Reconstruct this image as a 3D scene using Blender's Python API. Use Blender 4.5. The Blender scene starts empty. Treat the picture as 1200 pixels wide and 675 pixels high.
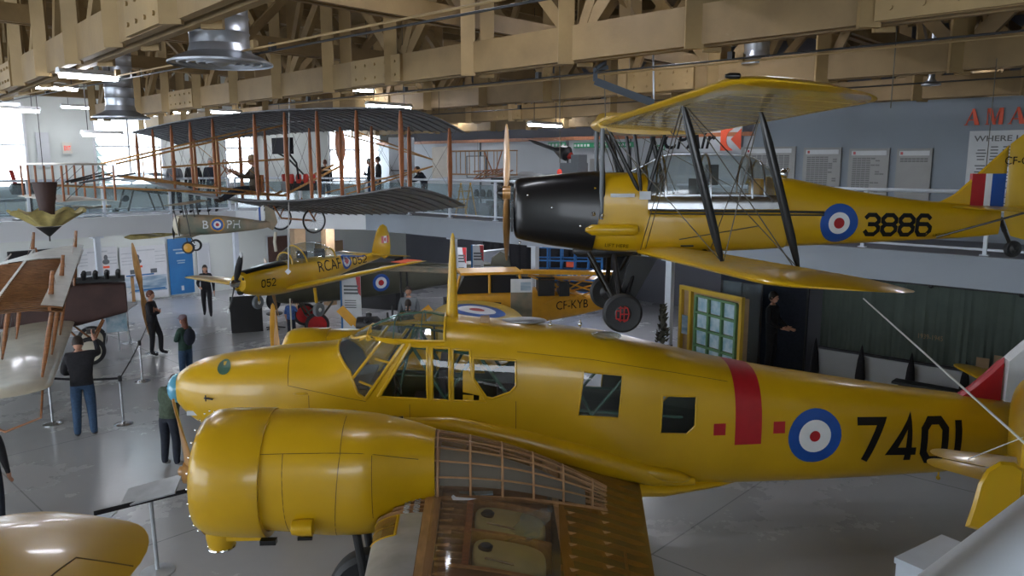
import bpy, bmesh, math, random
from mathutils import Vector, Matrix
from mathutils.bvhtree import BVHTree
V = Vector
R = math.radians
random.seed(7)
SC = bpy.context.scene
COL = SC.collection
SC.view_settings.view_transform = 'Standard'
SC.view_settings.look = 'None'
SC.view_settings.exposure = 0.72
SC.view_settings.gamma = 1.0
SC.view_settings.use_curve_mapping = False

# ------------------------------------------------------------------ camera
PITCH = R(9.25)
CH = 5.0
cd = bpy.data.cameras.new('camera')
cd.sensor_width = 36.0
cd.lens = 27.0
cd.clip_start = 0.05
cam = bpy.data.objects.new('camera', cd)
COL.objects.link(cam)
cam.location = (0, 0, CH)
cam.rotation_euler = (R(90) - PITCH, 0, 0)
SC.camera = cam

def W(px, py, Y=None, Z=None, u=None, v=None):
    """point where the sight line of a photo pixel meets a plane of the hall"""
    a = (px - 600) / 900.0
    b = (py - 337.5) / 900.0
    d = V((a, math.cos(PITCH) - b * math.sin(PITCH), -math.sin(PITCH) - b * math.cos(PITCH)))
    c = V((0, 0, CH))
    if Y is not None: t = Y / d.y
    elif Z is not None: t = (Z - CH) / d.z
    elif u is not None: t = u / (d.x * BX.x + d.y * BX.y)
    else: t = v / (d.x * AX.x + d.y * AX.y)
    return c + d * t

# hall axes: AX runs along the trusses, BX across them
AX = V((-0.73, 0.683, 0)); AX.normalize()
BX = V((0.683, 0.73, 0)); BX.normalize()
def H(u, v, z=0.0):
    return BX * u + AX * v + V((0, 0, z))
HROT = math.atan2(BX.y, BX.x)     # rotation that turns local x into BX and local y into AX

# ------------------------------------------------------------------ materials
def mat(name, col, rough=0.5, metal=0.0, noise=0.0, nscale=6.0, bump=0.0, bscale=40.0, coat=0.0, inner=None, spec=0.5, stretch=None, two=None):
    m = bpy.data.materials.new(name)
    m.use_nodes = True
    nt = m.node_tree; N = nt.nodes; L = nt.links
    p = N['Principled BSDF']
    p.inputs['Roughness'].default_value = rough
    p.inputs['Metallic'].default_value = metal
    p.inputs['Specular IOR Level'].default_value = spec
    p.inputs['Coat Weight'].default_value = coat
    p.inputs['Coat Roughness'].default_value = 0.08
    c4 = (col[0], col[1], col[2], 1)
    p.inputs['Base Color'].default_value = c4
    out = None
    tc = N.new('ShaderNodeTexCoord')
    mp = N.new('ShaderNodeMapping')
    L.new(tc.outputs['Object'], mp.inputs['Vector'])
    if stretch: mp.inputs['Scale'].default_value = stretch
    if noise > 0:
        nz = N.new('ShaderNodeTexNoise'); nz.inputs['Scale'].default_value = nscale; nz.inputs['Detail'].default_value = 5
        L.new(mp.outputs['Vector'], nz.inputs['Vector'])
        rp = N.new('ShaderNodeValToRGB')
        c2 = two if two else tuple(max(0, x * (1 - noise)) for x in col)
        c3 = col if two else tuple(min(1, x * (1 + noise * 0.6)) for x in col)
        rp.color_ramp.elements[0].position = 0.3; rp.color_ramp.elements[0].color = (*c2, 1)
        rp.color_ramp.elements[1].position = 0.7; rp.color_ramp.elements[1].color = (*c3, 1)
        L.new(nz.outputs['Fac'], rp.inputs['Fac'])
        out = rp.outputs['Color']
    if inner:
        g = N.new('ShaderNodeNewGeometry')
        mx = N.new('ShaderNodeMix'); mx.data_type = 'RGBA'
        mx.inputs[6].default_value = c4
        if out: L.new(out, mx.inputs[6])
        mx.inputs[7].default_value = (*inner, 1)
        L.new(g.outputs['Backfacing'], mx.inputs[0])
        out = mx.outputs[2]
    if out: L.new(out, p.inputs['Base Color'])
    if bump > 0:
        nb = N.new('ShaderNodeTexNoise'); nb.inputs['Scale'].default_value = bscale; nb.inputs['Detail'].default_value = 4
        L.new(mp.outputs['Vector'], nb.inputs['Vector'])
        bp = N.new('ShaderNodeBump'); bp.inputs['Strength'].default_value = bump; bp.inputs['Distance'].default_value = 0.02
        L.new(nb.outputs['Fac'], bp.inputs['Height'])
        L.new(bp.outputs['Normal'], p.inputs['Normal'])
    return m

def emis(name, col, st):
    m = bpy.data.materials.new(name); m.use_nodes = True
    p = m.node_tree.nodes['Principled BSDF']
    p.inputs['Base Color'].default_value = (*col, 1)
    p.inputs['Emission Color'].default_value = (*col, 1)
    p.inputs['Emission Strength'].default_value = st
    return m

def glassy(name, tint=(0.9, 0.95, 0.95), gloss=0.12, rough=0.03, body=0.0, bodycol=(1, 1, 1)):
    m = bpy.data.materials.new(name); m.use_nodes = True
    nt = m.node_tree; N = nt.nodes; L = nt.links
    N.remove(N['Principled BSDF'])
    o = N['Material Output']
    t = N.new('ShaderNodeBsdfTransparent'); t.inputs[0].default_value = (*tint, 1)
    g = N.new('ShaderNodeBsdfGlossy'); g.inputs['Roughness'].default_value = rough
    fr = N.new('ShaderNodeLayerWeight'); fr.inputs['Blend'].default_value = 0.5
    pw = N.new('ShaderNodeMath'); pw.operation = 'POWER'; pw.inputs[1].default_value = 4.0
    ma = N.new('ShaderNodeMath'); ma.operation = 'MULTIPLY_ADD'; ma.inputs[1].default_value = 0.6; ma.inputs[2].default_value = gloss * 0.55
    L.new(fr.outputs['Facing'], pw.inputs[0]); L.new(pw.outputs[0], ma.inputs[0])
    mx = N.new('ShaderNodeMixShader')
    L.new(ma.outputs[0], mx.inputs[0]); L.new(t.outputs[0], mx.inputs[1]); L.new(g.outputs[0], mx.inputs[2])
    last = mx.outputs[0]
    if body > 0:
        d = N.new('ShaderNodeBsdfDiffuse'); d.inputs[0].default_value = (*bodycol, 1)
        m2 = N.new('ShaderNodeMixShader'); m2.inputs[0].default_value = body
        L.new(last, m2.inputs[1]); L.new(d.outputs[0], m2.inputs[2]); last = m2.outputs[0]
    L.new(last, o.inputs['Surface'])
    return m

YC = (0.53, 0.315, 0.005)
M = dict(
    yellow=mat('trainer_yellow', YC, 0.30, noise=0.10, nscale=1.2, coat=0.25, bump=0.02, bscale=3, inner=(0.05, 0.075, 0.055)),
    yellow2=mat('aged_yellow', (0.50, 0.33, 0.03), 0.33, noise=0.12, nscale=1.5, coat=0.35, inner=(0.05, 0.06, 0.05)),
    yellowf=mat('yellow_doped_fabric', (0.56, 0.35, 0.012), 0.30, noise=0.12, nscale=2.0, coat=0.3, bump=0.03, bscale=5),
    orange=mat('deep_yellow', (0.62, 0.30, 0.012), 0.4, noise=0.1, coat=0.2),
    yunder=mat('doped_linen_sky_sheen', (0.50, 0.38, 0.14), 0.22, noise=0.18, nscale=1.6, coat=0.5, bump=0.04, bscale=4),  # yellow underside, sky reflections put into the duller colour
    black=mat('black_paint', (0.008, 0.008, 0.009), 0.28, coat=0.25, spec=0.35, bump=0.02, bscale=6),
    dark=mat('dark_metal', (0.02, 0.021, 0.023), 0.45, noise=0.3),
    rubber=mat('tyre_rubber', (0.016, 0.017, 0.019), 0.6, noise=0.2, nscale=20),
    red=mat('signal_red', (0.38, 0.012, 0.018), 0.35, noise=0.1),
    orred=mat('orange_red', (0.75, 0.09, 0.03), 0.5),
    wred=mat('wheel_red', (0.42, 0.012, 0.012), 0.5, noise=0.2),
    blue=mat('roundel_blue', (0.012, 0.075, 0.33), 0.35, noise=0.1),
    white=mat('white_paint', (0.72, 0.74, 0.76), 0.4, noise=0.06),
    ink=mat('lettering_black', (0.008, 0.008, 0.010), 0.5, spec=0.2),
    inkg=mat('lettering_grey', (0.10, 0.11, 0.12), 0.6),
    panelink=mat('panel_joint_line', (0.10, 0.06, 0.01), 0.6),
    steel=mat('brushed_steel', (0.55, 0.57, 0.6), 0.25, 1.0, noise=0.15),
    alu=mat('dull_aluminium', (0.46, 0.49, 0.52), 0.42, 0.55, noise=0.2, nscale=4, bump=0.05, bscale=60),
    chrome=mat('chrome', (0.75, 0.76, 0.78), 0.08, 1.0),
    duct=mat('galvanised_duct', (0.42, 0.45, 0.5), 0.35, 0.8, noise=0.25, nscale=3),
    wood=mat('varnished_wood', (0.30, 0.11, 0.03), 0.35, noise=0.35, nscale=3, stretch=(1, 1, 12), coat=0.4),
    propwood=mat('propeller_wood', (0.42, 0.22, 0.07), 0.3, noise=0.3, nscale=4, stretch=(6, 6, 1), coat=0.5),
    strut=mat('strut_wood', (0.36, 0.125, 0.045), 0.4, noise=0.3, nscale=5, stretch=(6, 6, 1), coat=0.2),
    rib=mat('spruce_ribs', (0.40, 0.22, 0.10), 0.45, noise=0.3, nscale=9),
    ribd=mat('dark_spruce_ribs', (0.25, 0.115, 0.045), 0.5, noise=0.35, nscale=7),
    ply=mat('brown_plywood', (0.20, 0.085, 0.03), 0.5, noise=0.45, nscale=3.5, stretch=(1, 3, 1)),
    spar=mat('spar_spruce', (0.42, 0.23, 0.09), 0.42, noise=0.25, nscale=4, stretch=(5, 1, 5)),
    truss=mat('painted_timber', (0.27, 0.18, 0.075), 0.62, noise=0.22, nscale=2.4, bump=0.15, bscale=18, two=(0.20, 0.13, 0.055)),
    truss2=mat('painted_timber_light', (0.31, 0.21, 0.09), 0.62, noise=0.2, nscale=2.0, bump=0.15, bscale=18),
    deck=mat('roof_boards', (0.30, 0.215, 0.12), 0.8, noise=0.35, nscale=2, stretch=(1, 8, 1)),
    fabric=mat('grey_doped_fabric', (0.13, 0.135, 0.145), 0.55, noise=0.25, nscale=3, stretch=(1, 6, 1), bump=0.05, bscale=12),
    canvas=mat('white_canvas', (0.62, 0.60, 0.54), 0.5, noise=0.12, nscale=4),
    cream=mat('cream_fabric', (0.62, 0.58, 0.46), 0.42, noise=0.15, nscale=3, coat=0.15),
    silk=mat('yellow_silk', (0.50, 0.42, 0.16), 0.6, noise=0.3, nscale=7),
    olive=mat('olive_drab', (0.045, 0.045, 0.028), 0.55, noise=0.25, nscale=2),
    camo=mat('camouflage', (0.10, 0.13, 0.10), 0.6, noise=1, nscale=2.2, two=(0.32, 0.22, 0.14)),
    brownfab=mat('brown_linen', (0.065, 0.032, 0.028), 0.6, noise=0.3, nscale=2),
    green=mat('interior_green', (0.035, 0.10, 0.065), 0.5, noise=0.2),
    seat=mat('seat_leather', (0.02, 0.022, 0.03), 0.6, noise=0.3),
    tank=mat('fuel_tank_green', (0.55, 0.56, 0.33), 0.35, noise=0.15, nscale=2, coat=0.3),
    wall=mat('grey_wall_paint', (0.50, 0.53, 0.56), 0.7, noise=0.05, nscale=0.8),
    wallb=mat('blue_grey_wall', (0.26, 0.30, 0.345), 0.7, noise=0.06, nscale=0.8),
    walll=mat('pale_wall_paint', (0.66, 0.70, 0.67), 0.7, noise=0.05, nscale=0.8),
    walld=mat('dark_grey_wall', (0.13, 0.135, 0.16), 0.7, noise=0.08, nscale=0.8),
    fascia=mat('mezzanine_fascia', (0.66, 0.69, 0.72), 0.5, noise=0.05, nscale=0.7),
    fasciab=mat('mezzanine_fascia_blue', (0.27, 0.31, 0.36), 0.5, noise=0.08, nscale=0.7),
    rail=mat('white_rail', (0.60, 0.66, 0.74), 0.35, noise=0.04),  # white paint, slight blue of reflected window light put into the colour
    pane=glassy('window_glass', (0.93, 0.96, 0.97), 0.10),
    perspex=glassy('clear_perspex', (0.80, 0.86, 0.87), 0.20, 0.04, 0.05, (0.7, 0.8, 0.85)),
    bal=glassy('balustrade_glass', (0.80, 0.88, 0.90), 0.16, 0.03, 0.10, (0.6, 0.7, 0.75)),
    film=glassy('clear_film', (0.84, 0.78, 0.68), 0.06, 0.06, 0.12, (0.5, 0.42, 0.33)),
    amber=glassy('amber_film', (0.80, 0.58, 0.24), 0.05, 0.15, 0.42, (0.36, 0.22, 0.055)),
    curtain=mat('green_curtain', (0.085, 0.11, 0.095), 0.85, noise=0.12, nscale=2),
    screen=mat('black_screen', (0.01, 0.01, 0.012), 0.3),
    jeans=mat('denim', (0.03, 0.07, 0.14), 0.8, noise=0.3, nscale=30),
    blackc=mat('black_cloth', (0.012, 0.012, 0.016), 0.85, noise=0.3, nscale=20),
    navyc=mat('navy_cloth', (0.015, 0.02, 0.035), 0.85, noise=0.3, nscale=20),
    greenc=mat('dark_green_cloth', (0.02, 0.055, 0.04), 0.85, noise=0.3, nscale=20),
    olivec=mat('olive_cloth', (0.06, 0.085, 0.055), 0.85, noise=0.3, nscale=20),
    bluec=mat('blue_shirt_cloth', (0.04, 0.10, 0.30), 0.85, noise=0.5, nscale=25),
    greyc=mat('grey_cloth', (0.20, 0.21, 0.23), 0.85, noise=0.3, nscale=20),
    brownc=mat('brown_cloth', (0.09, 0.065, 0.045), 0.8, noise=0.3, nscale=12),
    shoe=mat('shoe_leather', (0.03, 0.02, 0.015), 0.5),
    shoew=mat('pale_shoes', (0.4, 0.4, 0.42), 0.6),
    skin=mat('skin', (0.52, 0.27, 0.18), 0.5, noise=0.08, nscale=10),
    hair=mat('dark_hair', (0.025, 0.015, 0.01), 0.6, noise=0.4, nscale=30),
    hairb=mat('blond_hair', (0.35, 0.22, 0.10), 0.6, noise=0.3, nscale=30),
    hairg=mat('grey_hair', (0.45, 0.44, 0.42), 0.6, noise=0.3, nscale=30),
    hairr=mat('auburn_hair', (0.13, 0.04, 0.02), 0.6, noise=0.3, nscale=30),
    cap=mat('cap_grey_red', (0.17, 0.12, 0.14), 0.8),
    tube=emis('lit_tube', (0.92, 0.93, 1.0), 40.0),
    exitm=emis('exit_glow', (0.9, 0.08, 0.05), 0.25),
    exitw=mat('exit_sign_face', (0.7, 0.68, 0.6), 0.5),
    sgreen=mat('sign_green', (0.02, 0.28, 0.12), 0.5),
    genie=mat('lift_blue', (0.012, 0.13, 0.36), 0.4, noise=0.1),
    poster=mat('poster_white', (0.60, 0.62, 0.64), 0.5, noise=0.05),
    posterb=mat('poster_blue', (0.015, 0.13, 0.33), 0.5, noise=0.15, nscale=2),
    mural=mat('mural_landscape', (0.55, 0.62, 0.68), 0.5, noise=1, nscale=1.6, stretch=(0.6, 0.6, 3), two=(0.05, 0.15, 0.25)),
    mapm=mat('aerial_map', (0.62, 0.72, 0.78), 0.5, noise=1, nscale=5, two=(0.16, 0.36, 0.50)),
    board=mat('honour_board', (0.31, 0.31, 0.30), 0.5, noise=0.05),
    plaque=mat('small_plaques', (0.12, 0.12, 0.12), 0.4),
    tan=mat('tan_board', (0.34, 0.23, 0.13), 0.7, noise=0.15),
    frameg=mat('green_frame', (0.10, 0.22, 0.10), 0.5),
    brick=mat('brown_door', (0.10, 0.05, 0.035), 0.5, noise=0.2),
    snow=mat('snowy_ground', (0.75, 0.78, 0.82), 0.9),
    tree=mat('tree_bark', (0.12, 0.10, 0.09), 0.9),
    needle=mat('conifer_foliage', (0.10, 0.13, 0.12), 0.9, noise=0.3),
    tile=mat('red_machine', (0.45, 0.03, 0.02), 0.4),
    slate=mat('grey_slate_cloth', (0.16, 0.18, 0.2), 0.6),
    rope=mat('white_cable', (0.55, 0.56, 0.55), 0.6),
    wire=mat('bracing_wire', (0.10, 0.09, 0.07), 0.4, 0.6),
    navyw=mat('nose_lamp_blue', (0.10, 0.35, 0.50), 0.15, coat=0.6),
)

# ------------------------------------------------------------------ mesh builder
class MB:
    def __init__(s):
        s.v = []; s.f = []; s.m = []
    def add(s, vs, fs, mi=0):
        o = len(s.v)
        s.v += [V(p) for p in vs]
        s.f += [tuple(i + o for i in f) for f in fs]
        s.m += [mi] * len(fs)
        return s
    def box(s, c, d, rot=None, mi=0):
        c = V(c); h = V(d) / 2
        pts = [V((sx * h.x, sy * h.y, sz * h.z)) for sz in (-1, 1) for sy in (-1, 1) for sx in (-1, 1)]
        if rot is not None:
            if isinstance(rot, (int, float)): rot = Matrix.Rotation(rot, 3, 'Z')
            pts = [rot @ p for p in pts]
        s.add([c + p for p in pts], [(0, 2, 3, 1), (4, 5, 7, 6), (0, 1, 5, 4), (2, 6, 7, 3), (0, 4, 6, 2), (1, 3, 7, 5)], mi)
        return s
    def bar(s, a, b, w, h, mi=0, up=(0, 0, 1)):
        a = V(a); b = V(b); d = (b - a).normalized(); up = V(up)
        if abs(d.dot(up)) > 0.98: up = V((1, 0, 0)) if abs(d.x) < 0.9 else V((0, 1, 0))
        x = d.cross(up).normalized(); y = x.cross(d).normalized()
        pts = []
        for p in (a, b):
            for i, j in ((-1, -1), (1, -1), (1, 1), (-1, 1)):
                pts.append(p + x * (w / 2 * i) + y * (h / 2 * j))
        s.add(pts, [(0, 3, 2, 1), (4, 5, 6, 7), (0, 1, 5, 4), (1, 2, 6, 5), (2, 3, 7, 6), (3, 0, 4, 7)], mi)
        return s
    def path(s, pts, r, n=8, mi=0, caps=True, flat=1.0, fdir=None):
        pts = [V(p) for p in pts]
        rs = r if isinstance(r, (list, tuple)) else [r] * len(pts)
        rings = []
        px = None
        for i, p in enumerate(pts):
            d = (pts[min(i + 1, len(pts) - 1)] - pts[max(i - 1, 0)]).normalized()
            if px is None:
                ref = V(fdir) if fdir else (V((0, 0, 1)) if abs(d.z) < 0.9 else V((1, 0, 0)))
                x = (ref - d * ref.dot(d)).normalized()
            else:
                x = (px - d * px.dot(d)).normalized()
            px = x; y = d.cross(x)
            rings.append([p + x * (rs[i] * math.cos(t)) + y * (rs[i] * flat * math.sin(t)) for t in (2 * math.pi * k / n for k in range(n))])
        return s.loft(rings, mi, caps, caps)
    def tube(s, a, b, r, r2=None, n=10, mi=0, flat=1.0, fdir=None):
        return s.path([a, b], [r, r if r2 is None else r2], n, mi, True, flat, fdir)
    def loft(s, rings, mi=0, c0=True, c1=True, closed=True):
        n = len(rings[0]); vs = [p for r in rings for p in r]; fs = []
        for i in range(len(rings) - 1):
            for k in range(n if closed else n - 1):
                k2 = (k + 1) % n
                fs.append((i * n + k, i * n + k2, (i + 1) * n + k2, (i + 1) * n + k))
        if c0: fs.append(tuple(reversed(range(n))))
        if c1: fs.append(tuple((len(rings) - 1) * n + k for k in range(n)))
        return s.add(vs, fs, mi)
    def lathe(s, prof, o, ax=(0, 0, 1), n=24, mi=0, caps=True, flat=1.0):
        o = V(o); d = V(ax).normalized()
        ref = V((0, 0, 1)) if abs(d.z) < 0.9 else V((1, 0, 0))
        x = (ref - d * ref.dot(d)).normalized(); y = d.cross(x)
        rings = [[o + d * h + x * (r * math.cos(t)) + y * (r * flat * math.sin(t)) for t in (2 * math.pi * k / n for k in range(n))] for r, h in prof]
        return s.loft(rings, mi, caps, caps)
    def torus(s, c, ax, Rr, r, n=32, m=10, mi=0):
        c = V(c); d = V(ax).normalized()
        ref = V((0, 0, 1)) if abs(d.z) < 0.9 else V((1, 0, 0))
        x = (ref - d * ref.dot(d)).normalized(); y = d.cross(x)
        vs = []; fs = []
        for i in range(n):
            t = 2 * math.pi * i / n; e = x * math.cos(t) + y * math.sin(t)
            for j in range(m):
                q = 2 * math.pi * j / m
                vs.append(c + e * (Rr + r * math.cos(q)) + d * (r * math.sin(q)))
        for i in range(n):
            for j in range(m):
                a = i * m + j; b = i * m + (j + 1) % m; c2 = ((i + 1) % n) * m + (j + 1) % m; d2 = ((i + 1) % n) * m + j
                fs.append((a, d2, c2, b))
        return s.add(vs, fs, mi)
    def ball(s, c, r, n=16, m=10, mi=0, rot=None):
        r = V((r, r, r)) if isinstance(r, (int, float)) else V(r)
        rings = []
        for i in range(1, m):
            ph = math.pi * i / m
            ring = [V((r.x * math.sin(ph) * math.cos(t), r.y * math.sin(ph) * math.sin(t), -r.z * math.cos(ph))) for t in (2 * math.pi * k / n for k in range(n))]
            if rot is not None: ring = [rot @ p for p in ring]
            rings.append([V(c) + p for p in ring])
        return s.loft(rings, mi, True, True)
    def prism(s, poly, o, ux, uy, dep, mi=0):
        """2-D outline in the ux,uy frame pushed by vector dep"""
        o = V(o); ux = V(ux); uy = V(uy); dep = V(dep); n = len(poly)
        a = [o + ux * p[0] + uy * p[1] for p in poly]
        vs = a + [p + dep for p in a]
        fs = [tuple(reversed(range(n))), tuple(range(n, 2 * n))] + [(i, (i + 1) % n, n + (i + 1) % n, n + i) for i in range(n)]
        return s.add(vs, fs, mi)
    def quad(s, a, b, c, d, mi=0):
        return s.add([a, b, c, d], [(0, 1, 2, 3)], mi)
    def sheet(s, rows, mi=0):
        n = len(rows[0]); fs = []
        for i in range(len(rows) - 1):
            for k in range(n - 1):
                fs.append((i * n + k, i * n + k + 1, (i + 1) * n + k + 1, (i + 1) * n + k))
        return s.add([p for r in rows for p in r], fs, mi)
    def solid(s, t):
        """give an open sheet a thickness t along -z"""
        n = len(s.v)
        fs = list(s.f)
        s.v += [p + V((0, 0, -t)) for p in s.v]
        s.f += [tuple(i + n for i in reversed(f)) for f in fs]; s.m += list(s.m)
        return s
    def build(s, name, mats, parent=None, smooth=True, angle=35):
        me = bpy.data.meshes.new(name)
        me.from_pydata([tuple(p) for p in s.v], [], s.f)
        if not isinstance(mats, (list, tuple)): mats = [mats]
        for m in mats: me.materials.append(M[m] if isinstance(m, str) else m)
        if s.m and max(s.m) > 0: me.polygons.foreach_set('material_index', s.m)
        bm = bmesh.new(); bm.from_mesh(me)
        if getattr(s, 'norm', True): bmesh.ops.recalc_face_normals(bm, faces=bm.faces)
        bm.to_mesh(me); bm.free()
        if smooth:
            me.polygons.foreach_set('use_smooth', [True] * len(me.polygons))
            me.set_sharp_from_angle(angle=R(angle))
        me.update()
        o = bpy.data.objects.new(name, me)
        COL.objects.link(o)
        if parent is not None: o.parent = parent
        return o

def build_islands(mb, name, mats, parent=None, smooth=True):
    """one object per connected patch of a builder"""
    key = {}; par = []
    def root(i):
        while par[i] != i: par[i] = par[par[i]]; i = par[i]
        return i
    vid = []
    for p in mb.v:
        k = (round(p.x, 4), round(p.y, 4), round(p.z, 4))
        if k not in key: key[k] = len(par); par.append(len(par))
        vid.append(key[k])
    for f in mb.f:
        a = root(vid[f[0]])
        for i in f[1:]:
            b = root(vid[i])
            if a != b: par[b] = a
    groups = {}
    for f, m_ in zip(mb.f, mb.m): groups.setdefault(root(vid[f[0]]), []).append((f, m_))
    out = []
    for fs in groups.values():
        n = MB(); n.norm = getattr(mb, 'norm', True); mp = {}
        for f, m_ in fs:
            q = []
            for i in f:
                if vid[i] not in mp: mp[vid[i]] = len(n.v); n.v.append(mb.v[i])
                q.append(mp[vid[i]])
            n.f.append(tuple(q)); n.m.append(m_)
        out.append(n.build(name, mats, parent, smooth))
    return out

def tag(o, label=None, cat=None, group=None, kind=None):
    if label: o['label'] = label
    if cat: o['category'] = cat
    if group: o['group'] = group
    if kind: o['kind'] = kind
    return o
def thing(name, label, cat, loc=(0, 0, 0), rz=0.0, group=None):
    o = bpy.data.objects.new(name, None); COL.objects.link(o)
    o.empty_display_size = 0.2
    o.location = loc; o.rotation_euler = (0, 0, rz)
    return tag(o, label, cat, group)
def struct(name, mb, m, smooth=False, **k):
    return tag(mb.build(name, m, None, smooth, **k), kind='structure')
def copy_tree(o, parent=None):
    c = o.copy(); COL.objects.link(c)
    if parent is not None: c.parent = parent
    for ch in list(o.children): copy_tree(ch, c)
    return c

# ------------------------------------------------------------------ curves, text, decals
def crom(keys, sub=4):
    """resample rows of numbers with a Catmull-Rom spline"""
    out = []
    n = len(keys)
    for i in range(n - 1):
        p0 = keys[max(i - 1, 0)]; p1 = keys[i]; p2 = keys[i + 1]; p3 = keys[min(i + 2, n - 1)]
        for k in range(sub):
            t = k / sub; row = []
            for a, b, c, d in zip(p0, p1, p2, p3):
                # tangents limited to avoid overshoot
                m1 = (c - a) / 2; m2 = (d - b) / 2; dd = c - b
                if dd == 0: m1 = m2 = 0
                else:
                    if m1 / dd < 0: m1 = 0
                    if m2 / dd < 0: m2 = 0
                    if abs(m1) > 2.5 * abs(dd): m1 = 2.5 * dd
                    if abs(m2) > 2.5 * abs(dd): m2 = 2.5 * dd
                t2 = t * t; t3 = t2 * t
                row.append((2 * t3 - 3 * t2 + 1) * b + (t3 - 2 * t2 + t) * m1 + (-2 * t3 + 3 * t2) * c + (t3 - t2) * m2)
            out.append(row)
    out.append(list(keys[-1]))
    return out

def body(mb, keys, n=44, sub=4, mi=0, yc=0.0, caps=True, smoothed=True):
    """fuselage skin. keys: x, half width, z bottom, z top, squareness"""
    rows = crom(keys, sub) if smoothed else keys
    rings = []
    for row in rows:
        x, w, zb, zt, e = row[:5]; yo = row[5] if len(row) > 5 else 0.0
        zc = (zb + zt) / 2; h = (zt - zb) / 2; r = []
        for k in range(n):
            t = 2 * math.pi * (k + 0.5) / n; c = math.cos(t); s_ = math.sin(t)
            r.append(V((x, yc + yo + w * math.copysign(abs(c) ** (2 / e), c), zc + h * math.copysign(abs(s_) ** (2 / e), s_))))
        rings.append(r)
    return mb.loft(rings, mi, caps, caps)

def wing(mb, secs, n=14, mi=0, caps=True):
    """secs: (leading edge point, trailing edge point, thickness ratio, camber ratio)"""
    rings = []
    for le, te, th, cam_ in secs:
        le = V(le); te = V(te); c = te - le; L_ = c.length; ring = []
        up = V((0, 0, 1))
        ts = [0.5 * (1 - math.cos(math.pi * k / n)) for k in range(n + 1)]
        def half(t): return 5 * th * (0.2969 * math.sqrt(t) - 0.126 * t - 0.3516 * t * t + 0.2843 * t ** 3 - 0.1015 * t ** 4)
        for t in ts: ring.append(le + c * t + up * (L_ * (half(t) + 4 * cam_ * t * (1 - t))))
        for t in reversed(ts[1:-1]): ring.append(le + c * t + up * (L_ * (-half(t) + 4 * cam_ * t * (1 - t))))
        rings.append(ring)
    return mb.loft(rings, mi, caps, caps)

def round_tip(le, te, out, w, th, cam_, k=6, fl=0.45, ft=0.5):
    """sections that close a wing with a rounded tip; out = spanwise unit vector, w = depth of the rounding"""
    le = V(le); te = V(te); out = V(out); c = te - le; res = []
    for i in range(1, k + 1):
        a = math.pi / 2 * i / k * 0.97
        s_ = 1 - math.cos(a)
        res.append((le + c * (fl * s_) + out * (w * math.sin(a)), te - c * (ft * s_) + out * (w * math.sin(a)), max(th * (1 - s_ * 0.75), 0.02), cam_ * (1 - s_)))
    return res

def text_mesh(txt, bold=False, res=3):
    cu = bpy.data.curves.new('t', 'FONT'); cu.body = txt; cu.size = 1.0; cu.resolution_u = res
    if bold: cu.offset = 0.018
    ob = bpy.data.objects.new('t', cu); COL.objects.link(ob)
    dg = bpy.context.evaluated_depsgraph_get(); ev = ob.evaluated_get(dg); me = ev.to_mesh()
    vs = [(v.co.x, v.co.y) for v in me.vertices]; fs = [tuple(p.vertices) for p in me.polygons]
    ev.to_mesh_clear(); bpy.data.objects.remove(ob); bpy.data.curves.remove(cu)
    x0 = min(v[0] for v in vs); x1 = max(v[0] for v in vs); y0 = min(v[1] for v in vs); y1 = max(v[1] for v in vs)
    return [(x - x0, y - y0) for x, y in vs], fs, x1 - x0, y1 - y0

GL = {  # octagonal stroke numerals, unit cell 0..1 x 0..1
    '7': [[(0, 1), (1, 1), (0.28, 0)]],
    '4': [[(0.80, 0), (0.80, 1), (0, 0.24), (1, 0.24)]],
    '0': [[(0.25, 0), (0, 0.2), (0, 0.8), (0.25, 1), (0.75, 1), (1, 0.8), (1, 0.2), (0.75, 0), (0.25, 0)]],
    '1': [[(0.5, 0), (0.5, 1)]],
    '3': [[(0, 0.82), (0.25, 1), (0.75, 1), (1, 0.82), (1, 0.66), (0.78, 0.52), (0.35, 0.52)], [(0.78, 0.52), (1, 0.38), (1, 0.2), (0.75, 0), (0.25, 0), (0, 0.2)]],
    '8': [[(0.25, 0), (0, 0.2), (0, 0.38), (0.22, 0.52), (0, 0.66), (0, 0.82), (0.25, 1), (0.75, 1), (1, 0.82), (1, 0.66), (0.78, 0.52), (1, 0.38), (1, 0.2), (0.75, 0), (0.25, 0)], [(0.22, 0.52), (0.78, 0.52)]],
    '6': [[(1, 0.82), (0.75, 1), (0.25, 1), (0, 0.8), (0, 0.2), (0.25, 0), (0.75, 0), (1, 0.2), (1, 0.4), (0.75, 0.56), (0.05, 0.56)]],
    '5': [[(1, 1), (0.05, 1), (0.05, 0.56), (0.7, 0.6), (1, 0.42), (1, 0.2), (0.72, 0), (0.25, 0), (0, 0.18)]],
    '2': [[(0, 0.8), (0.25, 1), (0.75, 1), (1, 0.82), (1, 0.6), (0, 0), (1, 0)]],
}
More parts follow.
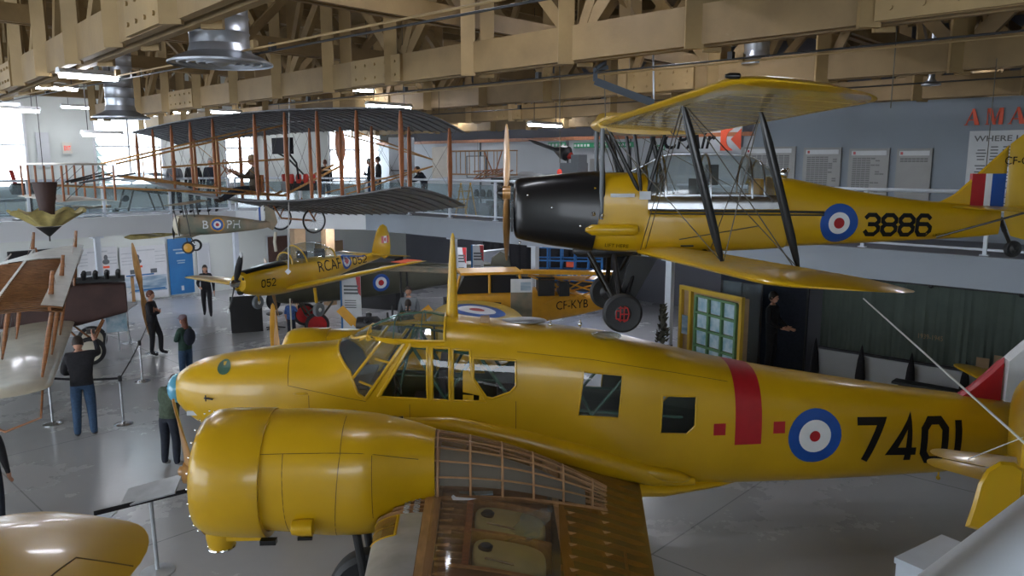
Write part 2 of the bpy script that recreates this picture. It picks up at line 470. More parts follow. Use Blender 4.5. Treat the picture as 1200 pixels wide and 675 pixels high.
def glyph_mesh(txt, cw=0.55, ch=1.0, gap=0.28, t=0.16):
    vs = []; fs = []; x = 0.0
    for ch_ in txt:
        w = cw if ch_ != '1' else 0.12
        for st in GL[ch_]:
            P = [V((x + (p[0] if ch_ != '1' else 0.5) * w, t / 2 + p[1] * (ch - t))) for p in st]
            closed = (P[0] - P[-1]).length < 1e-6
            if closed: P = P[:-1]
            n = len(P); L_ = []; R_ = []
            for i in range(n):
                a = P[i - 1] if (i > 0 or closed) else None
                b = P[(i + 1) % n] if (i < n - 1 or closed) else None
                d0 = (P[i] - a).normalized() if a is not None else None
                d1 = (b - P[i]).normalized() if b is not None else None
                if d0 is None: d0 = d1
                if d1 is None: d1 = d0
                nn = V((-(d0 + d1).y, (d0 + d1).x))
                nn = nn.normalized() if nn.length > 1e-4 else V((-d0.y, d0.x))
                k = 1 / max(0.45, nn.dot(V((-d0.y, d0.x))))
                e = V((0, 0))
                if not closed and i == 0: e = -d0 * (t / 2 if abs(d0.y) < 0.2 else 0)
                if not closed and i == n - 1: e = d0 * (t / 2 if abs(d0.y) < 0.2 else 0)
                L_.append(P[i] + nn * (t / 2 * k) + e); R_.append(P[i] - nn * (t / 2 * k) + e)
            o = len(vs)
            vs += [tuple(p) for p in L_] + [tuple(p) for p in R_]
            for i in range(n if closed else n - 1):
                j = (i + 1) % n
                fs.append((o + i, o + n + i, o + n + j, o + j))
        x += w + gap
    return vs, fs, x - gap, ch

def decal(name, vs, fs, o, ux, uy, mats, parent, bvh=None, dirn=None, off=0.004, grid=0.0, mi=None):
    """lay a flat outline (2-D verts + faces) on a surface along dirn"""
    o = V(o); ux = V(ux); uy = V(uy)
    bm = bmesh.new()
    bv = [bm.verts.new((p[0], p[1], 0)) for p in vs]
    for i, f in enumerate(fs):
        try:
            fc = bm.faces.new([bv[k] for k in f])
            if mi: fc.material_index = mi[i]
        except ValueError: pass
    if grid > 0:
        xs = [p[0] for p in vs]; ys = [p[1] for p in vs]
        g = min(xs) + grid
        while g < max(xs):
            bmesh.ops.bisect_plane(bm, geom=bm.verts[:] + bm.edges[:] + bm.faces[:], plane_co=(g, 0, 0), plane_no=(1, 0, 0)); g += grid
        g = min(ys) + grid
        while g < max(ys):
            bmesh.ops.bisect_plane(bm, geom=bm.verts[:] + bm.edges[:] + bm.faces[:], plane_co=(0, g, 0), plane_no=(0, 1, 0)); g += grid
    nrm = ux.normalized().cross(uy.normalized())
    for v_ in bm.verts:
        p = o + ux * v_.co.x + uy * v_.co.y
        if bvh is not None:
            d = V(dirn).normalized()
            hit = bvh.ray_cast(p - d * 3.0, d, 8.0)
            if hit[0] is not None:
                n_ = hit[1]
                if n_.dot(d) > 0: n_ = -n_
                p = hit[0] + n_ * off
        else: p = p + nrm * off
        v_.co = p
    me = bpy.data.meshes.new(name); bm.to_mesh(me); bm.free()
    if not isinstance(mats, (list, tuple)): mats = [mats]
    for m in mats: me.materials.append(M[m])
    ob = bpy.data.objects.new(name, me); COL.objects.link(ob)
    if parent is not None: ob.parent = parent
    return ob

def text_on(name, txt, o, ux, uy, h, m, parent, width=None, bvh=None, dirn=None, off=0.004, grid=0.0, bold=False):
    vs, fs, w, hh = text_mesh(txt, bold)
    k = h / hh; kx = (width / w) if width else k
    return decal(name, [(x * kx, y * k) for x, y in vs], fs, o, ux, uy, m, parent, bvh, dirn, off, grid / 1 if grid else 0)
def digits_on(name, txt, o, ux, uy, h, m, parent, width, bvh=None, dirn=None, off=0.004, grid=0.12, **k):
    vs, fs, w, hh = glyph_mesh(txt, **k)
    return decal(name, [(x * width / w, y * h / hh) for x, y in vs], fs, o, ux, uy, m, parent, bvh, dirn, off, grid)
def roundel_on(name, c, ux, uy, r, parent, bvh=None, dirn=None, rings=(1, 0.6, 0.23), cols=('blue', 'white', 'red'), off=0.005, n=32):
    vs = []; fs = []; mi = []
    rr = [0.0]
    rad = list(reversed(rings)); cl = list(reversed(cols))
    vs.append((0, 0)); prev = 0.0; start = None
    for q, (ro, c_) in enumerate(zip(rad, cl)):
        steps = 3
        for s_ in range(1, steps + 1):
            rad_ = prev + (ro - prev) * s_ / steps
            o = len(vs)
            vs += [(r * rad_ * math.cos(2 * math.pi * k / n), r * rad_ * math.sin(2 * math.pi * k / n)) for k in range(n)]
            for k in range(n):
                k2 = (k + 1) % n
                if start is None: fs.append((0, o + k, o + k2))
                else: fs.append((start + k, o + k, o + k2, start + k2))
                mi.append(q)
            start = o
        prev = ro
    return decal(name, vs, fs, c, ux, uy, cl, parent, bvh, dirn, off, 0, mi)

def bvh_of(mb):
    return BVHTree.FromPolygons([tuple(p) for p in mb.v], mb.f)

def cut(mb, polys, sides=(-1,), ymin=0.1):
    """cut outlines given in x,z out of a skin; returns the removed patches as a second builder"""
    bm = bmesh.new()
    bv = [bm.verts.new(p) for p in mb.v]
    for f, m in zip(mb.f, mb.m):
        fc = bm.faces.new([bv[i] for i in f]); fc.material_index = m
    def inside(x, z, poly):
        c = False; n = len(poly)
        for i in range(n):
            x1, z1 = poly[i]; x2, z2 = poly[(i + 1) % n]
            if (z1 > z) != (z2 > z) and x < (x2 - x1) * (z - z1) / (z2 - z1) + x1: c = not c
        return c
    gone = []
    for poly in polys:
        xa = min(p[0] for p in poly) - 0.02; xb = max(p[0] for p in poly) + 0.02
        za = min(p[1] for p in poly) - 0.02; zb = max(p[1] for p in poly) + 0.02
        for i in range(len(poly)):
            p, q = poly[i], poly[(i + 1) % len(poly)]
            d = V((q[0] - p[0], 0, q[1] - p[1])); no = V((-d.z, 0, d.x))
            fs = []
            for f in bm.faces:
                xs = [v_.co.x for v_ in f.verts]; zs = [v_.co.z for v_ in f.verts]; y = sum(v_.co.y for v_ in f.verts) / len(xs)
                if max(xs) < xa or min(xs) > xb or max(zs) < za or min(zs) > zb: continue
                if not any(y * s_ > ymin for s_ in sides): continue
                fs.append(f)
            es = {e for f in fs for e in f.edges}; vv = {v_ for f in fs for v_ in f.verts}
            bmesh.ops.bisect_plane(bm, geom=list(fs) + list(es) + list(vv), plane_co=(p[0], 0, p[1]), plane_no=no, dist=1e-5)
        for f in bm.faces:
            c = f.calc_center_median()
            if any(c.y * s_ > ymin for s_ in sides) and inside(c.x, c.z, poly): f.tag = True; gone.append(f)
    gone = list(set(gone))
    g = MB(); g.norm = False
    for f in gone: g.add([v_.co.copy() for v_ in f.verts], [tuple(range(len(f.verts)))], 0)
    bmesh.ops.delete(bm, geom=gone, context='FACES')
    bm.verts.index_update()
    out = MB(); out.v = [v_.co.copy() for v_ in bm.verts]
    for f in bm.faces: out.f.append(tuple(v_.index for v_ in f.verts)); out.m.append(f.material_index)
    bm.free()
    return out, g

def wheel(parent, c, ax, r, w, tyre='rubber', hub='dark', hubr=0.55, name='wheel'):
    t = MB()
    prof = [(r * 0.55, -w * 0.40), (r * 0.86, -w * 0.5), (r * 0.97, -w * 0.32), (r, 0), (r * 0.97, w * 0.32), (r * 0.86, w * 0.5), (r * 0.55, w * 0.40)]
    t.lathe(prof, c, ax, 32)
    o = t.build(name, tyre, parent)
    h = MB(); a = V(ax).normalized()
    h.lathe([(r * hubr, -w * 0.44), (r * hubr * 0.9, -w * 0.5), (r * 0.2, -w * 0.56), (r * 0.1, -w * 0.62), (r * 0.1, w * 0.62), (r * 0.2, w * 0.56), (r * hubr * 0.9, w * 0.5), (r * hubr, w * 0.44)], c, ax, 28)
    h.build('hub', hub, o)
    return o

def prop_blade(mb, hub, ax, direc, length, chord, mi=0, twist0=0.9, twist1=0.25, root=0.12):
    """one carved blade: ax = shaft direction, direc = blade direction"""
    hub = V(hub); ax = V(ax).normalized(); d = V(direc).normalized(); t_ = ax.cross(d).normalized()
    rings = []
    K = [(0.0, 0.35, 0.5), (0.10, 0.45, 0.40), (0.25, 0.85, 0.20), (0.5, 1.0, 0.13), (0.75, 0.85, 0.10), (0.9, 0.6, 0.09), (0.97, 0.38, 0.09), (1.0, 0.08, 0.09)]
    for s_, cw, th in K:
        tw = twist0 + (twist1 - twist0) * s_
        a = t_ * math.cos(tw) + ax * math.sin(tw); b = ax * math.cos(tw) - t_ * math.sin(tw)
        p = hub + d * (s_ * length)
        rings.append([p + a * (chord / 2 * cw * math.cos(q)) + b * (chord / 2 * th * math.sin(q)) for q in (2 * math.pi * k / 12 for k in range(12))])
    mb.loft(rings, mi)
# ================================================================== THE HALL
def hb(mb, u0, u1, v0, v1, z0, z1, mi=0):
    return mb.box(H((u0 + u1) / 2, (v0 + v1) / 2, (z0 + z1) / 2), (abs(u1 - u0), abs(v1 - v0), abs(z1 - z0)), HROT, mi)
def uv(p): return p.dot(BX), p.dot(AX)

# floor: polished concrete with joints, stains and worn patches
fm = bpy.data.materials.new('polished_concrete'); fm.use_nodes = True
_n = fm.node_tree.nodes; _l = fm.node_tree.links; _p = _n['Principled BSDF']
_tc = _n.new('ShaderNodeTexCoord')
_a = _n.new('ShaderNodeTexNoise'); _a.inputs['Scale'].default_value = 0.45; _a.inputs['Detail'].default_value = 8
_b = _n.new('ShaderNodeTexNoise'); _b.inputs['Scale'].default_value = 5; _b.inputs['Detail'].default_value = 8; _b.inputs['Roughness'].default_value = 0.7
_m = _n.new('ShaderNodeMix'); _m.inputs[0].default_value = 0.22
_l.new(_tc.outputs['Object'], _a.inputs['Vector']); _l.new(_tc.outputs['Object'], _b.inputs['Vector'])
_l.new(_a.outputs['Fac'], _m.inputs[2]); _l.new(_b.outputs['Fac'], _m.inputs[3])
_r = _n.new('ShaderNodeValToRGB'); _r.color_ramp.elements[0].position = 0.30; _r.color_ramp.elements[0].color = (0.35, 0.36, 0.375, 1)
_r.color_ramp.elements[1].position = 0.74; _r.color_ramp.elements[1].color = (0.41, 0.418, 0.43, 1)
_l.new(_m.outputs[0], _r.inputs['Fac'])
_br = _n.new('ShaderNodeTexBrick'); _br.inputs['Scale'].default_value = 1.0; _br.inputs['Mortar Size'].default_value = 0.012
_br.inputs['Brick Width'].default_value = 5.0; _br.inputs['Row Height'].default_value = 5.0; _br.offset = 0
_br.inputs['Color1'].default_value = (1, 1, 1, 1); _br.inputs['Color2'].default_value = (1, 1, 1, 1); _br.inputs['Mortar'].default_value = (0.55, 0.55, 0.55, 1)
_l.new(_tc.outputs['Object'], _br.inputs['Vector'])
_mm = _n.new('ShaderNodeMix'); _mm.data_type = 'RGBA'; _mm.blend_type = 'MULTIPLY'; _mm.inputs[0].default_value = 1
_l.new(_r.outputs['Color'], _mm.inputs[6]); _l.new(_br.outputs['Color'], _mm.inputs[7]); _l.new(_mm.outputs[2], _p.inputs['Base Color'])
_r2 = _n.new('ShaderNodeMapRange'); _r2.inputs[1].default_value = 0.3; _r2.inputs[2].default_value = 0.7; _r2.inputs[3].default_value = 0.16; _r2.inputs[4].default_value = 0.34
_l.new(_m.outputs[0], _r2.inputs[0]); _l.new(_r2.outputs[0], _p.inputs['Roughness'])
M['floor'] = fm
mb = MB(); mb.box((0, 0, -0.1), (48, 52, 0.2))
fl = mb.build('floor', 'floor', None, False); fl.rotation_euler = (0, 0, HROT); fl.location = H(8, 10, 0)
tag(fl, kind='structure')

ZS, ZM = 2.92, 3.40      # mezzanine soffit and deck
EU = 14.8                # right mezzanine edge
EV = 24.0                # end mezzanine edge
# mezzanine deck (plan with a chamfered inner corner)
plan = [(EU, -12), (EU, 20.2), (12.3, EV), (-12, EV), (-12, 29), (22, 29), (22, 8.75), (22, -12)]
mb = MB()
mb.prism([(p[0], p[1]) for p in plan], (0, 0, ZS), BX, AX, (0, 0, ZM - ZS), 0)
struct('floor', mb, 'walld')
def fascia(name, a, b, m):
    mb = MB(); A = H(a[0], a[1]); B = H(b[0], b[1])
    n = (B - A).normalized().cross(V((0, 0, 1)))
    mid = (A + B) / 2; ang = math.atan2((B - A).y, (B - A).x)
    mb.box(mid + V((0, 0, (ZS + ZM) / 2 + 0.0)), ((B - A).length + 0.06, 0.06, ZM - ZS + 0.06), ang)
    mb.box(mid + V((0, 0, ZM + 0.02)), ((B - A).length + 0.1, 0.14, 0.05), ang)
    struct(name, mb, m)
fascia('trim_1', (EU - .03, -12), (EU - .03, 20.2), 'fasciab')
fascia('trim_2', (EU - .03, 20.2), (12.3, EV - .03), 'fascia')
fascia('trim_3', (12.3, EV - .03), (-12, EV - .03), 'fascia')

# end wall (v = 29) with tall daylight windows
wins = [(-150, -40), (-75, 32), (112, 191), (264, 298), (386, 446)]
wins = [(-800, -560), (-520, -330), (-290, -160)] + [(-120, 32)] + wins[2:]  # first three windows are out of view, added for more daylight
wr = []
for a, b in wins:
    u0 = uv(W(a, 191, v=29))[0]; u1 = uv(W(b, 191, v=29))[0]
    wr.append((u0, u1))
WZ0, WZ1 = 4.2, 6.95
mb = MB()
hb(mb, -12, 23.7, 29, 29.25, 0, WZ0); hb(mb, -12, 23.7, 29, 29.25, WZ1, 9.2)
cu_ = -12
for a, b in wr:
    hb(mb, cu_, a, 29, 29.25, WZ0, WZ1); cu_ = b
hb(mb, cu_, 23.7, 29, 29.25, WZ0, WZ1)
struct('wall_left', mb, 'walll')
for i, (a, b) in enumerate(wr):
    f = MB()
    for q in (a, b): hb(f, q - 0.04, q + 0.04, 28.96, 29.2, WZ0, WZ1)
    for z in (WZ0, WZ1): hb(f, a, b, 28.96, 29.2, z - 0.04, z + 0.04)
    hb(f, a, b, 29.0, 29.1, 5.55, 5.60)
    n = max(1, round((b - a) / 1.3))
    for k in range(1, n): hb(f, a + (b - a) * k / n - 0.03, a + (b - a) * k / n + 0.03, 29, 29.1, WZ0, WZ1)
    o = struct('window_%d' % (i + 1), f, 'white')
    g = MB(); g.quad(H(a, 29.12, WZ0), H(b, 29.12, WZ0), H(b, 29.12, WZ1), H(a, 29.12, WZ1)); g.build('pane', 'pane', o, False)
    s_ = MB(); hb(s_, a - .1, b + .1, 28.85, 29.2, WZ0 - 0.10, WZ0 - 0.045); s_.build('window_sill', 'white', o, False)

# right side walls
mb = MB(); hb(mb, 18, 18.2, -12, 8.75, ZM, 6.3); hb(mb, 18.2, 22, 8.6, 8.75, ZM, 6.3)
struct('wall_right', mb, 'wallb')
mb = MB(); hb(mb, 22, 22.2, 8.75, 29, ZM, 5.87)
struct('wall_recess', mb, 'wall')
mb = MB(); hb(mb, 21.9, 21.99, 8.75, 29, 5.80, 5.92)
struct('trim_4', mb, 'strut')
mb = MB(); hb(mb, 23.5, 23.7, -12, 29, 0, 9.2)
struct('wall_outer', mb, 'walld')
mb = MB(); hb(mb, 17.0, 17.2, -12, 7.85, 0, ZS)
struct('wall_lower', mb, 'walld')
# back and side walls behind the viewer, unseen; openings and solid stretches shaped to steer the daylight
mb = MB(); hb(mb, -13, 23.7, -9.3, -9.1, 0, 4.2); hb(mb, -13, 23.7, -9.3, -9.1, 7.4, 9.2); hb(mb, -1, 23.7, -9.3, -9.1, 4.2, 7.4)
struct('wall_back', mb, 'walll')
mb = MB(); hb(mb, -13.2, -13, -9.3, 29.3, 0, 1.0); hb(mb, -13.2, -13, -9.3, 29.3, 7.4, 9.2)
for k in range(8): hb(mb, -13.2, -13, -9.3 + k * 5.4, -8.3 + k * 5.4, 1.0, 7.4)
hb(mb, -13.2, -13, -9.3, 1.5, 1.0, 7.4)
struct('wall_near', mb, 'walll')
# roof
mb = MB(); hb(mb, -13, 24, -9, 29.3, 9.0, 9.15)
struct('ceiling', mb, 'deck')
mb = MB()
for k in range(26):
    vv = -2 + k * 1.2
    hb(mb, -12, 23.5, vv - 0.04, vv + 0.04, 8.72, 8.99)
tag(mb.build('roof_joists', 'truss2', None, False), kind='structure')

# ------------------------------------------------------------------ timber trusses
def member(root, name, a, b, w, h, m='truss'):
    mb = MB(); mb.bar(a, b, w, h); return mb.build(name, m, root, False)
def splice(root, c, axis, nrm, L_=1.3, hgt=0.40):
    """bolted splice plate on the side of a chord"""
    mb = MB(); up = V((0, 0, 1))
    ang = math.atan2(axis.y, axis.x)
    mb.box(c, (L_, 0.05, hgt), ang)
    for i in range(5):
        for j in (-1, 1):
            p = c + axis * (L_ * (-0.4 + 0.2 * i)) + up * (j * hgt * 0.25) + nrm * 0.03
            mb.lathe([(0.022, -0.01), (0.022, 0.015)], p, nrm, 6)
    mb.build('splice_plate', 'truss2', root, False)
def truss(name, label, cat, a, ax, L_, zb, hb_, zt, ht, step, ph=0, gap=0.20, grp=None, wide=0.09, posts=True, webw=0.16):
    root = thing(name, label, cat, (0, 0, 0), 0, grp)
    a = V(a); nrm = V((-ax.y, ax.x, 0))
    for s_ in (-1, 1):
        o = nrm * (s_ * gap / 2)
        member(root, 'bottom_chord', a + o + V((0, 0, zb + hb_ / 2)), a + o + ax * L_ + V((0, 0, zb + hb_ / 2)), wide, hb_)
    member(root, 'top_chord', a + V((0, 0, zt + ht / 2)), a + ax * L_ + V((0, 0, zt + ht / 2)), gap + wide, ht)
    n = int(L_ / step)
    for i in range(n + 1):
        p = a + ax * (i * step + 0.3)
        if posts:
            for s_ in (-1, 1):
                o = nrm * (s_ * (gap / 2 + wide / 2 + 0.03)) + ax * 0.05
                member(root, 'post', p + o + V((0, 0, zb - 0.04)), p + o + V((0, 0, zt + ht * 0.8)), 0.06, 0.19, 'truss2')
        if i < n:
            q = p + ax * step
            up_ = (i + ph) % 2 == 0
            lo = V((0, 0, zb + hb_ * 0.5)); hi = V((0, 0, zt))
            member(root, 'diagonal', p + (lo if up_ else hi), q + (hi if up_ else lo), 0.10, webw)
            if posts and i % 2 == 0: member(root, 'diagonal', p + ax * step * .5 + nrm * .02 + hi, q + nrm * .02 + lo, 0.07, webw * .8)
    for k in (0.28, 0.55, 0.8):
        c = a + ax * (L_ * k) + V((0, 0, zb + hb_ / 2))
        splice(root, c - nrm * (-(gap / 2 + wide / 2 + 0.025)), ax, nrm, 1.3, hb_ * 0.97)
    return root
TU = [3.6, 7.4, 11.7, 16.3, 20.9]
TL = ['timber roof truss nearest the camera, crossing the upper left corner',
      'long timber roof truss running from the silver biplane up to the top right corner',
      'timber roof truss passing just above the suspended yellow biplane',
      'timber roof truss along the top of the grey wall of boards',
      'farthest timber roof truss, over the deep part of the mezzanine']
TD = [V((-.659, .752, 0)), V((-.703, .711, 0)), AX, AX, AX]
TA = [V((-1.87, 5.9, 0)) - TD[0] * 6, V((4.0, 6.3, 0)) - TD[1] * 8, H(11.7, -1), H(16.3, -1), H(20.9, -1)]
for i, uu in enumerate(TU):
    truss('roof_truss', TL[i], 'truss', TA[i], TD[i].normalized(), (28.5, 30, 29.8, 29.8, 29.8)[i], 6.2, 0.40, 8.3, 0.3, 1.75, i % 2, grp='main timber roof trusses')
VL = [0.6, 4.4, 8.1, 12.2, 16.2, 20.2, 24.6]
for i, vv in enumerate(VL):
    truss('cross_truss', 'lighter timber cross truss number %s tying the main roof trusses together' % ['one, closest overhead', 'two', 'three', 'four', 'five', 'six', 'seven, nearest the end windows'][i], 'truss',
          H(-6.5 if i > 3 else 0.5, vv), BX, 29.5 if i > 3 else 22.5, 6.85, 0.24, 8.1, 0.2, 1.15, i % 2, gap=0.16, wide=0.07, posts=False, webw=0.13, grp='timber cross trusses')

# rows of thin pipes and conduits under the trusses
for i, (uu, z, vv0, vv1) in enumerate([(8.0, 6.12, 0, 14), (8.25, 6.12, 0, 14), (12.2, 6.12, 0, 16), (4.1, 6.14, 2, 20), (4.3, 6.14, 2, 20)]):
    mb = MB(); mb.tube(H(uu, vv0, z), H(uu, vv1, z), 0.011, n=8)
    for k in range(5):
        vv = vv0 + (vv1 - vv0) * (k + .5) / 5
        mb.box(H(uu, vv, z + 0.04), (0.06, 0.06, 0.08), HROT)
    tag(mb.build('conduit', 'truss2' if i % 2 else 'dark', None), ['painted conduit under the second roof truss, inner one', 'painted conduit under the second roof truss, outer one', 'grey conduit under the truss over the yellow biplane', 'painted conduit below the upper left truss, inner one', 'grey conduit below the upper left truss, outer one'][i], 'conduit')

# ------------------------------------------------------------------ ceiling lights
def light_fix(p, ln, lab, ax=None, lit=True):
    ax = ax or BX
    rz = math.atan2(ax.y, ax.x)
    t = thing('fluorescent_light', lab, 'light', p, rz, 'fluorescent ceiling lights')
    h = MB(); h.prism([(-0.10, 0), (0.10, 0), (0.05, 0.07), (-0.05, 0.07)], (-ln / 2, 0, 0), (0, 1, 0), (0, 0, 1), (ln, 0, 0)); h.build('housing', 'white', t, False)
    g = MB()
    for y in (-0.045, 0.045): g.tube((-ln / 2 + .03, y, -0.03), (ln / 2 - .03, y, -0.03), 0.025, n=8)
    g.build('tube', 'tube', t)
    if p.z > 3.5:
        for x in (-ln * .35, ln * .35):
            r = MB(); r.tube((x, 0, 0.06), (x, 0, 8.7 - p.z), 0.008, n=6); r.build('hanger', 'dark', t)
LF = [(456, 124, 6.2, 1.15, 'bright tube light above the silver biplane upper wing'),
      (639, 146, 5.95, 1.2, 'tube light left of the suspended yellow biplane wing'),
      (418, 104, 6.7, .9, 'tube light behind the truss above the silver biplane'),
      (104, 88, 6.15, .75, 'tube light over the upper left, before the small round duct'),
      (66, 102, 6.5, .8, 'tube light farther up the left side beyond the first'),
      (15, 128, 6.1, 1.0, 'glowing tube light at the left edge above the window'),
      (120, 157, 5.6, .8, 'low tube light in front of the tall window'),
      (265, 131, 6.45, .9, 'tube light half hidden over the left wing of the silver biplane')]
for px, py, z, ln, lab in LF:
    light_fix(W(px, py, Z=z), ln, lab)
for i, (uu, vv) in enumerate([(10, 6.2), (13.8, 6.2), (13.8, 14), (19.6, 4), (19.6, 12), (5.8, 6.2)]):  # extra lamps added to light the hall
    light_fix(H(uu, vv, 7.6), 1.4, 'added fill tube light high between the timber trusses, bay %s' % ['over the yellow biplane tail', 'over the boards wall', 'over the far mezzanine side', 'behind the grey boards wall', 'over the recess', 'at the top centre'][i])

for i, (uu, vv, lab) in enumerate([(16.6, 10.5, 'over the map display'), (18.6, 13.5, 'over the blue lift'), (16.6, 16.5, 'over the banner signs'), (19, 20, 'deep in the far room'), (15, 22.5, 'at the inner corner'), (10.5, 26.2, 'over the blue banner'), (6.5, 26.2, 'over the history panels'), (2.5, 26.2, 'over the wall screen'), (13.5, 26.2, 'over the brown door')]):  # unseen lamps added to brighten the space under the mezzanine
    light_fix(H(uu, vv, 2.86), 1.4, 'added unseen tube light on the mezzanine soffit %s' % lab)
for i, (uu, vv, lab) in enumerate([(2, 27, 'leftmost'), (5.5, 27, 'left of the exit sign'), (9, 27, 'over the tall window'), (12.5, 27, 'right of the tall window'), (17, 27, 'over the bright corner window'), (20.8, 22, 'over the far recess corner'), (20.8, 17, 'over the recess middle'), (20.8, 12, 'over the airline sign')]):  # lamps added to brighten the end wall and the recess
    light_fix(H(uu, vv, 6.75), 1.4, 'added fill tube light above the mezzanine, %s' % lab)
# ------------------------------------------------------------------ round ducts
def duct(px, py, Y, dia, neck, lab):
    p = W(px, py, Y=Y)
    t = thing('round_duct', lab, 'duct', p)
    m = MB()
    m.lathe([(dia * 0.50, 0.0), (dia * 0.50, 0.02), (dia * 0.46, 0.04), (neck * 0.72, 0.075), (neck * 0.54, 0.12), (neck * 0.5, 0.20)], (0, 0, 0), n=40, caps=False)
    m.build('flared_diffuser', 'duct', t)
    r = MB()
    for k in range(4): r.torus((0, 0, 0.02 - 0.0), (0, 0, 1), dia * (0.13 + 0.09 * k), 0.016, 36, 6)
    r.lathe([(dia * 0.1, -0.02), (dia * 0.02, -0.06)], (0, 0, 0.04), n=24)
    r.build('grille_ring', 'duct', t)
    c = MB(); prof = [(neck * 0.5, 0.19)]
    hgt = (6.9 if px == 259 else 8.8) - p.z; k = 0.3
    while k < hgt:
        prof += [(neck * 0.5, k), (neck * 0.515, k + 0.015), (neck * 0.5, k + 0.03)]; k += 0.16
    c.lathe(prof, (0, 0, 0), n=32, caps=False); c.build('duct_pipe', 'duct', t)
    return t
duct(259, 76, 8.4, 1.06, 0.60, 'large round ceiling diffuser on a fat silver duct, upper left')
duct(142, 139, 12.5, 0.85, 0.42, 'ribbed silver ceiling duct with flared mouth before the tall window')
duct(886, 76, 12.5, 0.5, 0.38, 'short silver duct between trusses above the yellow biplane wing')
duct(1091, 100, 13.5, 0.30, 0.10, 'small white ceiling fitting above the grey boards wall')

# ------------------------------------------------------------------ columns under the mezzanine
for i, (px, lab) in enumerate([(115, 'slim pale column under the mezzanine before the history panels'), (277, 'slim pale column behind the propeller of the trainer numbered 052'),
        (532, 'pale column beside the yellow mast of the big aircraft'), (627, 'pale column in front of the blue lift'), (786, 'pale column left of the framed map display')]):
    p = W(px, 300, v=EV + 0.25) if px < 300 else W(px, 300, u=EU + 0.25)
    m = MB(); m.box((p.x, p.y, 1.47), (0.15, 0.15, 2.90), HROT); m.box((p.x, p.y, 0.02), (0.34, 0.34, 0.04), HROT)
    m.box((p.x, p.y, 2.85), (0.30, 0.30, 0.05), HROT)
    tag(m.build('column', 'rail', None, False), lab, 'column', 'columns under the mezzanine')

# ------------------------------------------------------------------ balustrades
def balustrade(a, b, n, lab, glass=True):
    A = H(*a); B = H(*b); d = (B - A); L_ = d.length; d.normalize()
    t = thing('balustrade', lab, 'railing', A + V((0, 0, ZM + 0.045)), math.atan2(d.y, d.x))
    for k in range(n + 1):
        x = L_ * k / n
        m = MB(); m.box((x, 0, 0.52), (0.06, 0.06, 1.04)); m.box((x, 0, 0.01), (0.14, 0.10, 0.02)); m.build('post', 'rail', t, False)
        if k < n and glass:
            g = MB(); g.box((x + L_ / n / 2, 0, 0.53), (L_ / n - 0.16, 0.012, 0.86)); g.build('glass_panel', 'bal', t, False)
    m = MB(); m.tube((0, 0, 1.07), (L_, 0, 1.07), 0.034, n=12); m.build('top_rail', 'rail', t)
    m = MB(); m.tube((0, 0, 0.10), (L_, 0, 0.10), 0.022, n=10); m.build('bottom_rail', 'rail', t)
balustrade((EU + .15, -3), (EU + .15, 9.0), 6, 'pale open pipe railing along the mezzanine behind the yellow biplane tail', glass=False)
balustrade((EU + .15, 9.1), (EU + .15, 20.1), 6, 'glass balustrade of the mezzanine behind the black engine cowling')
balustrade((EU + .1, 20.3), (12.4, EV + .1), 2, 'short chamfered glass balustrade at the mezzanine corner')
balustrade((12.2, EV + .15), (-11, EV + .15), 12, 'glass balustrade along the window end of the mezzanine')
# the railing the camera leans over
t = thing('handrail', 'thick white handrail crossing the bottom right corner', 'railing', (0, 0, 0))
P0 = V((0.36, 0.78, 4.47)); P1 = V((2.3, 2.35, 4.47))
a_ = W(1150, 690, Z=4.47); b_ = W(1280, 575, Z=4.47); a_ += V((-.012, .0, .012)); b_ += V((-.012, 0, .012)); dd = (b_ - a_).normalized()
m = MB(); m.tube(a_ - dd * 0.12, b_ + dd * 2.5, 0.040, n=28); m.build('top_rail', 'rail', t)
m = MB()
m.tube(b_ + dd * 0.9 - V((0, 0, 0.03)), b_ + dd * 0.9 - V((0, 0, 1.05)), 0.025, n=16); m.build('post', 'rail', t)

# ------------------------------------------------------------------ outside: snow, bare trees, sky light
mb = MB(); mb.box(H(0, 75, -0.3), (160, 88, 0.2), HROT)
struct('ground', mb, 'snow')
for i in range(12):
    a0 = -300 + i * 68 + random.uniform(-20, 20); vv = 62 + (i * 7) % 17
    q = W(a0, 200, v=vv); base = V((q.x, q.y, -0.2)); h = random.uniform(6, 9)
    t = thing('bare_tree' if i % 6 else 'conifer_tree', ('bare winter tree outside the end windows' if i % 6 else 'dark conifer outside the end windows'), 'tree', base, 0, 'winter trees outside' if i % 6 else 'conifers outside')
    if i % 6:
        m = MB(); m.tube((0, 0, 0), (0.1, 0, h), 0.14, 0.03)
        for k in range(26):
            z = h * random.uniform(0.25, 0.98); an = random.uniform(0, 6.28); l = (h - z) * 0.45 + 0.5
            e = V((math.cos(an) * l, math.sin(an) * l, l * 0.8)); s0 = V((0.1 * z / h, 0, z)); m.tube(s0, s0 + e, 0.045, 0.012, 5)
            m.tube(s0 + e * .5, s0 + e * .5 + V((math.cos(an + 1) * l * .5, math.sin(an + 1) * l * .5, l * .5)), 0.025, 0.008, 4)
        m.build('trunk', 'tree', t)
    else:
        m = MB(); m.tube((0, 0, 0), (0, 0, h), 0.14, 0.03); m.build('trunk', 'tree', t)
        m = MB()
        for k in range(9):
            z = h * (0.15 + 0.09 * k); r_ = (h - z) * 0.28 + 0.1
            m.lathe([(r_, 0), (r_ * 0.6, 0.35), (0.05, 1.2)], (0, 0, z), n=11)
        m.build('foliage', 'needle', t)
w = bpy.data.worlds.new('sky'); SC.world = w; w.use_nodes = True
bg = w.node_tree.nodes['Background']
bg.inputs[0].default_value = (0.84, 0.91, 1.0, 1); bg.inputs[1].default_value = 4.4

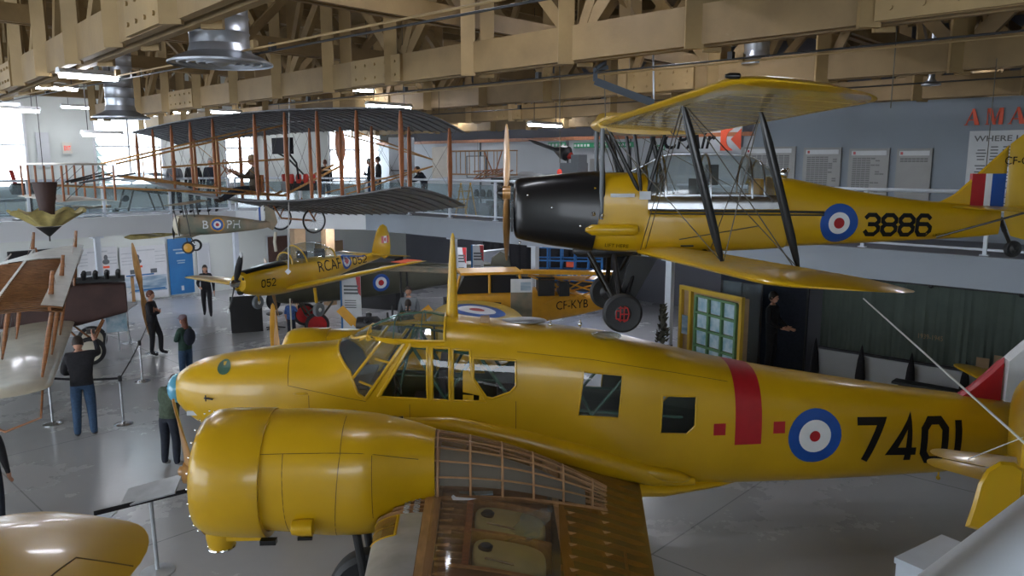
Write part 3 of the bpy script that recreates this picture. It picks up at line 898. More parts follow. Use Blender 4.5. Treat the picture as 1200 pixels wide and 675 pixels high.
# ------------------------------------------------------------------ wall fittings, right wall
def flat_on_u(px0, py0, px1, py1, u, th=0.05):
    """upright rectangle on a u = const wall: centre, width, height"""
    a = W(px0, (py0 + py1) / 2, u=u); b = W(px1, (py0 + py1) / 2, u=u)
    c0 = W((px0 + px1) / 2, py0, u=u); c1 = W((px0 + px1) / 2, py1, u=u)
    c = (c0 + c1) / 2; wd = (b - a).length; hg = (c0 - c1).length
    return c, wd, abs(c0.z - c1.z)
# local frame of items on the right wall: x = -AX (to the right), y = into the hall
URZ = math.atan2(-AX.y, -AX.x)
def flat_on_v(px0, py0, px1, py1, v):
    a = W(px0, (py0 + py1) / 2, v=v); b = W(px1, (py0 + py1) / 2, v=v)
    c0 = W((px0 + px1) / 2, py0, v=v); c1 = W((px0 + px1) / 2, py1, v=v)
    return (c0 + c1) / 2, (b - a).length, abs(c0.z - c1.z)
VRZ = math.atan2(BX.y, BX.x)
# in both frames x runs to the viewer's right, -y... faces the viewer
def panel(name, lab, cat, c, wd, hg, rz, m, frame=None, th=0.04, grp=None):
    t = thing(name, lab, cat, c, rz, grp)
    b = MB(); b.box((0, -th / 2, 0), (wd, th, hg)); b.build('panel', m, t, False)
    if frame:
        f = MB(); q = 0.035
        f.box((0, -th / 2 - .01, hg / 2), (wd + q, th + .02, q)); f.box((0, -th / 2 - .01, -hg / 2), (wd + q, th + .02, q))
        f.box((wd / 2, -th / 2 - .01, 0), (q, th + .02, hg)); f.box((-wd / 2, -th / 2 - .01, 0), (q, th + .02, hg)); f.build('frame', frame, t, False)
    return t
def rects(t, name, rs, m, th=0.045):
    """flat rectangles (x, z, w, h) stuck on the face of a panel, one pattern mesh"""
    b = MB()
    for x, z, w_, h_ in rs: b.box((x, -th, z), (w_, 0.006, h_))
    return b.build(name, m, t, False)
BR = [((868, 172, 931, 226), 'grey honour board left of the others, partly behind the wing strut', 24, 8, 8),
      ((941, 173, 985, 226), 'grey honour board second from the left with a half filled grid', 20, 7, 5),
      ((994, 174, 1041, 228), 'grey honour board third from the left with two columns', 22, 7, 4),
      ((1050, 174, 1091, 228), 'grey honour board nearly empty, right of the other boards', 2, 7, 1)]
for (x0, y0, x1, y1), lab, rows, cols, full in BR:
    c, wd, hg = flat_on_u(x0, y0, x1, y1, 17.98)
    t = panel('honour_board', lab, 'board', c, wd, hg + 0.3, URZ, 'board', grp='honour boards on the grey wall')
    t.location.z -= 0.15; hh = hg + 0.3
    rects(t, 'title_strip', [(0, hh / 2 - 0.10, wd * 0.86, 0.10)], 'poster')
    rects(t, 'emblem', [(-wd * 0.36, hh / 2 - 0.10, 0.05, 0.06)], 'red', 0.05)
    rs = []
    for r_ in range(rows):
        for k in range(cols):
            if k >= full and rows > 2 and random.random() < 0.72: continue
            rs.append((-wd * 0.40 + wd * 0.8 * (k + .5) / cols, hh / 2 - 0.22 - r_ * 0.048, wd * 0.8 / cols * 0.86, 0.032))
    rects(t, 'name_plaques', rs, 'plaque')
# big red heading
ux = -AX; uz = V((0, 0, 1))
c0 = W(1131, 147, u=17.97); c1 = W(1200, 147, u=17.97)
hh = abs(W(1131, 128, u=17.97).z - c0.z)
t = thing('wall_heading', 'large red letters AMA at the top of the grey wall', 'sign', c0, URZ)
kx = (c1 - c0).length
for i, (ch, x0_, x1_) in enumerate([('A', 1131, 1148), ('M', 1155, 1176), ('A', 1182, 1201), ('Z', 1208, 1224)]):
    p = W(x0_, 147, u=17.97); q = W(x1_, 147, u=17.97)
    L_ = (q - p).length; x_ = (p - c0).length if i else 0
    g = MB()
    if ch == 'A':
        g.prism([(0.02, 0), (0.10, 0), (0.53, 0.95), (0.45, 0.95)], (x_, 0, 0), (L_, 0, 0), (0, 0, hh), (0, -0.03, 0))
        g.prism([(0.42, 1), (0.60, 1), (1.0, 0), (0.66, 0)], (x_, 0, 0), (L_, 0, 0), (0, 0, hh), (0, -0.03, 0))
        g.prism([(0.2, 0.34), (0.75, 0.34), (0.75, 0.28), (0.2, 0.28)], (x_, 0, 0), (L_, 0, 0), (0, 0, hh), (0, -0.03, 0))
        g.prism([(-0.06, 0.04), (0.2, 0.04), (0.2, 0), (-0.06, 0)], (x_, 0, 0), (L_, 0, 0), (0, 0, hh), (0, -0.03, 0))
    elif ch == 'M':
        g.prism([(0.05, 0), (0.11, 0), (0.11, 1), (0.05, 1)], (x_, 0, 0), (L_, 0, 0), (0, 0, hh), (0, -0.03, 0))
        g.prism([(0.05, 1), (0.30, 1), (0.58, 0.0), (0.42, 0)], (x_, 0, 0), (L_, 0, 0), (0, 0, hh), (0, -0.03, 0))
        g.prism([(0.50, 0.05), (0.78, 1), (0.72, 1), (0.44, 0.05)], (x_, 0, 0), (L_, 0, 0), (0, 0, hh), (0, -0.03, 0))
        g.prism([(0.72, 0), (0.95, 0), (0.95, 1), (0.72, 1)], (x_, 0, 0), (L_, 0, 0), (0, 0, hh), (0, -0.03, 0))
        g.prism([(-0.02, 0.04), (0.2, 0.04), (0.2, 0), (-0.02, 0)], (x_, 0, 0), (L_, 0, 0), (0, 0, hh), (0, -0.03, 0))
    else:
        continue
    g.build('letter', 'orred', t, False)
# text panel under the heading
c, wd, hg = flat_on_u(1129, 152, 1290, 250, 17.98)
t = panel('text_panel', 'white text panel headed WHERE LEGENDS SOAR beside the yellow fin', 'sign', c, wd, hg, URZ, 'poster')
vs, fs, w0, h0 = text_mesh('WHERE LEGENDS SOAR', True)
k = 0.115 / h0; kx = wd * 0.93 / w0
decal('heading', [(x * kx, y * k) for x, y in vs], fs, (-wd * 0.46, -0.045, hg / 2 - 0.21), (1, 0, 0), (0, 0, 1), 'plaque', t)
rs = []
z = hg / 2 - 0.32
while z > -hg / 2 + 0.1:
    for k in range(9):
        if random.random() < 0.9: rs.append((-wd * 0.44 + k * wd * 0.1 + wd * 0.045, z, wd * 0.085 * random.uniform(.6, 1), 0.022))
    z -= 0.062
rects(t, 'text_lines', rs, 'inkg')
# airline sign in the recess
c, wd, hg = flat_on_u(775, 150, 868, 178, 21.95)
t = panel('airline_sign', 'grey CPAir sign with an orange red square emblem', 'sign', c, wd, hg, URZ, 'wall')
L0 = -wd / 2
vs, fs, w0, h0 = text_mesh('CPAir', True)
kx = wd * 0.66 / w0; k = hg * 0.80 / h0
decal('lettering', [(x * kx + y * 0.18, y * k) for x, y in vs], fs, (L0 + 0.02, -0.05, -hg * 0.38), (1, 0, 0), (0, 0, 1), 'ink', t)
g = MB(); s_ = hg * 0.92; gx = wd / 2 - s_ * 1.02
pts = []
# square with a half-round bite and a triangle
def pl(pp): g.prism(pp, (gx, -0.04, -s_ / 2), (s_, 0, 0), (0, 0, s_), (0, -0.02, 0))
arc = [(0.62 - 0.38 * math.cos(a), 0.5 + 0.42 * math.sin(a)) for a in [math.pi / 2 * k / 6 for k in range(-6, 7)]]
left = [(0, 0), (0.62, 0)] + [(0.62 - 0.34 * math.cos(math.pi / 2 * k / 6), 0.5 + 0.44 * math.sin(math.pi / 2 * k / 6)) for k in range(-6, 7)] + [(0.62, 1), (0, 1)]
for i in range(len(left) - 3):
    pass
# build as strips so that the concave outline stays clean
N_ = 14
for i in range(N_):
    y0 = i / N_; y1 = (i + 1) / N_
    def xr(y):
        q = (y - 0.5) / 0.44
        return 0.62 if abs(q) >= 1 else 0.62 - 0.34 * math.sqrt(1 - q * q)
    pl([(0, y0), (xr(y0), y0), (xr(y1), y1), (0, y1)])
pl([(0.50, 0.5), (1.0, 0.02), (1.0, 0.98)])
g.build('emblem', 'orred', t, False)
# green signs
for i, (x0, x1, y0, y1, txt, lab) in enumerate([(643, 663, 167, 173, 'BCATP', 'short green sign on the recess wall'), (672, 744, 167, 173, 'BOMBING THE ENEMY CENTRAL HP', 'long green sign on the recess wall'), (766, 780, 170, 176, 'HANGAR', 'small green sign seen over the cockpit')]):
    c, wd, hg = flat_on_u(x0, y0, x1, y1, 21.94)
    t = panel('green_sign', lab, 'sign', c, wd, hg, URZ, 'sgreen')
    n = int(wd / 0.14); rects(t, 'white_letters', [(-wd / 2 + (k + .5) * wd / n, 0, wd / n * 0.6, hg * 0.5) for k in range(n) if k % 6 != 5], 'poster')
# posters and fittings in the recess
for i, (x0, y0, x1, y1, m_, lab) in enumerate([(548, 183, 570, 208, 'poster', 'small white poster behind the wooden propeller'), (692, 186, 704, 200, 'board', 'small grey notice behind the cowling'),
        (718, 187, 732, 200, 'board', 'second small grey notice over the black cowling'), (790, 205, 840, 216, 'poster', 'pale shelf strip seen through the cockpit')]):
    c, wd, hg = flat_on_u(x0, y0, x1, y1, 21.95)
    panel('poster', lab, 'poster', c, wd, hg, URZ, m_, 'inkg' if i == 0 else None)
for i, px in enumerate((563, 665, 738)):
    c = W(px, 200, u=21.93); m = MB(); m.box((c.x, c.y, 4.6), (0.05, 0.05, 2.4), HROT)
    struct('trim_%d' % (5 + i), m, 'inkg')
# exit sign, window-end
c, wd, hg = flat_on_v(73, 167, 84, 180, 28.9)
t = panel('exit_sign', 'small lit red EXIT sign high on the pale wall between windows', 'sign', c, wd, hg, VRZ, 'exitw')
text_on('lettering', 'EXIT', (-wd * .36, -0.045, -hg * .22), (1, 0, 0), (0, 0, 1), hg * .42, 'exitm', t, width=wd * .72, bold=True)
c, wd, hg = flat_on_v(43, 166, 58, 185, 28.95); panel('wall_chart', 'pale chart on the wall beside the exit sign', 'poster', c, wd, hg + .6, VRZ, 'poster')
# ------------------------------------------------------------------ ground floor, left end wall
c, wd, hg = flat_on_v(12, 293, 76, 338, 28.9)
panel('wall_screen', 'large black screen on the end wall left of the history panels', 'screen', c, wd, hg, VRZ, 'screen', 'dark')
for (x0, y0, x1, y1, lab, kind) in [(92, 290, 139, 352, 'white history panel with landscape band, left one', 0), (142, 288, 196, 350, 'white history panel with landscape band, right one', 1)]:
    c, wd, hg = flat_on_v(x0, y0, x1, y1, 28.93)
    t = panel('history_panel', lab, 'poster', c, wd, hg, VRZ, 'poster')
    rects(t, 'landscape_band', [(0, -hg * 0.22, wd * 0.94, hg * 0.30)], 'mural')
    rects(t, 'blue_strip', [(-wd * .1, -hg * 0.04, wd * 0.6, hg * 0.025), (0.05, -hg * 0.33, wd * 0.8, hg * 0.03)], 'posterb', 0.05)
    rects(t, 'red_tag', [((-.12 if kind else .2) * wd, hg * 0.12, wd * 0.16, hg * 0.04)], 'orred', 0.05)
    b = MB(); cx = (-.14 if kind else .2) * wd
    b.ball((cx, -0.05, hg * 0.30), (wd * .05, 0.01, hg * .055)); b.ball((cx, -0.05, hg * 0.22), (wd * .09, 0.01, hg * .05)); b.build('portrait', 'inkg', t)
    rs = [(wd * x, hg * z, wd * .22, 0.03) for x in (-.36, .36) for z in (.38, .30, .24, .18)] + [(wd * .0, hg * .42, wd * .5, 0.05)]
    rects(t, 'text_lines', rs, 'alu', 0.05)
    rects(t, 'small_pictures', [(wd * -.25, hg * .03, wd * .12, hg * .08), (wd * .2, hg * .02, wd * .14, hg * .08)], 'inkg', 0.05)
c, wd, hg = flat_on_v(198, 279, 226, 344, 28.93)
t = panel('blue_banner', 'tall deep blue banner panel on the end wall', 'banner', c, wd, hg, VRZ, 'posterb')
rects(t, 'script_lines', [(0, hg * .30, wd * .6, .05), (wd * .05, hg * .24, wd * .5, .06), (0, hg * .1, wd * .35, .04), (0, hg * .06, wd * .3, .04)], 'mural')
rects(t, 'switch_plate', [(0, -hg * .40, .10, .18)], 'poster')
c, wd, hg = flat_on_v(232, 285, 246, 345, 28.93); panel('door', 'pale narrow door panel right of the blue banner', 'door', c, wd, hg, VRZ, 'wall', 'poster')
c, wd, hg = flat_on_v(314, 276, 338, 345, 28.93)
t = panel('door', 'brown door on the end wall behind the trainer propeller', 'door', c, wd, hg, VRZ, 'brick', 'wall')
m = MB(); m.tube((wd * .35, -0.06, -0.1), (wd * .35, -0.12, -0.1), 0.03); m.build('door_handle', 'steel', t)
c, wd, hg = flat_on_v(368, 282, 402, 296, 28.93); panel('notice', 'tan framed notice on the wall above the trainer canopy', 'poster', c, wd, hg, VRZ, 'tan', 'white')
# ------------------------------------------------------------------ green curtain and posts under the right mezzanine
CU = 16.9
t = thing('green_curtain', 'long pleated green curtain marked 1939-1945 below the right mezzanine', 'curtain', (0, 0, 0))
rows = []; nseg = 260
v0 = uv(W(962, 380, u=CU))[1]; v1 = -4.0
for z in (2.55, 2.0, 1.4, 0.98):
    rows.append([H(CU + 0.018 * math.sin(k * 1.9) * (0.5 + 0.5 * (2.55 - z) / 1.5) + 0.012 * math.sin(k * 0.7), v0 + (v1 - v0) * k / nseg, z) for k in range(nseg + 1)])
m = MB(); m.norm = False; m.sheet(rows); m.build('drape', 'curtain', t)
m = MB(); m.tube(H(CU - .03, v0 + .1, 2.57), H(CU - .03, v1, 2.57), 0.02); m.build('top_pole', 'dark', t)
m = MB(); m.tube(H(CU - .07, v0, 0.98), H(CU - .07, v1, 0.98), 0.012); m.build('hem_cord', 'dark', t)
for i in range(7):
    vv = v0 - 0.6 - 1.55 * i
    m = MB(); m.ball(H(CU - .05, vv, 2.57), (0.05, 0.09, 0.06), 10, 6, rot=None); m.build('clamp', 'dark', t)
p = W(1076, 396, u=CU - .08)
text_on('lettering', '1939-1945', p, -AX, (0, 0, 1), 0.10, 'tan', t, width=0.45)
for i in range(6):
    vv = v0 - 0.0 - 0.98 * i
    m = MB(); m.lathe([(0.09, 0), (0.10, 0.5), (0.07, 0.85), (0.015, 1.15), (0.0, 1.2)], H(CU - .22, vv, 0), n=12)
    tag(m.build('black_cone_post', 'blackc'), ['black pointed post at the left end of the curtain foot', 'second black pointed post along the curtain foot', 'third black pointed post along the curtain foot', 'fourth black pointed post along the curtain foot', 'black pointed post behind the red fin', 'last black pointed post behind the fin'][i], 'post')
m = MB(); hb(m, CU - .12, CU - .08, v1, v0, 0, 0.93); struct('trim_8', m, 'wall')
for i, (px, py) in enumerate([(1151, 430), (1172, 428)]):
    p = W(px, py, u=CU - .08); t2 = panel('notice', ['pale paper notice pinned on the curtain', 'second pale notice half behind the red fin'][i], 'poster', p, 0.22, 0.36, URZ, 'tan', th=.01)
t = thing('bench', 'low dark bench standing before the curtain foot', 'bench', H(CU - .9, v0 - 2.6, 0), URZ)
m = MB(); m.box((0, 0, 0.72), (1.5, 0.3, 0.05)); m.build('seat', 'dark', t, False)
for x in (-.6, .6):
    m = MB(); m.box((x, 0, 0.35), (0.05, 0.28, 0.70)); m.build('leg', 'dark', t, False)
# wall paper sheet and alcove items
p = W(930, 395, u=16.95); t = panel('notice', 'tall narrow notice on the dark wall beside the curtain', 'poster', p, .16, .55, URZ, 'mural', th=.01)
# map display: yellow wooden frame with nine map sheets
c, wd, hg = flat_on_u(796, 346, 866, 470, 15.2)
a = W(796, 430, u=14.9); b = W(866, 430, u=14.3)
d = (b - a); d.z = 0; wd = d.length; rz = math.atan2(d.y, d.x)
base = V((a.x, a.y, 0)); top = 2.28
t = thing('map_display', 'tall yellow framed display of nine blue aerial maps', 'display', base, rz)
m = MB(); m.box((wd / 2, .12, top / 2), (wd, .16, top - .02)); m.build('cabinet', 'tan', t, False)
m = MB()
for x in (0.0, wd * .17, wd * 1.0): m.box((x, 0, top / 2), (0.07, 0.09, top))
m.box((wd / 2, 0, top), (wd + .07, 0.09, 0.09)); m.build('yellow_frame', 'yellow2', t, False)
m = MB(); x0, x1, z0, z1 = wd * .26, wd * .92, 0.35, top - .12
for x in [x0 + (x1 - x0) * k / 3 for k in range(4)]: m.box((x, 0.0, (z0 + z1) / 2), (0.05, 0.07, z1 - z0))
nr = 5
for k in range(nr + 1): m.box(((x0 + x1) / 2, 0.0, z0 + (z1 - z0) * k / nr), (x1 - x0, 0.07, 0.045))
m.build('green_grid', 'frameg', t, False)
for k in range(3):
    for j in range(nr):
        m = MB(); m.box((x0 + (x1 - x0) * (k + .5) / 3, 0.025, z0 + (z1 - z0) * (j + .5) / nr), ((x1 - x0) / 3 - .07, 0.01, (z1 - z0) / nr - .07)); m.build('map_sheet', 'mapm', t, False)
m = MB(); m.box((wd * .08, 0.0, 1.45), (wd * .11, 0.03, 0.42)); m.build('info_card', 'mural', t, False)
# dark blue glass case with mannequin
p = W(893, 400, u=16.0); CASE = V((p.x, p.y, 0))
t = thing('display_case', 'tall dark glass display case right of the map display', 'case', CASE, URZ)
m = MB(); m.box((0, .0, 0.2), (1.6, 1.0, 0.4)); m.build('plinth', 'screen', t, False)
m = MB(); m.box((0, .0, 2.62), (1.6, 1.0, 0.36)); m.build('canopy', 'navyc', t, False)
m = MB(); m.box((0, .48, 1.4), (1.6, 0.03, 2.05)); m.build('back_panel', 'navyc', t, False)
for c_, d_ in (((-.3, -.49, 1.4), (.9, 0.012, 2.05)), ((-.79, 0, 1.4), (0.012, .98, 2.05))):
    m = MB(); m.box(c_, d_); m.build('glass_panel', 'bal', t, False)
for x, y in ((-.78, -.48), (.16, -.48), (-.78, .46), (.78, .46)):
    m = MB(); m.box((x, y, 1.4), (0.04, 0.04, 2.08)); m.build('corner_post', 'dark', t, False)
# foreground white box
p = W(1098, 632, Z=1.1)
ang = math.radians(33)
t = thing('white_plinth', 'white box plinth at the bottom right beside the handrail', 'plinth', V((p.x - .02, p.y - .50, 0)), ang)
m = MB(); m.box((0, 0, 0.52), (0.85, 0.85, 1.04)); m.build('box', 'rail', t, False)
m = MB(); m.box((0, 0, 1.07), (0.88, 0.88, 0.06)); m.build('lid', 'rail', t, False)
# ================================================================== BIG YELLOW TWIN (7401)
AN = thing('twin_engine_aircraft', 'large yellow twin-engine aircraft numbered 7401 filling the foreground', 'aircraft', (-4.38, 9.9, 0), R(3))
keys = [(-0.13, 0.03, 1.98, 2.08, 2.0), (-0.08, 0.14, 1.88, 2.20, 2.0), (0.02, 0.25, 1.76, 2.30, 2.1), (0.20, 0.37, 1.62, 2.40, 2.2), (0.45, 0.46, 1.50, 2.47, 2.3), (0.98, 0.57, 1.32, 2.55, 2.5),
        (1.5, 0.62, 1.20, 2.60, 2.7), (2.05, 0.66, 1.10, 2.64, 2.9), (2.40, 0.67, 1.05, 2.80, 3.0), (2.85, 0.69, 1.0, 2.99, 3.0), (3.25, 0.70, 0.96, 3.03, 3.0), (3.56, 0.70, 0.93, 2.97, 3.0), (4.4, 0.70, 0.86, 2.88, 3.0),
        (5.5, 0.69, 0.74, 2.75, 2.9), (6.3, 0.68, 0.66, 2.57, 2.8), (7.45, 0.64, 0.62, 2.30, 2.6), (8.7, 0.58, 0.63, 2.08, 2.5), (9.9, 0.50, 0.66, 1.89, 2.4), (10.7, 0.44, 0.70, 1.78, 2.4), (11.7, 0.32, 0.80, 1.64, 2.3), (12.6, 0.12, 1.0, 1.52, 2.1)]
fus = MB(); body(fus, keys, 48, 4)
skin_bvh = bvh_of(fus)
# glazing outlines, x aft / z up as seen on the port side
ws = [(2.16, 2.70), (2.38, 2.10), (2.52, 2.02), (2.98, 2.82), (2.90, 3.06), (2.40, 3.0)]
cab = [(2.66, 2.06), (3.06, 2.02), (4.06, 2.0), (3.75, 2.66), (3.10, 2.73), (2.98, 2.66)]
rear = [(3.86, 2.56), (4.40, 2.52), (4.40, 2.20), (4.33, 2.12), (4.10, 2.04), (4.02, 2.06), (3.86, 2.30)]
def at_skin(poly): return poly
roofg = [(2.56, 2.79), (3.08, 2.80), (3.50, 2.76), (3.50, 3.2), (2.50, 3.2)]
ws = [(2.10, 2.66), (2.30, 2.40), (2.40, 2.12), (2.50, 2.06), (2.98, 2.74), (2.56, 2.79), (2.50, 3.2), (2.08, 3.2)]
cab = [(2.70, 2.06), (3.72, 2.0), (3.98, 2.0), (3.72, 2.66), (3.06, 2.73)]
cab1 = [(2.66, 2.08), (3.28, 2.045), (3.28, 2.70), (3.07, 2.72)]
cab2 = [(3.34, 2.04), (3.56, 2.02), (3.56, 2.68), (3.34, 2.695)]
cab3 = [(3.60, 2.02), (4.02, 2.0), (3.90, 2.22), (3.84, 2.34), (3.82, 2.65), (3.60, 2.67)]
win1 = [(5.27, 2.36), (5.78, 2.30), (5.73, 1.75), (5.20, 1.79)]
win2 = [(6.30, 2.03), (6.75, 2.0), (6.74, 1.62), (6.63, 1.51), (6.28, 1.53)]
fus2, g_side = cut(fus, [cab1, cab2, cab3, rear, win1, win2], sides=(-1, 1), ymin=0.12)
fus3, g_front = cut(fus2, [ws, roofg], sides=(-1, 1), ymin=-0.01)
fus3.norm = False
FO = fus3.build('fuselage', 'yellow', AN, True, 40)
build_islands(g_side, 'side_window', 'pane', AN); g_front.build('cockpit_glazing', 'perspex', AN)
def on_skin(x, z, side=-1, off=0.0):
    h = skin_bvh.ray_cast(V((x, side * 3.0, z)), V((0, -side, 0)))
    if h[0] is None: return V((x, side * 0.02, z))
    return h[0] + V((0, side * off, 0))
def frame_line(pts, r, mi=0, mb=None, side=-1, sub=5, closed=False, off=0.0):
    P = []
    pts = list(pts) + ([pts[0]] if closed else [])
    for a, b in zip(pts, pts[1:]):
        for k in range(sub): P.append(on_skin(a[0] + (b[0] - a[0]) * k / sub, a[1] + (b[1] - a[1]) * k / sub, side, off))
    P.append(on_skin(pts[-1][0], pts[-1][1], side, off))
    mb.path(P, r, 6, mi)
for side in (-1, 1):
    for poly, rr in ((cab1, .017), (cab2, .017), (cab3, .017), (rear, .017), (win1, .012), (win2, .012)):
        fr = MB(); frame_line(poly, rr, 0, fr, side, closed=True); fr.build('window_frame', 'yellow', AN)
fr = MB()
for side in (-1, 1):
    # windscreen side bars
    frame_line([(2.50, 2.06), (2.98, 2.74), (2.56, 2.79), (3.50, 2.76)], 0.024, 0, fr, side, 6)
    frame_line([(2.66, 2.08), (3.07, 2.74)], 0.026, 0, fr, side, 6)
    frame_line([(2.34, 2.32), (2.72, 2.79)], 0.020, 0, fr, side, 6)
    frame_line([(2.42, 2.28), (2.60, 2.21)], 0.016, 0, fr, side, 3)
    frame_line([(2.62, 2.56), (2.86, 2.50)], 0.016, 0, fr, side, 3)
    frame_line([(2.08, 2.66), (2.30, 2.40), (2.40, 2.12), (2.50, 2.05)], 0.018, 0, fr, side, 5)
    frame_line([(2.24, 2.72), (2.50, 2.80), (2.60, 2.79)], 0.018, 0, fr, side, 5)
def hoop(x, zlow, r, mb):
    P = []
    for k in range(21):
        t = math.pi * k / 20
        d = V((0, -math.cos(t), math.sin(t) * 0.9 + 0.05)).normalized()
        h = skin_bvh.ray_cast(V((x, 0, zlow)) , d)
        if h[0] is not None: P.append(h[0])
    if len(P) > 2: mb.path(P, r, 6)
hoop(3.50, 2.74, 0.022, fr); hoop(2.50, 2.74, 0.016, fr)
fr.build('windscreen_frame', 'yellow', AN)
fr = MB()
hoop(2.85, 2.76, 0.010, fr); hoop(3.2, 2.76, 0.008, fr)
P = []
for k in range(12):
    x = 2.5 + 1.0 * k / 11; h = skin_bvh.ray_cast(V((x, 0, 2.4)), V((0, 0, 1)))
    if h[0] is not None: P.append(h[0])
fr.path(P, 0.012, 6)
fr.build('canopy_ribs', 'green', AN)
# interior: floor, tubes, seats, panel
m = MB(); m.box((4.2, 0, 1.42), (3.9, 1.15, 0.04)); m.build('cabin_floor', 'green', AN, False)
m = MB()
for side in (-1, 1):
    Z = [(2.6, 2.05), (3.1, 2.68), (3.5, 2.0), (3.9, 2.62), (4.4, 1.9), (5.0, 2.5), (5.4, 1.75), (5.9, 2.35), (6.3, 1.5)]
    for a, b in zip(Z, Z[1:]): m.tube((a[0], side * 0.56, a[1]), (b[0], side * 0.56, b[1]), 0.022, n=8)
    m.tube((2.6, side * .56, 2.04), (6.6, side * .56, 1.70), 0.02); m.tube((2.9, side * .56, 2.72), (6.6, side * .52, 2.22), 0.02)
for x, z in ((3.1, 2.68), (3.9, 2.62), (5.0, 2.5), (5.9, 2.35)): m.tube((x, -.56, z), (x, .56, z), 0.018)
m.tube((2.75, -.3, 1.5), (3.05, .35, 2.75), 0.02); m.tube((3.0, .5, 1.5), (3.7, .5, 2.6), 0.02)
m.build('frame_tubes', 'green', AN)
m = MB(); m.box((2.45, 0, 1.93), (0.10, 1.1, 0.42), None); m.box((2.40, 0, 2.16), (0.25, 1.05, 0.05)); m.build('instrument_panel', 'dark', AN, False)
for y in (-.28, .28):
    m = MB(); m.box((3.25, y, 1.75), (0.42, 0.42, 0.10)); m.box((3.46, y, 2.05), (0.09, 0.42, 0.62)); m.box((3.25, y, 1.57), (0.3, 0.3, 0.3)); m.build('pilot_seat', 'seat', AN, False)
m = MB(); m.torus((2.86, -.28, 2.12), (1, 0, 0.35), 0.13, 0.014, 20, 6); m.tube((2.86, -.28, 2.08), (2.62, -.28, 1.6), 0.02); m.build('control_yoke', 'dark', AN)
m = MB(); m.box((4.6, .25, 1.72), (0.8, 0.5, 0.55)); m.box((4.6, .25, 2.02), (0.85, 0.55, 0.04)); m.build('radio_table', 'seat', AN, False)
# nose details
m = MB(); m.norm = True
m.ball((-0.06, 0, 2.04), (0.14, 0.22, 0.20), 20, 12); m.build('nose_lamp', 'navyw', AN)
def disc_on(x, z, r, name, mt, off=0.006, ry=1.0):
    vs = [(0, 0)] + [(r * math.cos(2 * math.pi * k / 20), r * ry * math.sin(2 * math.pi * k / 20)) for k in range(20)]
    return decal(name, vs, [(0, 1 + k, 1 + (k + 1) % 20) for k in range(20)], (x, -1, z), (1, 0, 0), (0, 0, 1), mt, AN, skin_bvh, (0, 1, 0), off)
disc_on(0.66, 2.40, 0.09, 'porthole', 'green', ry=.85)
def bumpy(c, r, name, mt='yellow', rot=None):
    b = MB(); b.ball(c, r, 18, 10, rot=rot); return b.build(name, mt, AN)
bumpy((2.15, -.66, 1.72), (0.24, 0.06, 0.06), 'fairing_blister')
bumpy((6.33, -.62, 0.95), (0.40, 0.10, 0.09), 'fairing_blister', rot=Matrix.Rotation(R(12), 3, 'Y'))
p = on_skin(1.68, 2.12); bumpy(p, (0.10, 0.03, 0.022), 'grab_handle')
m = MB(); q = on_skin(0.42, 2.03); m.tube(q, q + V((0.12, -.06, 0.0)), 0.012, n=6); m.tube(q + V((.03, -.04, -.03)), q + V((.03, -.04, .05)), .008, n=6); m.build('pitot_stub', 'dark', AN)
m = MB(); q = on_skin(2.78, 1.80)
m.lathe([(0.05, 0), (0.02, 0.12), (0.05, 0.30)], q + V((-.10, -.16, 0.03)), (1, 0, 0.0), 14); m.tube(q, q + V((0, -.16, 0)), 0.015)
m.tube(q + V((.08, 0, -.04)), q + V((.02, -.16, .02)), 0.012); m.build('venturi_tube', 'black', AN)
m = MB(); q = on_skin(0.20, 1.80); m.box(q + V((0.04, -.02, 0)), (0.18, 0.03, 0.06)); m.build('nose_placard', 'alu', AN, False)
# mast and roof fittings
m = MB()
rings = []
for z, c, t in ((2.90, 0.17, 0.05), (3.2, 0.14, 0.042), (3.7, 0.10, 0.03), (4.05, 0.05, 0.018), (4.09, 0.02, 0.01)):
    rings.append([V((3.58 + (z - 2.9) * 0.02 + c / 2 * math.cos(q), t * math.sin(q), z)) for q in (2 * math.pi * k / 16 for k in range(16))])
m.loft(rings); m.build('aerial_mast', 'yellow', AN)
m = MB(); m.box((4.02, -.1, 2.95), (0.12, 0.16, 0.07)); m.build('roof_hatch_catch', 'tan', AN, False)
m = MB()
for x in (4.9, 5.3): m.tube((x, -.05, 2.80), (x, -.05, 2.92), 0.012); m.ball((x, -.05, 2.86), 0.03, 10, 6)
m.build('aerial_stub', 'chrome', AN)
m = MB(); m.ball((5.62, -.18, 2.72), (0.22, 0.16, 0.06)); m.build('roof_dome', 'perspex', AN)
m = MB(); m.ball((4.55, .12, 2.88), (0.32, 0.18, 0.04)); m.build('roof_window', 'alu', AN)
# panel joints on the nose and fuselage
jl = MB()
def joint(pts, r=0.004, side=-1): frame_line(pts, r, 0, jl, side, 10, off=0.001)
joint([(1.50, 2.55), (1.52, 2.22), (2.50, 2.02)]); joint([(1.78, 2.10), (1.78, 1.35)]); joint([(4.40, 2.0), (4.40, 1.2)])
joint([(3.05, 1.98), (3.05, 1.5)]); joint([(4.42, 2.62), (5.4, 2.50), (6.5, 2.3), (7.2, 2.16)])
jl.build('panel_joints', 'panelink', AN)
# markings
def strip(name, pts_l, pts_r, mt):
    vs = []; fs = []
    for a, b in zip(pts_l, pts_r): vs += [a, b]
    for i in range(len(pts_l) - 1): fs.append((2 * i, 2 * i + 1, 2 * i + 3, 2 * i + 2))
    return decal(name, vs, fs, (0, -1.5, 0), (1, 0, 0), (0, 0, 1), mt, AN, skin_bvh, (0, 1, 0), 0.006)
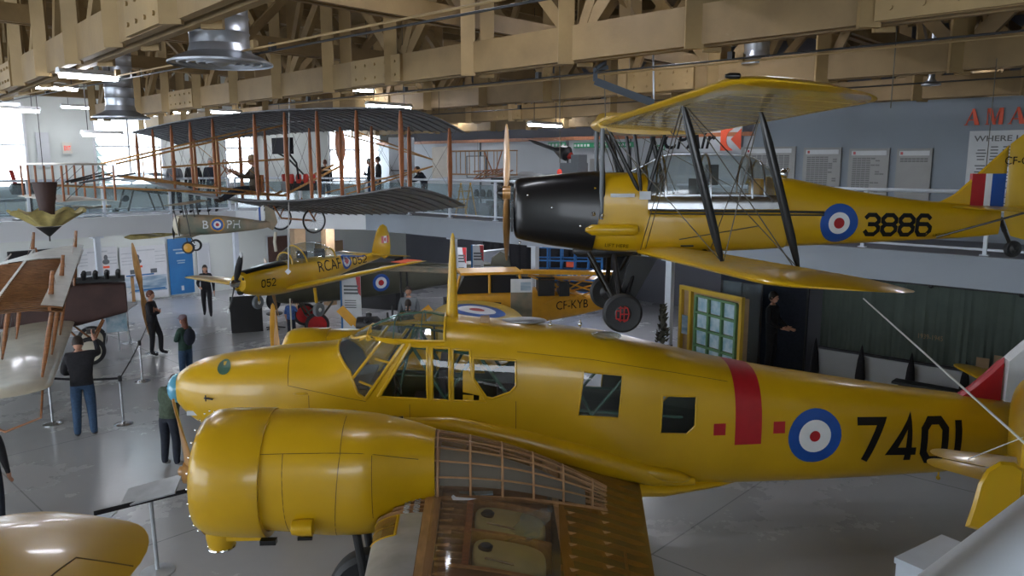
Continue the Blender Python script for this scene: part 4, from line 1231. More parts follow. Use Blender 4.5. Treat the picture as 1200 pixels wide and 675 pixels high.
# red band goes right over the back: build as a hoop band around the skin
m = MB(); m.norm = False
rows = []
for k in range(45):
    t = -math.pi * 0.10 + math.pi * 1.2 * k / 44 - 0
    dz = math.sin(t); dy = -math.cos(t)
    row = []
    for x in (7.28, 7.40, 7.52, 7.64):
        zc = 1.55
        h = skin_bvh.ray_cast(V((x, 0, zc)), V((0, dy, dz)))
        row.append(h[0] + V((0, dy, dz)) * 0.006)
    rows.append(row)
rows = [r for r in rows if not (r[0].z < 1.06)]
m.sheet(rows); m.build('red_band', 'red', AN)
for x in (6.99 + .08, 7.80 + .08): strip('red_square', [(x - .08, 1.64), (x - .08, 1.48)], [(x + .08, 1.64), (x + .08, 1.48)], 'red')
roundel_on('roundel', (8.38, -1.5, 1.42), (1, 0, 0), (0, 0, 1), 0.37, AN, skin_bvh, (0, 1, 0), (1, .60, .20))
ROT = -R(3)
digits_on('serial_number', '7401', (9.02, -1.5, 0.99), (1, 0, -0.035), (0.0, 0, 1), 0.66, 'ink', AN, 1.46, skin_bvh, (0, 1, 0), 0.006, 0.12, cw=0.50, gap=0.26, t=0.165)
# fin and rudder
m = MB()
def slab(mb, poly, th, y=0, mi=0):
    n = len(poly); cx = sum(p[0] for p in poly) / n; cz = sum(p[1] for p in poly) / n
    outer = [V((p[0], y, p[1])) for p in poly]
    inn = lambda s_: [V((cx + (p[0] - cx) * 0.86, y + s_ * th / 2, cz + (p[1] - cz) * 0.86)) for p in poly]
    a = inn(-1); b = inn(1)
    vs = outer + a + b
    fs = [(i, (i + 1) % n, n + (i + 1) % n, n + i) for i in range(n)] + [(i, 2 * n + i, 2 * n + (i + 1) % n, (i + 1) % n) for i in range(n)]
    fs += [tuple(range(n, 2 * n)), tuple(reversed(range(2 * n, 3 * n)))]
    mb.add(vs, fs, mi)
slab(m, [(10.60, 1.72), (10.85, 1.88), (11.1, 2.10), (11.31, 2.31), (11.31, 1.5), (10.9, 1.5)], 0.14); m.build('fin_leading_part', 'red', AN, True, 20)
m = MB(); slab(m, [(11.31, 2.31), (11.60, 2.58), (11.60, 1.5), (11.31, 1.5)], 0.17); m.build('fin_flash', 'white', AN, True, 20)
m = MB(); slab(m, [(11.60, 2.58), (11.85, 2.80), (12.2, 3.0), (12.5, 3.05), (12.5, 1.4), (11.60, 1.5)], 0.17); m.build('fin', 'blue', AN, True, 20)
m = MB(); slab(m, [(12.52, 3.05), (12.8, 2.98), (13.1, 2.6), (13.2, 2.2), (13.15, 1.6), (12.9, 1.2), (12.52, 1.1)], 0.12); m.build('rudder', 'yellow', AN, True, 20)
for s_ in (-1, 1):
    m = MB(); secs = [((12.0, s_ * .1, 1.45), (12.8, s_ * .1, 1.40), .10, 0), ((12.2, s_ * 2.2, 1.50), (12.8, s_ * 2.2, 1.46), .10, 0)]
    secs += round_tip((12.2, s_ * 2.2, 1.50), (12.8, s_ * 2.2, 1.46), (0, s_, 0), .5, .1, 0)
    wing(m, secs); m.build('tailplane', 'yellow', AN)
    m = MB(); secs = [((12.81, s_ * .15, 1.40), (13.25, s_ * .15, 1.36), .06, 0), ((12.81, s_ * 2.5, 1.44), (13.15, s_ * 2.4, 1.40), .06, 0)]
    wing(m, secs); m.build('elevator', 'yellow', AN)
m = MB(); m.bar((11.4, 0, 0.95), (11.6, 0, 0.25), .06, .06); m.build('tail_leg', 'dark', AN)
wheel(AN, (11.62, 0, 0.20), (0, 1, 0), 0.20, 0.13, name='tail_wheel')
m = MB(); m.ball((10.45, -.1, .58), 0.03); m.tube((10.45, -.1, .58), (10.45, -.1, .70), .012); m.build('drain_stub', 'yellow', AN)

# ---------------------------------------------------------------- wings
def LEz(y): return 1.42 + 0.045 * (abs(y) - 0.6)
def sec(y, far=False):
    ay = abs(y)
    if ay < 0.6: ay = 0.6
    xl = 2.86 + 0.035 * (ay - 2.4); xt = 6.05 - 0.17 * (ay - 0.6)
    zl = 1.30 + 0.06 * (ay - 0.6)
    zt = 0.80 + 0.10 * (ay - 0.6)
    if far: xt = 6.0 - 0.20 * (ay - .6); zl = 1.30 + 0.105 * (ay - .6); zt = .90 + .150 * (ay - .6)
    return V((xl, y, zl)), V((xt, y, zt))
def airf(le, te, t, th=0.16, cam_=0.015, side=1):
    c = te - le; L_ = c.length
    h = 5 * th * (0.2969 * math.sqrt(t) - 0.126 * t - 0.3516 * t * t + 0.2843 * t ** 3 - 0.1015 * t ** 4)
    return le + c * t + V((0, 0, L_ * (side * h + 4 * cam_ * t * (1 - t))))
# starboard wing: fully covered
m = MB(); secs = []
for y in (0.5, 2.0, 4.0, 5.8):
    le, te = sec(y, True); secs.append((le + V((0, 0, -.06)), te, 0.15, .01))
le, te = sec(5.8, True); secs += round_tip(le + V((0, 0, -.06)), te, (0, 1, 0.06), 1.7, .13, .01, 7, .5, .45)
wing(m, secs, 16); m.build('wing', 'yellow2', AN)
wb = bvh_of(m)
roundel_on('wing_roundel', (3.95, 6.1, 4), (0, 1, 0), (-1, 0, 0), 0.62, AN, wb, (0, 0, -1), (1, .66, .27))
# port wing: uncovered structure
TIP = -8.0
ys_in, ys_out = -0.55, -7.2
WO = thing('x', None, None)
bpy.data.objects.remove(WO)
TS = [0.0, 0.01, 0.03, 0.06, 0.10, 0.16, 0.22, 0.30, 0.4, 0.5, 0.6, 0.7, 0.8, 0.9, 1.0]
def srf(y, t, side=1, d=0.0):
    le, te = sec(y); p = airf(le, te, t, side=side); p.z -= d * side; return p
def patch(name, mt, y0, y1, t0, t1, side=1, d=0.0, ny=10, nt=12, sol=0):
    mb = MB(); mb.norm = False
    rows = [[srf(y0 + (y1 - y0) * i / ny, t0 + (t1 - t0) * (k / nt) ** (1.6 if t0 == 0 else 1), side, d) for k in range(nt + 1)] for i in range(ny + 1)]
    mb.sheet(rows)
    if sol: mb.solid(sol)
    return mb.build(name, mt, AN, True, 60)
patch('lower_skin', 'ply', ys_in, ys_out, 0.02, 0.62, -1, 0.01, 14, 16)
patch('lower_skin', 'yellow2', ys_in, ys_out, 0.62, 1.0, -1, 0.0, 14, 10)
# leading edge: bare metal skin outboard, ribs near the nacelle
patch('leading_edge_skin', 'alu', -3.45, ys_out, 0.0, 0.17, 1, -0.004, 10, 12)
patch('leading_edge_skin', 'alu', -2.97, -3.45, 0.085, 0.17, 1, -0.004, 4, 5)
# spars: flat booms on the upper surface plus webs
def boom(y0, y1, t, w, mt='spar', name='wing_spar', hgt=0.03, t1=None):
    mb = MB(); rings = []
    for k in range(15):
        y = y0 + (y1 - y0) * k / 14; tt = t + ((t1 if t1 is not None else t) - t) * k / 14
        a = srf(y, tt - w / 2 / 3.0); b = srf(y, tt + w / 2 / 3.0)
        rings.append([a + V((0, 0, .003)), b + V((0, 0, .003)), b - V((0, 0, hgt)), a - V((0, 0, hgt))])
    mb.loft(rings); return mb.build(name, mt, AN, False)
boom(-2.2, ys_out, 0.20, 0.17); boom(ys_in, ys_out, 0.625, 0.12, t1=0.76)
boom(-3.0, ys_out, 0.90, 0.03, 'rib', 'stringer')
for tt in (0.20, 0.63):
    mb = MB(); mb.norm = False
    rows = [[srf(y, tt), srf(y, tt, -1)] for y in (ys_in + (ys_out - ys_in) * k / 12 for k in range(13))]
    mb.sheet(rows); mb.build('spar_web', 'ply', AN, False)
# ribs
def rib(y, t0, t1, mt='rib', w=0.016, name='wing_rib', hgt=0.05, web=False):
    mb = MB(); rings = []; n = 16
    for k in range(n + 1):
        t = t0 + (t1 - t0) * (k / n) ** (1.7 if t0 < .01 else 1)
        a = srf(y, t); z2 = srf(y, t, -1).z + .012 if web else a.z - min(hgt, max(0.01, a.z - srf(y, t, -1).z - .01))
        rings.append([V((a.x, y - w / 2, a.z)), V((a.x, y + w / 2, a.z)), V((a.x, y + w / 2, z2)), V((a.x, y - w / 2, z2))])
    mb.loft(rings); return mb.build(name, mt, AN, False)
y = -2.32
k = 0
while y > -3.0: rib(y, 0.0, 0.175, 'rib'); y -= 0.11
y = -2.45
while y > ys_out:
    if y > -4.05: rib(y, 0.235, 0.335, 'rib', 0.014)
    k += 1; y -= 0.135
for y in (-2.55, -3.30, -4.05): rib(y, 0.235, 0.63, 'spar', 0.05, web=True)
for y in (-4.4, -4.8, -5.3, -5.8, -6.3): rib(y, 0.235, 0.63, 'rib', 0.03, web=True)
k = 0; y = -1.0
while y > ys_out:
    rib(y, 0.66, 0.985, 'rib', 0.015); y -= 0.27
# triangular gussets on the ribs
mb = MB()
y = -2.6
while y > -5:
    a = srf(y, 0.30); mb.prism([(-.14, 0), (0.02, -.035), (0.02, .035)], a + V((-.08, 0, .004)), (1, 0, 0), (0, 1, 0), (0, 0, .008)); y -= .27
for q in (.70, .83):
    y = -1.6
    while y > -5:
        a = srf(y, q); mb.prism([(-.05, -.05), (0.06, 0), (-.05, .05)], a + V((0, 0, .003)), (1, 0, 0), (0, 1, 0), (0, 0, .006)); y -= .27
mb.build('rib_gussets', 'spar', AN, False)
# cross posts between tanks
boom(-2.55, -4.03, 0.335, 0.07, 'strut', 'compression_member', .06)
# brown plywood bay outboard of the tanks
patch('plywood_bay', 'ply', -4.07, ys_out, 0.235, 0.62, 1, 0.012, 8, 10)
# fuel tanks
for (ya, yb) in ((-2.62, -3.23), (-3.38, -3.98)):
    mb = MB(); rings = []
    N_ = 24
    for s_, zz in ((0.86, -.22), (1.0, -.12), (1.0, -.035), (0.97, -.012), (0.90, 0.0)):
        ring = []
        for q in range(N_):
            a = 2 * math.pi * q / N_; ct = math.cos(a); st = math.sin(a)
            tt = 0.482 + 0.128 * s_ * math.copysign(abs(ct) ** 0.5, ct); yy = (ya + yb) / 2 + (ya - yb) / 2 * s_ * math.copysign(abs(st) ** 0.55, st)
            p = srf(yy, tt); ring.append(V((p.x, p.y, p.z + zz - 0.02)))
        rings.append(ring)
    mb.loft(rings)
    t = mb.build('fuel_tank', 'tank', AN, True, 50)
    mb = MB(); p = srf((ya + yb) / 2 + .05, 0.40); mb.lathe([(0.06, -.03), (0.07, 0.0), (0.05, .02), (0.01, .025)], p, n=18); mb.build('filler_cap', 'dark', t)
    mb = MB(); p = srf(yb + .1, 0.40); q = srf(yb + .06, 0.50); mb.tube(p + V((0, 0, .01)), q + V((0, 0, .01)), .010); mb.build('fuel_line', 'chrome', t)
# clear covering with crumpled torn patch, amber film aft
patch('clear_covering', 'film', -2.35, ys_out, 0.20, 0.66, 1, -0.012, 14, 14)
patch('amber_covering', 'amber', ys_in, ys_out, 0.66, 1.0, 1, -0.004, 20, 12)
patch('root_walkway', 'amber', ys_in, -1.55, 0.30, 0.60, 1, -0.004, 6, 8)
mb = MB(); random.seed(4)
c = srf(-3.0, 0.62)
rows = []
for i in range(7):
    rows.append([V((c.x - .22 + .10 * k + random.uniform(-.03, .03) - .04 * i, c.y + .28 - .11 * i + random.uniform(-.03, .03), srf(c.y, .56).z + .02 + random.uniform(0, .05))) for k in range(4 if i < 6 else 4)])
mb.sheet(rows); mb.build('torn_film', 'bal', AN, False)
mb = MB(); c = srf(-2.62, .30) + V((0, 0, .02))
mb.prism([(-.10, .04), (-.08, .09), (-.05, .03), (.16, -.02), (.08, -.05), (-.08, -.04)], c, (1, 0, 0), (0, 1, 0), (0, 0, .003)); mb.build('paper_scrap', 'white', AN, False)
mb = MB(); c = srf(-2.42, .36) + V((0, 0, .015)); mb.prism([(-.2, .06), (.16, .05), (.16, -.05), (-.2, -.04)], c, (1, 0, 0), (0, 1, 0), (0, 0, .003)); mb.build('film_label', 'mural', AN, False)
# landing light window in the leading edge
mb = MB(); mb.norm = False
mb.sheet([[srf(y, t, 1, -.010) for t in (0.0, .003, .01, .02, .04, .06, .085)] for y in (-3.0, -3.15, -3.3, -3.45)]); mb.build('landing_light_window', 'amber', AN)
mb = MB()
for y in (-3.0, -3.22, -3.45): mb.path([srf(y, t, 1, -.004) for t in (.002, .01, .02, .035, .06, .085)], .010 if y != -3.22 else .006, 6)
mb.path([srf(y, .085, 1, -.004) for y in (-3.0, -3.22, -3.45)], .016, 6); mb.build('light_window_frame', 'yellow', AN)
mb = MB(); p = srf(-3.22, .03); mb.lathe([(0.10, 0), (0.09, .05), (0.02, .10)], p + V((.12, 0, -.10)), (1, 0, 0), 16); mb.build('landing_lamp', 'tank', AN)
# vent box with lattice near the nacelle, brown recess wall
mb = MB()
for k in range(5):
    y = -2.42 - .11 * k
    for q in (.10, .135): mb.bar(srf(y, q), srf(y - .055, q + .02), .014, .014); mb.bar(srf(y - .055, q), srf(y - .11, q + .02), .014, .014)
mb.build('lattice_strip', 'alu', AN, False)
patch('leading_edge_web', 'ply', -2.2, -2.97, 0.02, 0.17, 1, 0.05, 4, 8)

# root fillet
m = MB(); rings = []
for x, y0, z0, r in [(2.4, -.64, 1.70, .02), (2.9, -.66, 1.72, .10), (3.6, -.66, 1.68, .14), (4.5, -.68, 1.45, .17), (5.5, -.66, 1.15, .18), (6.2, -.60, .92, .14), (6.8, -.54, .80, .05)]:
    rings.append([V((x, y0 + r * .8 * math.cos(a), z0 + r * math.sin(a))) for a in (2 * math.pi * k / 16 for k in range(16))])
m.loft(rings); m.build('wing_root_fairing', 'yellow', AN)
m = MB(); rings = []
for x, w_, z0, z1 in [(2.6, .35, 1.2, 1.0), (3.4, .62, 1.35, .80), (4.6, .66, 1.2, .62), (5.6, .64, 1.0, .52), (6.4, .55, .85, .50), (7.2, .35, .75, .58), (7.8, .1, .72, .64)]:
    rings.append([V((x, w_ * 1.12 * math.cos(a), (z0 + z1) / 2 + (z0 - z1) / 2 * math.sin(a))) for a in (2 * math.pi * k / 24 for k in range(24))])
m.loft(rings); m.build('belly_fairing', 'yellow', AN)

# ---------------------------------------------------------------- nacelles
def nacelle(y0, zc, detail, dx=0.0):
    before = set(AN.children)
    N_ = MB()
    # cowling ring
    N_.lathe([(0.40, 0.16), (0.43, 0.06), (0.50, 0.0), (0.58, 0.03), (0.635, 0.12), (0.655, 0.26), (0.66, 0.45), (0.66, 0.70), (0.655, 0.71), (0.60, 0.71), (0.60, 0.3)], (1.06, y0, zc), (1, 0, -0.03), 56, caps=False)
    c = N_.build('engine_cowling', 'yellow', AN, True, 50)
    b = MB(); rings = []
    KN = [(1.74, .60, zc - .60, zc + .615, 2.1, 0), (2.0, .61, zc - .62, zc + .62, 2.2, 0), (2.4, .61, zc - .66, zc + .60, 2.3, 0), (2.75, .59, zc - .66, zc + .55, 2.4, .02), (2.95, .53, zc - .62, zc + .50, 2.5, .06), (3.2, .44, zc - .5, zc + .42, 2.5, .12), (3.45, .38, zc - .40, zc + .32, 2.4, .16)]
    if not detail: KN += [(4.2, .32, zc - .45, zc + .1, 2.4, .2), (5.0, .1, zc - .5, zc - .2, 2.2, .2)]
    body(b, KN, 48, 4, yc=y0, caps=True)
    nb = b.build('nacelle', 'yellow', AN, True, 50)
    bb = bvh_of(b)
    # engine inside
    e = MB(); e.lathe([(0.02, -.18), (.10, -.16), (.16, 0), (.20, .2)], (1.25, y0, zc), (1, 0, 0), 20)
    for k in range(7):
        a = 2 * math.pi * k / 7; d = V((0, math.cos(a), math.sin(a)))
        for j in range(8): e.lathe([(.085, -.008), (.085, .008)], V((1.38, y0, zc)) + d * (.2 + .04 * j), d, 12)
        e.tube(V((1.38, y0, zc)) + d * .18, V((1.38, y0, zc)) + d * .55, .065, n=10)
    e.build('radial_engine', 'dark', AN)
    e = MB(); hub = V((0.93, y0, zc + .0)); ax = V((1, 0, -.03))
    dirs = (V((0, -.37, .93)), V((0, .37, -.93))) if detail else (V((0, .0, 1)), V((0, 0, -1)))
    for d in dirs: prop_blade(e, hub, ax, d, .95, 0.25)
    e.lathe([(0.13, -.06), (.13, .06)], hub, ax, 20); e.lathe([(.02, -.14), (.05, -.12), (.06, -.05)], hub, ax, 16)
    e.build('propeller', 'propwood', AN)
    if detail:
        d = MB(); o = V((1.38, y0 - .05, zc - .70))
        d.lathe([(.13, -.16), (.15, -.05), (.15, .12)], (1.22, y0 - .10, zc - .63), (0, 0, 1), 20); d.box((1.45, y0 - .10, zc - .60), (.45, .24, .16)); d.build('air_intake', 'yellow', AN)
        d = MB(); d.torus((1.22, y0 - .10, zc - .79), (0, 0, 1), .13, .016, 24, 8); d.build('intake_rim', 'chrome', AN)
        d = MB(); d.lathe([(.07, -.1), (.085, 0), (.085, .10), (.06, .105)], (2.18, y0 - .60, zc - .36), (1, 0, 0), 16); d.build('exhaust_scoop', 'yellow', AN)
        d = MB(); d.box((2.2, y0 - .61, zc - .47), (.14, .03, .03)); d.build('vent_slot', 'black', AN)
        d = MB(); d.box((1.76, y0 - .3, zc - .65), (.16, .08, .05)); d.build('cowl_bracket', 'black', AN)
        j = MB()
        def nj(pts):
            P = []
            for a, b2 in zip(pts, pts[1:]):
                for k in range(12):
                    x = a[0] + (b2[0] - a[0]) * k / 12; an = a[1] + (b2[1] - a[1]) * k / 12
                    h = bb.ray_cast(V((x, y0, zc)), V((0, -math.cos(an), math.sin(an))))
                    if h[0] is not None: P.append(h[0])
            if len(P) > 1: j.path(P, .004, 5)
        nj([(1.78, .62), (3.43, .62)]); nj([(2.55, 1.5), (2.55, .62), (2.45, -1.2)]); nj([(2.0, .62), (2.0, -1.2)]); nj([(2.85, .60), (2.85, -.7)])
        j.build('panel_joints', 'panelink', nb)
        r = MB()
        for a in range(14):
            an = R(-50 + a * 14); r.ball((1.10, y0 - .615 * math.cos(an), zc + .615 * math.sin(an)), .012, 8, 5)
        r.build('cowl_fasteners', 'chrome', c)
    # undercarriage
    w = wheel(AN, (2.75, y0, .46), (0, 1, 0), .46, .28, name='main_wheel')
    l = MB()
    for s_ in (-1, 1): l.tube((2.75, y0 + s_ * .26, .46), (2.6, y0 + s_ * .26, zc - .3), .045); l.tube((2.75, y0 + s_ * .26, .50), (3.5, y0 + s_ * .22, zc - .3), .03)
    l.tube((2.75, y0 - .3, .46), (2.75, y0 + .3, .46), .05); l.build('undercarriage_leg', 'dark', AN)
    for o in set(AN.children) - before: o.location.x = dx
nacelle(-2.38, 1.84, True)
nacelle(2.35, 1.68, False, -0.28)
# skeletal rear fairing behind the port nacelle
fy = -2.35
cone = []
def ctop(x): t = (x - 3.45) / 1.95; return V((x, 0, 2.16 * (1 - t) + 1.36 * t + .12 * math.sin(math.pi * t)))
def cw(x): t = (x - 3.45) / 1.95; return .36 * (1 - t ** 1.2) + .02
def cbase(x, s_):
    y = fy + .14 + cw(x) * s_ + .12 * (x - 3.45)
    return V((x, y, airf(*sec(y), min(1, max(.02, (x - sec(y)[0].x) / (sec(y)[1].x - sec(y)[0].x)))).z))
def carc(x, a):
    """a from 0 (outboard base) to pi (inboard base)"""
    b0 = cbase(x, -1); b1 = cbase(x, 1); c = (b0 + b1) / 2; hh = max(.01, ctop(x).z - c.z)
    return V((x, c.y - (b1.y - b0.y) / 2 * math.cos(a), c.z + hh * math.sin(a) ** .8))
for k in range(11):
    a = math.pi * k / 10
    mb = MB(); mb.path([carc(3.45 + 1.9 * i / 16, a) for i in range(17)], .011 if k not in (0, 10) else .03, 6); mb.build('fairing_stringer', 'rib', AN)
for k in range(6):
    x = 3.48 + .34 * k
    mb = MB(); mb.path([carc(x, math.pi * i / 16) for i in range(17)], .014, 6); mb.build('fairing_former', 'rib', AN)
mb = MB(); mb.norm = False; mb.sheet([[carc(3.45 + 1.88 * i / 14, math.pi * k / 14) + V((0, 0, .012)) for k in range(15)] for i in range(15)]); mb.build('fairing_film', 'film', AN)
mb = MB(); mb.sheet([[carc(3.5 + 1.6 * i / 8, math.pi * k / 8) * 1.0 - V((0, 0, .12 + .05 * math.sin(math.pi * k / 8))) for k in range(1, 8)] for i in range(9)]); mb.build('fairing_bulkhead', 'slate', AN)
# ================================================================== SUSPENDED YELLOW BIPLANE (3886)
TM = thing('biplane', 'yellow biplane numbered 3886 with black nose, hanging above the big twin-engine aircraft', 'aircraft', (0, 10.0, 0), 0)
# fuselage in sections: engine bay, cockpit tub, tail
fr = MB(); body(fr, [(1.03, .345, 3.90, 4.86, 3.6), (1.2, .352, 3.88, 4.875, 3.6), (1.5, .365, 3.86, 4.88, 3.4), (1.70, .365, 3.86, 4.87, 3.4)], 48, 4)
body(fr, [(1.66, .365, 3.86, 4.47, 5), (2.4, .37, 3.87, 4.45, 5), (3.1, .35, 3.90, 4.45, 5), (3.46, .335, 3.92, 4.46, 5)], 48, 4)
body(fr, [(3.30, .32, 3.92, 4.83, 2.6), (3.6, .32, 3.93, 4.80, 2.6), (4.1, .30, 3.95, 4.70, 2.6), (4.7, .25, 3.98, 4.60, 2.6), (5.3, .18, 4.01, 4.52, 2.5), (5.9, .10, 4.04, 4.47, 2.4), (6.33, .04, 4.08, 4.44, 2.2)], 48, 4)
tb = bvh_of(fr)
fr.build('fuselage', 'yellow', TM, True, 40)
def tskin(x, z, off=0.0):
    h = tb.ray_cast(V((x, -3, z)), V((0, 1, 0)))
    return (h[0] if h[0] is not None else V((x, -.1, z))) + V((0, -off, 0))
# black cowling with slanted rear edge
m = MB(); rings = []
for x, w, zb, zt, e in crom([(0.02, .12, 4.14, 4.66, 2.4), (0.04, .21, 4.06, 4.76, 2.8), (0.10, .27, 4.02, 4.80, 3.2), (0.45, .315, 3.955, 4.845, 3.6), (0.8, .345, 3.91, 4.88, 3.8), (1.10, .372, 3.868, 4.905, 3.8)], 4):
    zc = (zb + zt) / 2; h = (zt - zb) / 2; r = []
    for k in range(48):
        t = 2 * math.pi * (k + .5) / 48; c = math.cos(t); s_ = math.sin(t)
        z = zc + h * math.copysign(abs(s_) ** (2 / e), s_)
        # the upper part of the cowl is narrower: a shallow crease half way up
        ww = w * (1.0 - 0.12 * max(0, (z - 4.42) / 0.45) + 0.03 * max(0, (4.4 - z)))
        r.append(V((x + (z - 4.4) * 0.16 * max(0, (x - .3) / .8), ww * math.copysign(abs(c) ** (2 / e), c), z)))
    rings.append(r)
m.loft(rings); m.build('engine_cowling', 'black', TM, True, 45)
m = MB(); m.box((0.0, -.12, 4.28), (0.03, .14, .30)); m.box((0.0, .12, 4.28), (.03, .14, .30)); m.build('cooling_intake', 'dark', TM, False)
m = MB()
for x, z in ((.86, 4.22), (.5, 4.45), (.2, 4.60), (.1, 4.0)): m.ball((x, -.36 if x > .4 else -.29, z), .018, 8, 6)
m.build('cowl_latch', 'chrome', TM)
m = MB(); hub = V((-.07, 0, 4.62)); d = V((0.0, .10, .995)).normalized()
for s_ in (-1, 1): prop_blade(m, hub, (1, 0, 0), d * s_, 0.88, 0.17, twist0=.75, twist1=.42)
m.lathe([(.09, -.05), (.09, .05)], hub, (1, 0, 0), 20); m.build('propeller', 'propwood', TM)
m = MB(); m.lathe([(.01, -.13), (.05, -.10), (.08, -.05), (.08, -.03)], hub, (1, 0, 0), 20); m.build('propeller_boss', 'black', TM)
# small fittings on the yellow nose
m = MB(); rings = [[V((x, -.355 + .055 * s_ * math.cos(a), 4.17 + .075 * s_ * math.sin(a))) for a in (2 * math.pi * k / 14 for k in range(14))] for x, s_ in ((.92, .3), (1.0, .9), (1.1, 1), (1.52, 1), (1.58, .8), (1.60, .1))]
m.loft(rings); m.build('side_bulge', 'yellow', TM)
m = MB(); m.ball((1.02, -.38, 4.37), (.03, .05, .03), 10, 6); m.ball((1.13, -.38, 4.35), (.03, .04, .03), 10, 6); m.build('filler_cap', 'chrome', TM)
m = MB(); m.box((1.38, -.362, 4.60), (.30, .02, .045)); m.box((1.66, -.362, 4.60), (.14, .02, .10)); m.build('nose_fitting', 'alu', TM, False)
text_on('lettering', 'LIFT HERE', (1.18, -1, 3.95), (1, 0, -.05), (0, 0, 1), 0.045, 'ink', TM, width=.30, bvh=tb, dirn=(0, 1, 0), off=.004, grid=0)
text_on('lettering', 'LIFT HERE', (5.42, -1, 4.07), (1, 0, 0.02), (0, 0, 1), 0.035, 'ink', TM, width=.24, bvh=tb, dirn=(0, 1, 0), off=.004, grid=0)
m = MB(); m.path([(1.72, -.385, 4.42), (2.5, -.39, 4.405), (3.3, -.37, 4.40), (3.92, -.33, 4.385)], .016, 6); m.path([(1.72, -.385, 4.375), (3.92, -.335, 4.35)], .010, 6); m.build('canopy_rail', 'dark', TM)
m = MB(); m.norm = False
rows = []
for x in (1.70, 2.2, 2.8, 3.35): rows.append([V((x, -.38 + .01 * k / 3 + (.03 if k > 2 else 0), 4.43 + .17 * k / 3)) for k in range(4)])
m.sheet(rows); m.build('cockpit_sill', 'steel', TM)
m = MB(); m.sheet([[V((x, .37, 4.43 + .13 * k)) for k in range(2)] for x in (1.70, 3.35)]); m.build('cockpit_sill', 'steel', TM)
# greenhouse canopy
def chp(x, h, w, a):
    return V((x, -w * math.cos(a), 4.50 + h * math.sin(a) ** .75))
CK = [(1.50, .38, .26), (1.70, .47, .32), (1.92, .58, .345), (2.10, .61, .35), (2.6, .61, .35), (3.0, .59, .35), (3.16, .53, .34), (3.42, .33, .31)]
m = MB(); m.norm = False
m.sheet([[chp(x, h, w, math.pi * k / 24) for k in range(25)] for x, h, w in crom(CK, 3)]); m.build('canopy_glass', 'perspex', TM)
m = MB()
for x, h, w in (CK[1], CK[2], (2.48, .61, .35), CK[5], CK[6]): m.path([chp(x, h, w, math.pi * k / 24) for k in range(25)], .016, 6)
m.path([chp(x, h, w, math.pi * .5) for x, h, w in crom(CK, 3)], .010, 6)
for a in (.03, .97): m.path([chp(x, h, w, math.pi * a) for x, h, w in crom(CK[1:], 3)], .014, 6)
m.build('canopy_frame', 'steel', TM)
for x in (2.15, 2.95):
    m = MB(); m.box((x + .22, 0, 4.55), (.08, .46, .5)); m.box((x + .05, 0, 4.30), (.4, .46, .08)); m.build('cockpit_seat', 'seat' if x < 2.5 else 'orange', TM, False)
m = MB(); m.box((1.86, 0, 4.62), (.06, .5, .26)); m.box((2.56, -.05, 4.85), (.12, .2, .26)); m.build('instrument_panel', 'dark', TM, False)
m = MB(); m.lathe([(.11, 0), (.13, .05), (.02, .10)], (3.0, 0, 4.85), (1, 0, 0), 16); m.build('head_fairing', 'steel', TM)
m = MB(); m.ball((3.50, -.0, 4.86), (.05, .05, .07), 10, 8); m.tube((3.5, 0, 4.8), (3.56, 0, 4.93), .02); m.build('beacon', 'chrome', TM)
roundel_on('roundel', (4.13, -1, 4.25), (1, 0, 0), (0, 0, 1), 0.245, TM, tb, (0, 1, 0), (1, .56, .28))
digits_on('serial_number', '3886', (4.47, -1, 4.08), (1, 0, -0.02), (0, 0, 1), 0.30, 'ink', TM, 0.88, tb, (0, 1, 0), .005, .10, cw=0.62, gap=0.20, t=0.18)
# fin and rudder
def tslab(poly, th, name, mt, y=0):
    m = MB(); n = len(poly); cx = sum(p[0] for p in poly) / n; cz = sum(p[1] for p in poly) / n
    outer = [V((p[0], y, p[1])) for p in poly]; vs = list(outer)
    for s_ in (-1, 1): vs += [V((cx + (p[0] - cx) * .88, y + s_ * th / 2, cz + (p[1] - cz) * .88)) for p in poly]
    fs = [(i, (i + 1) % n, n + (i + 1) % n, n + i) for i in range(n)] + [(i, 2 * n + i, 2 * n + (i + 1) % n, (i + 1) % n) for i in range(n)] + [tuple(range(n, 2 * n)), tuple(reversed(range(2 * n, 3 * n)))]
    m.add(vs, fs); return m.build(name, mt, TM, True, 25)
tslab([(5.46, 4.46), (5.72, 4.60), (5.99, 4.86), (6.37, 5.23), (6.37, 4.40), (5.9, 4.38)], .05, 'fin', 'yellow')
tslab([(6.385, 5.24), (6.62, 5.43), (6.82, 5.52), (7.02, 5.48), (7.18, 5.25), (7.24, 4.9), (7.18, 4.45), (6.98, 4.12), (6.72, 4.0), (6.50, 4.06), (6.39, 4.3)], .05, 'rudder', 'yellowf')
m = MB()
for mi, (a, b) in enumerate(((5.92, 6.09), (6.09, 6.175), (6.175, 6.35))): m.box(((a + b) / 2, 0, 4.645), (b - a, .062, .44 if mi else .44), None, mi)
m.build('fin_flash', ['red', 'white', 'blue'], TM, False)
text_on('registration', 'CF-C', (6.28 + .03, -.034, 4.98), (1, 0, 0), (0, 0, 1), .10, 'ink', TM, width=.30)
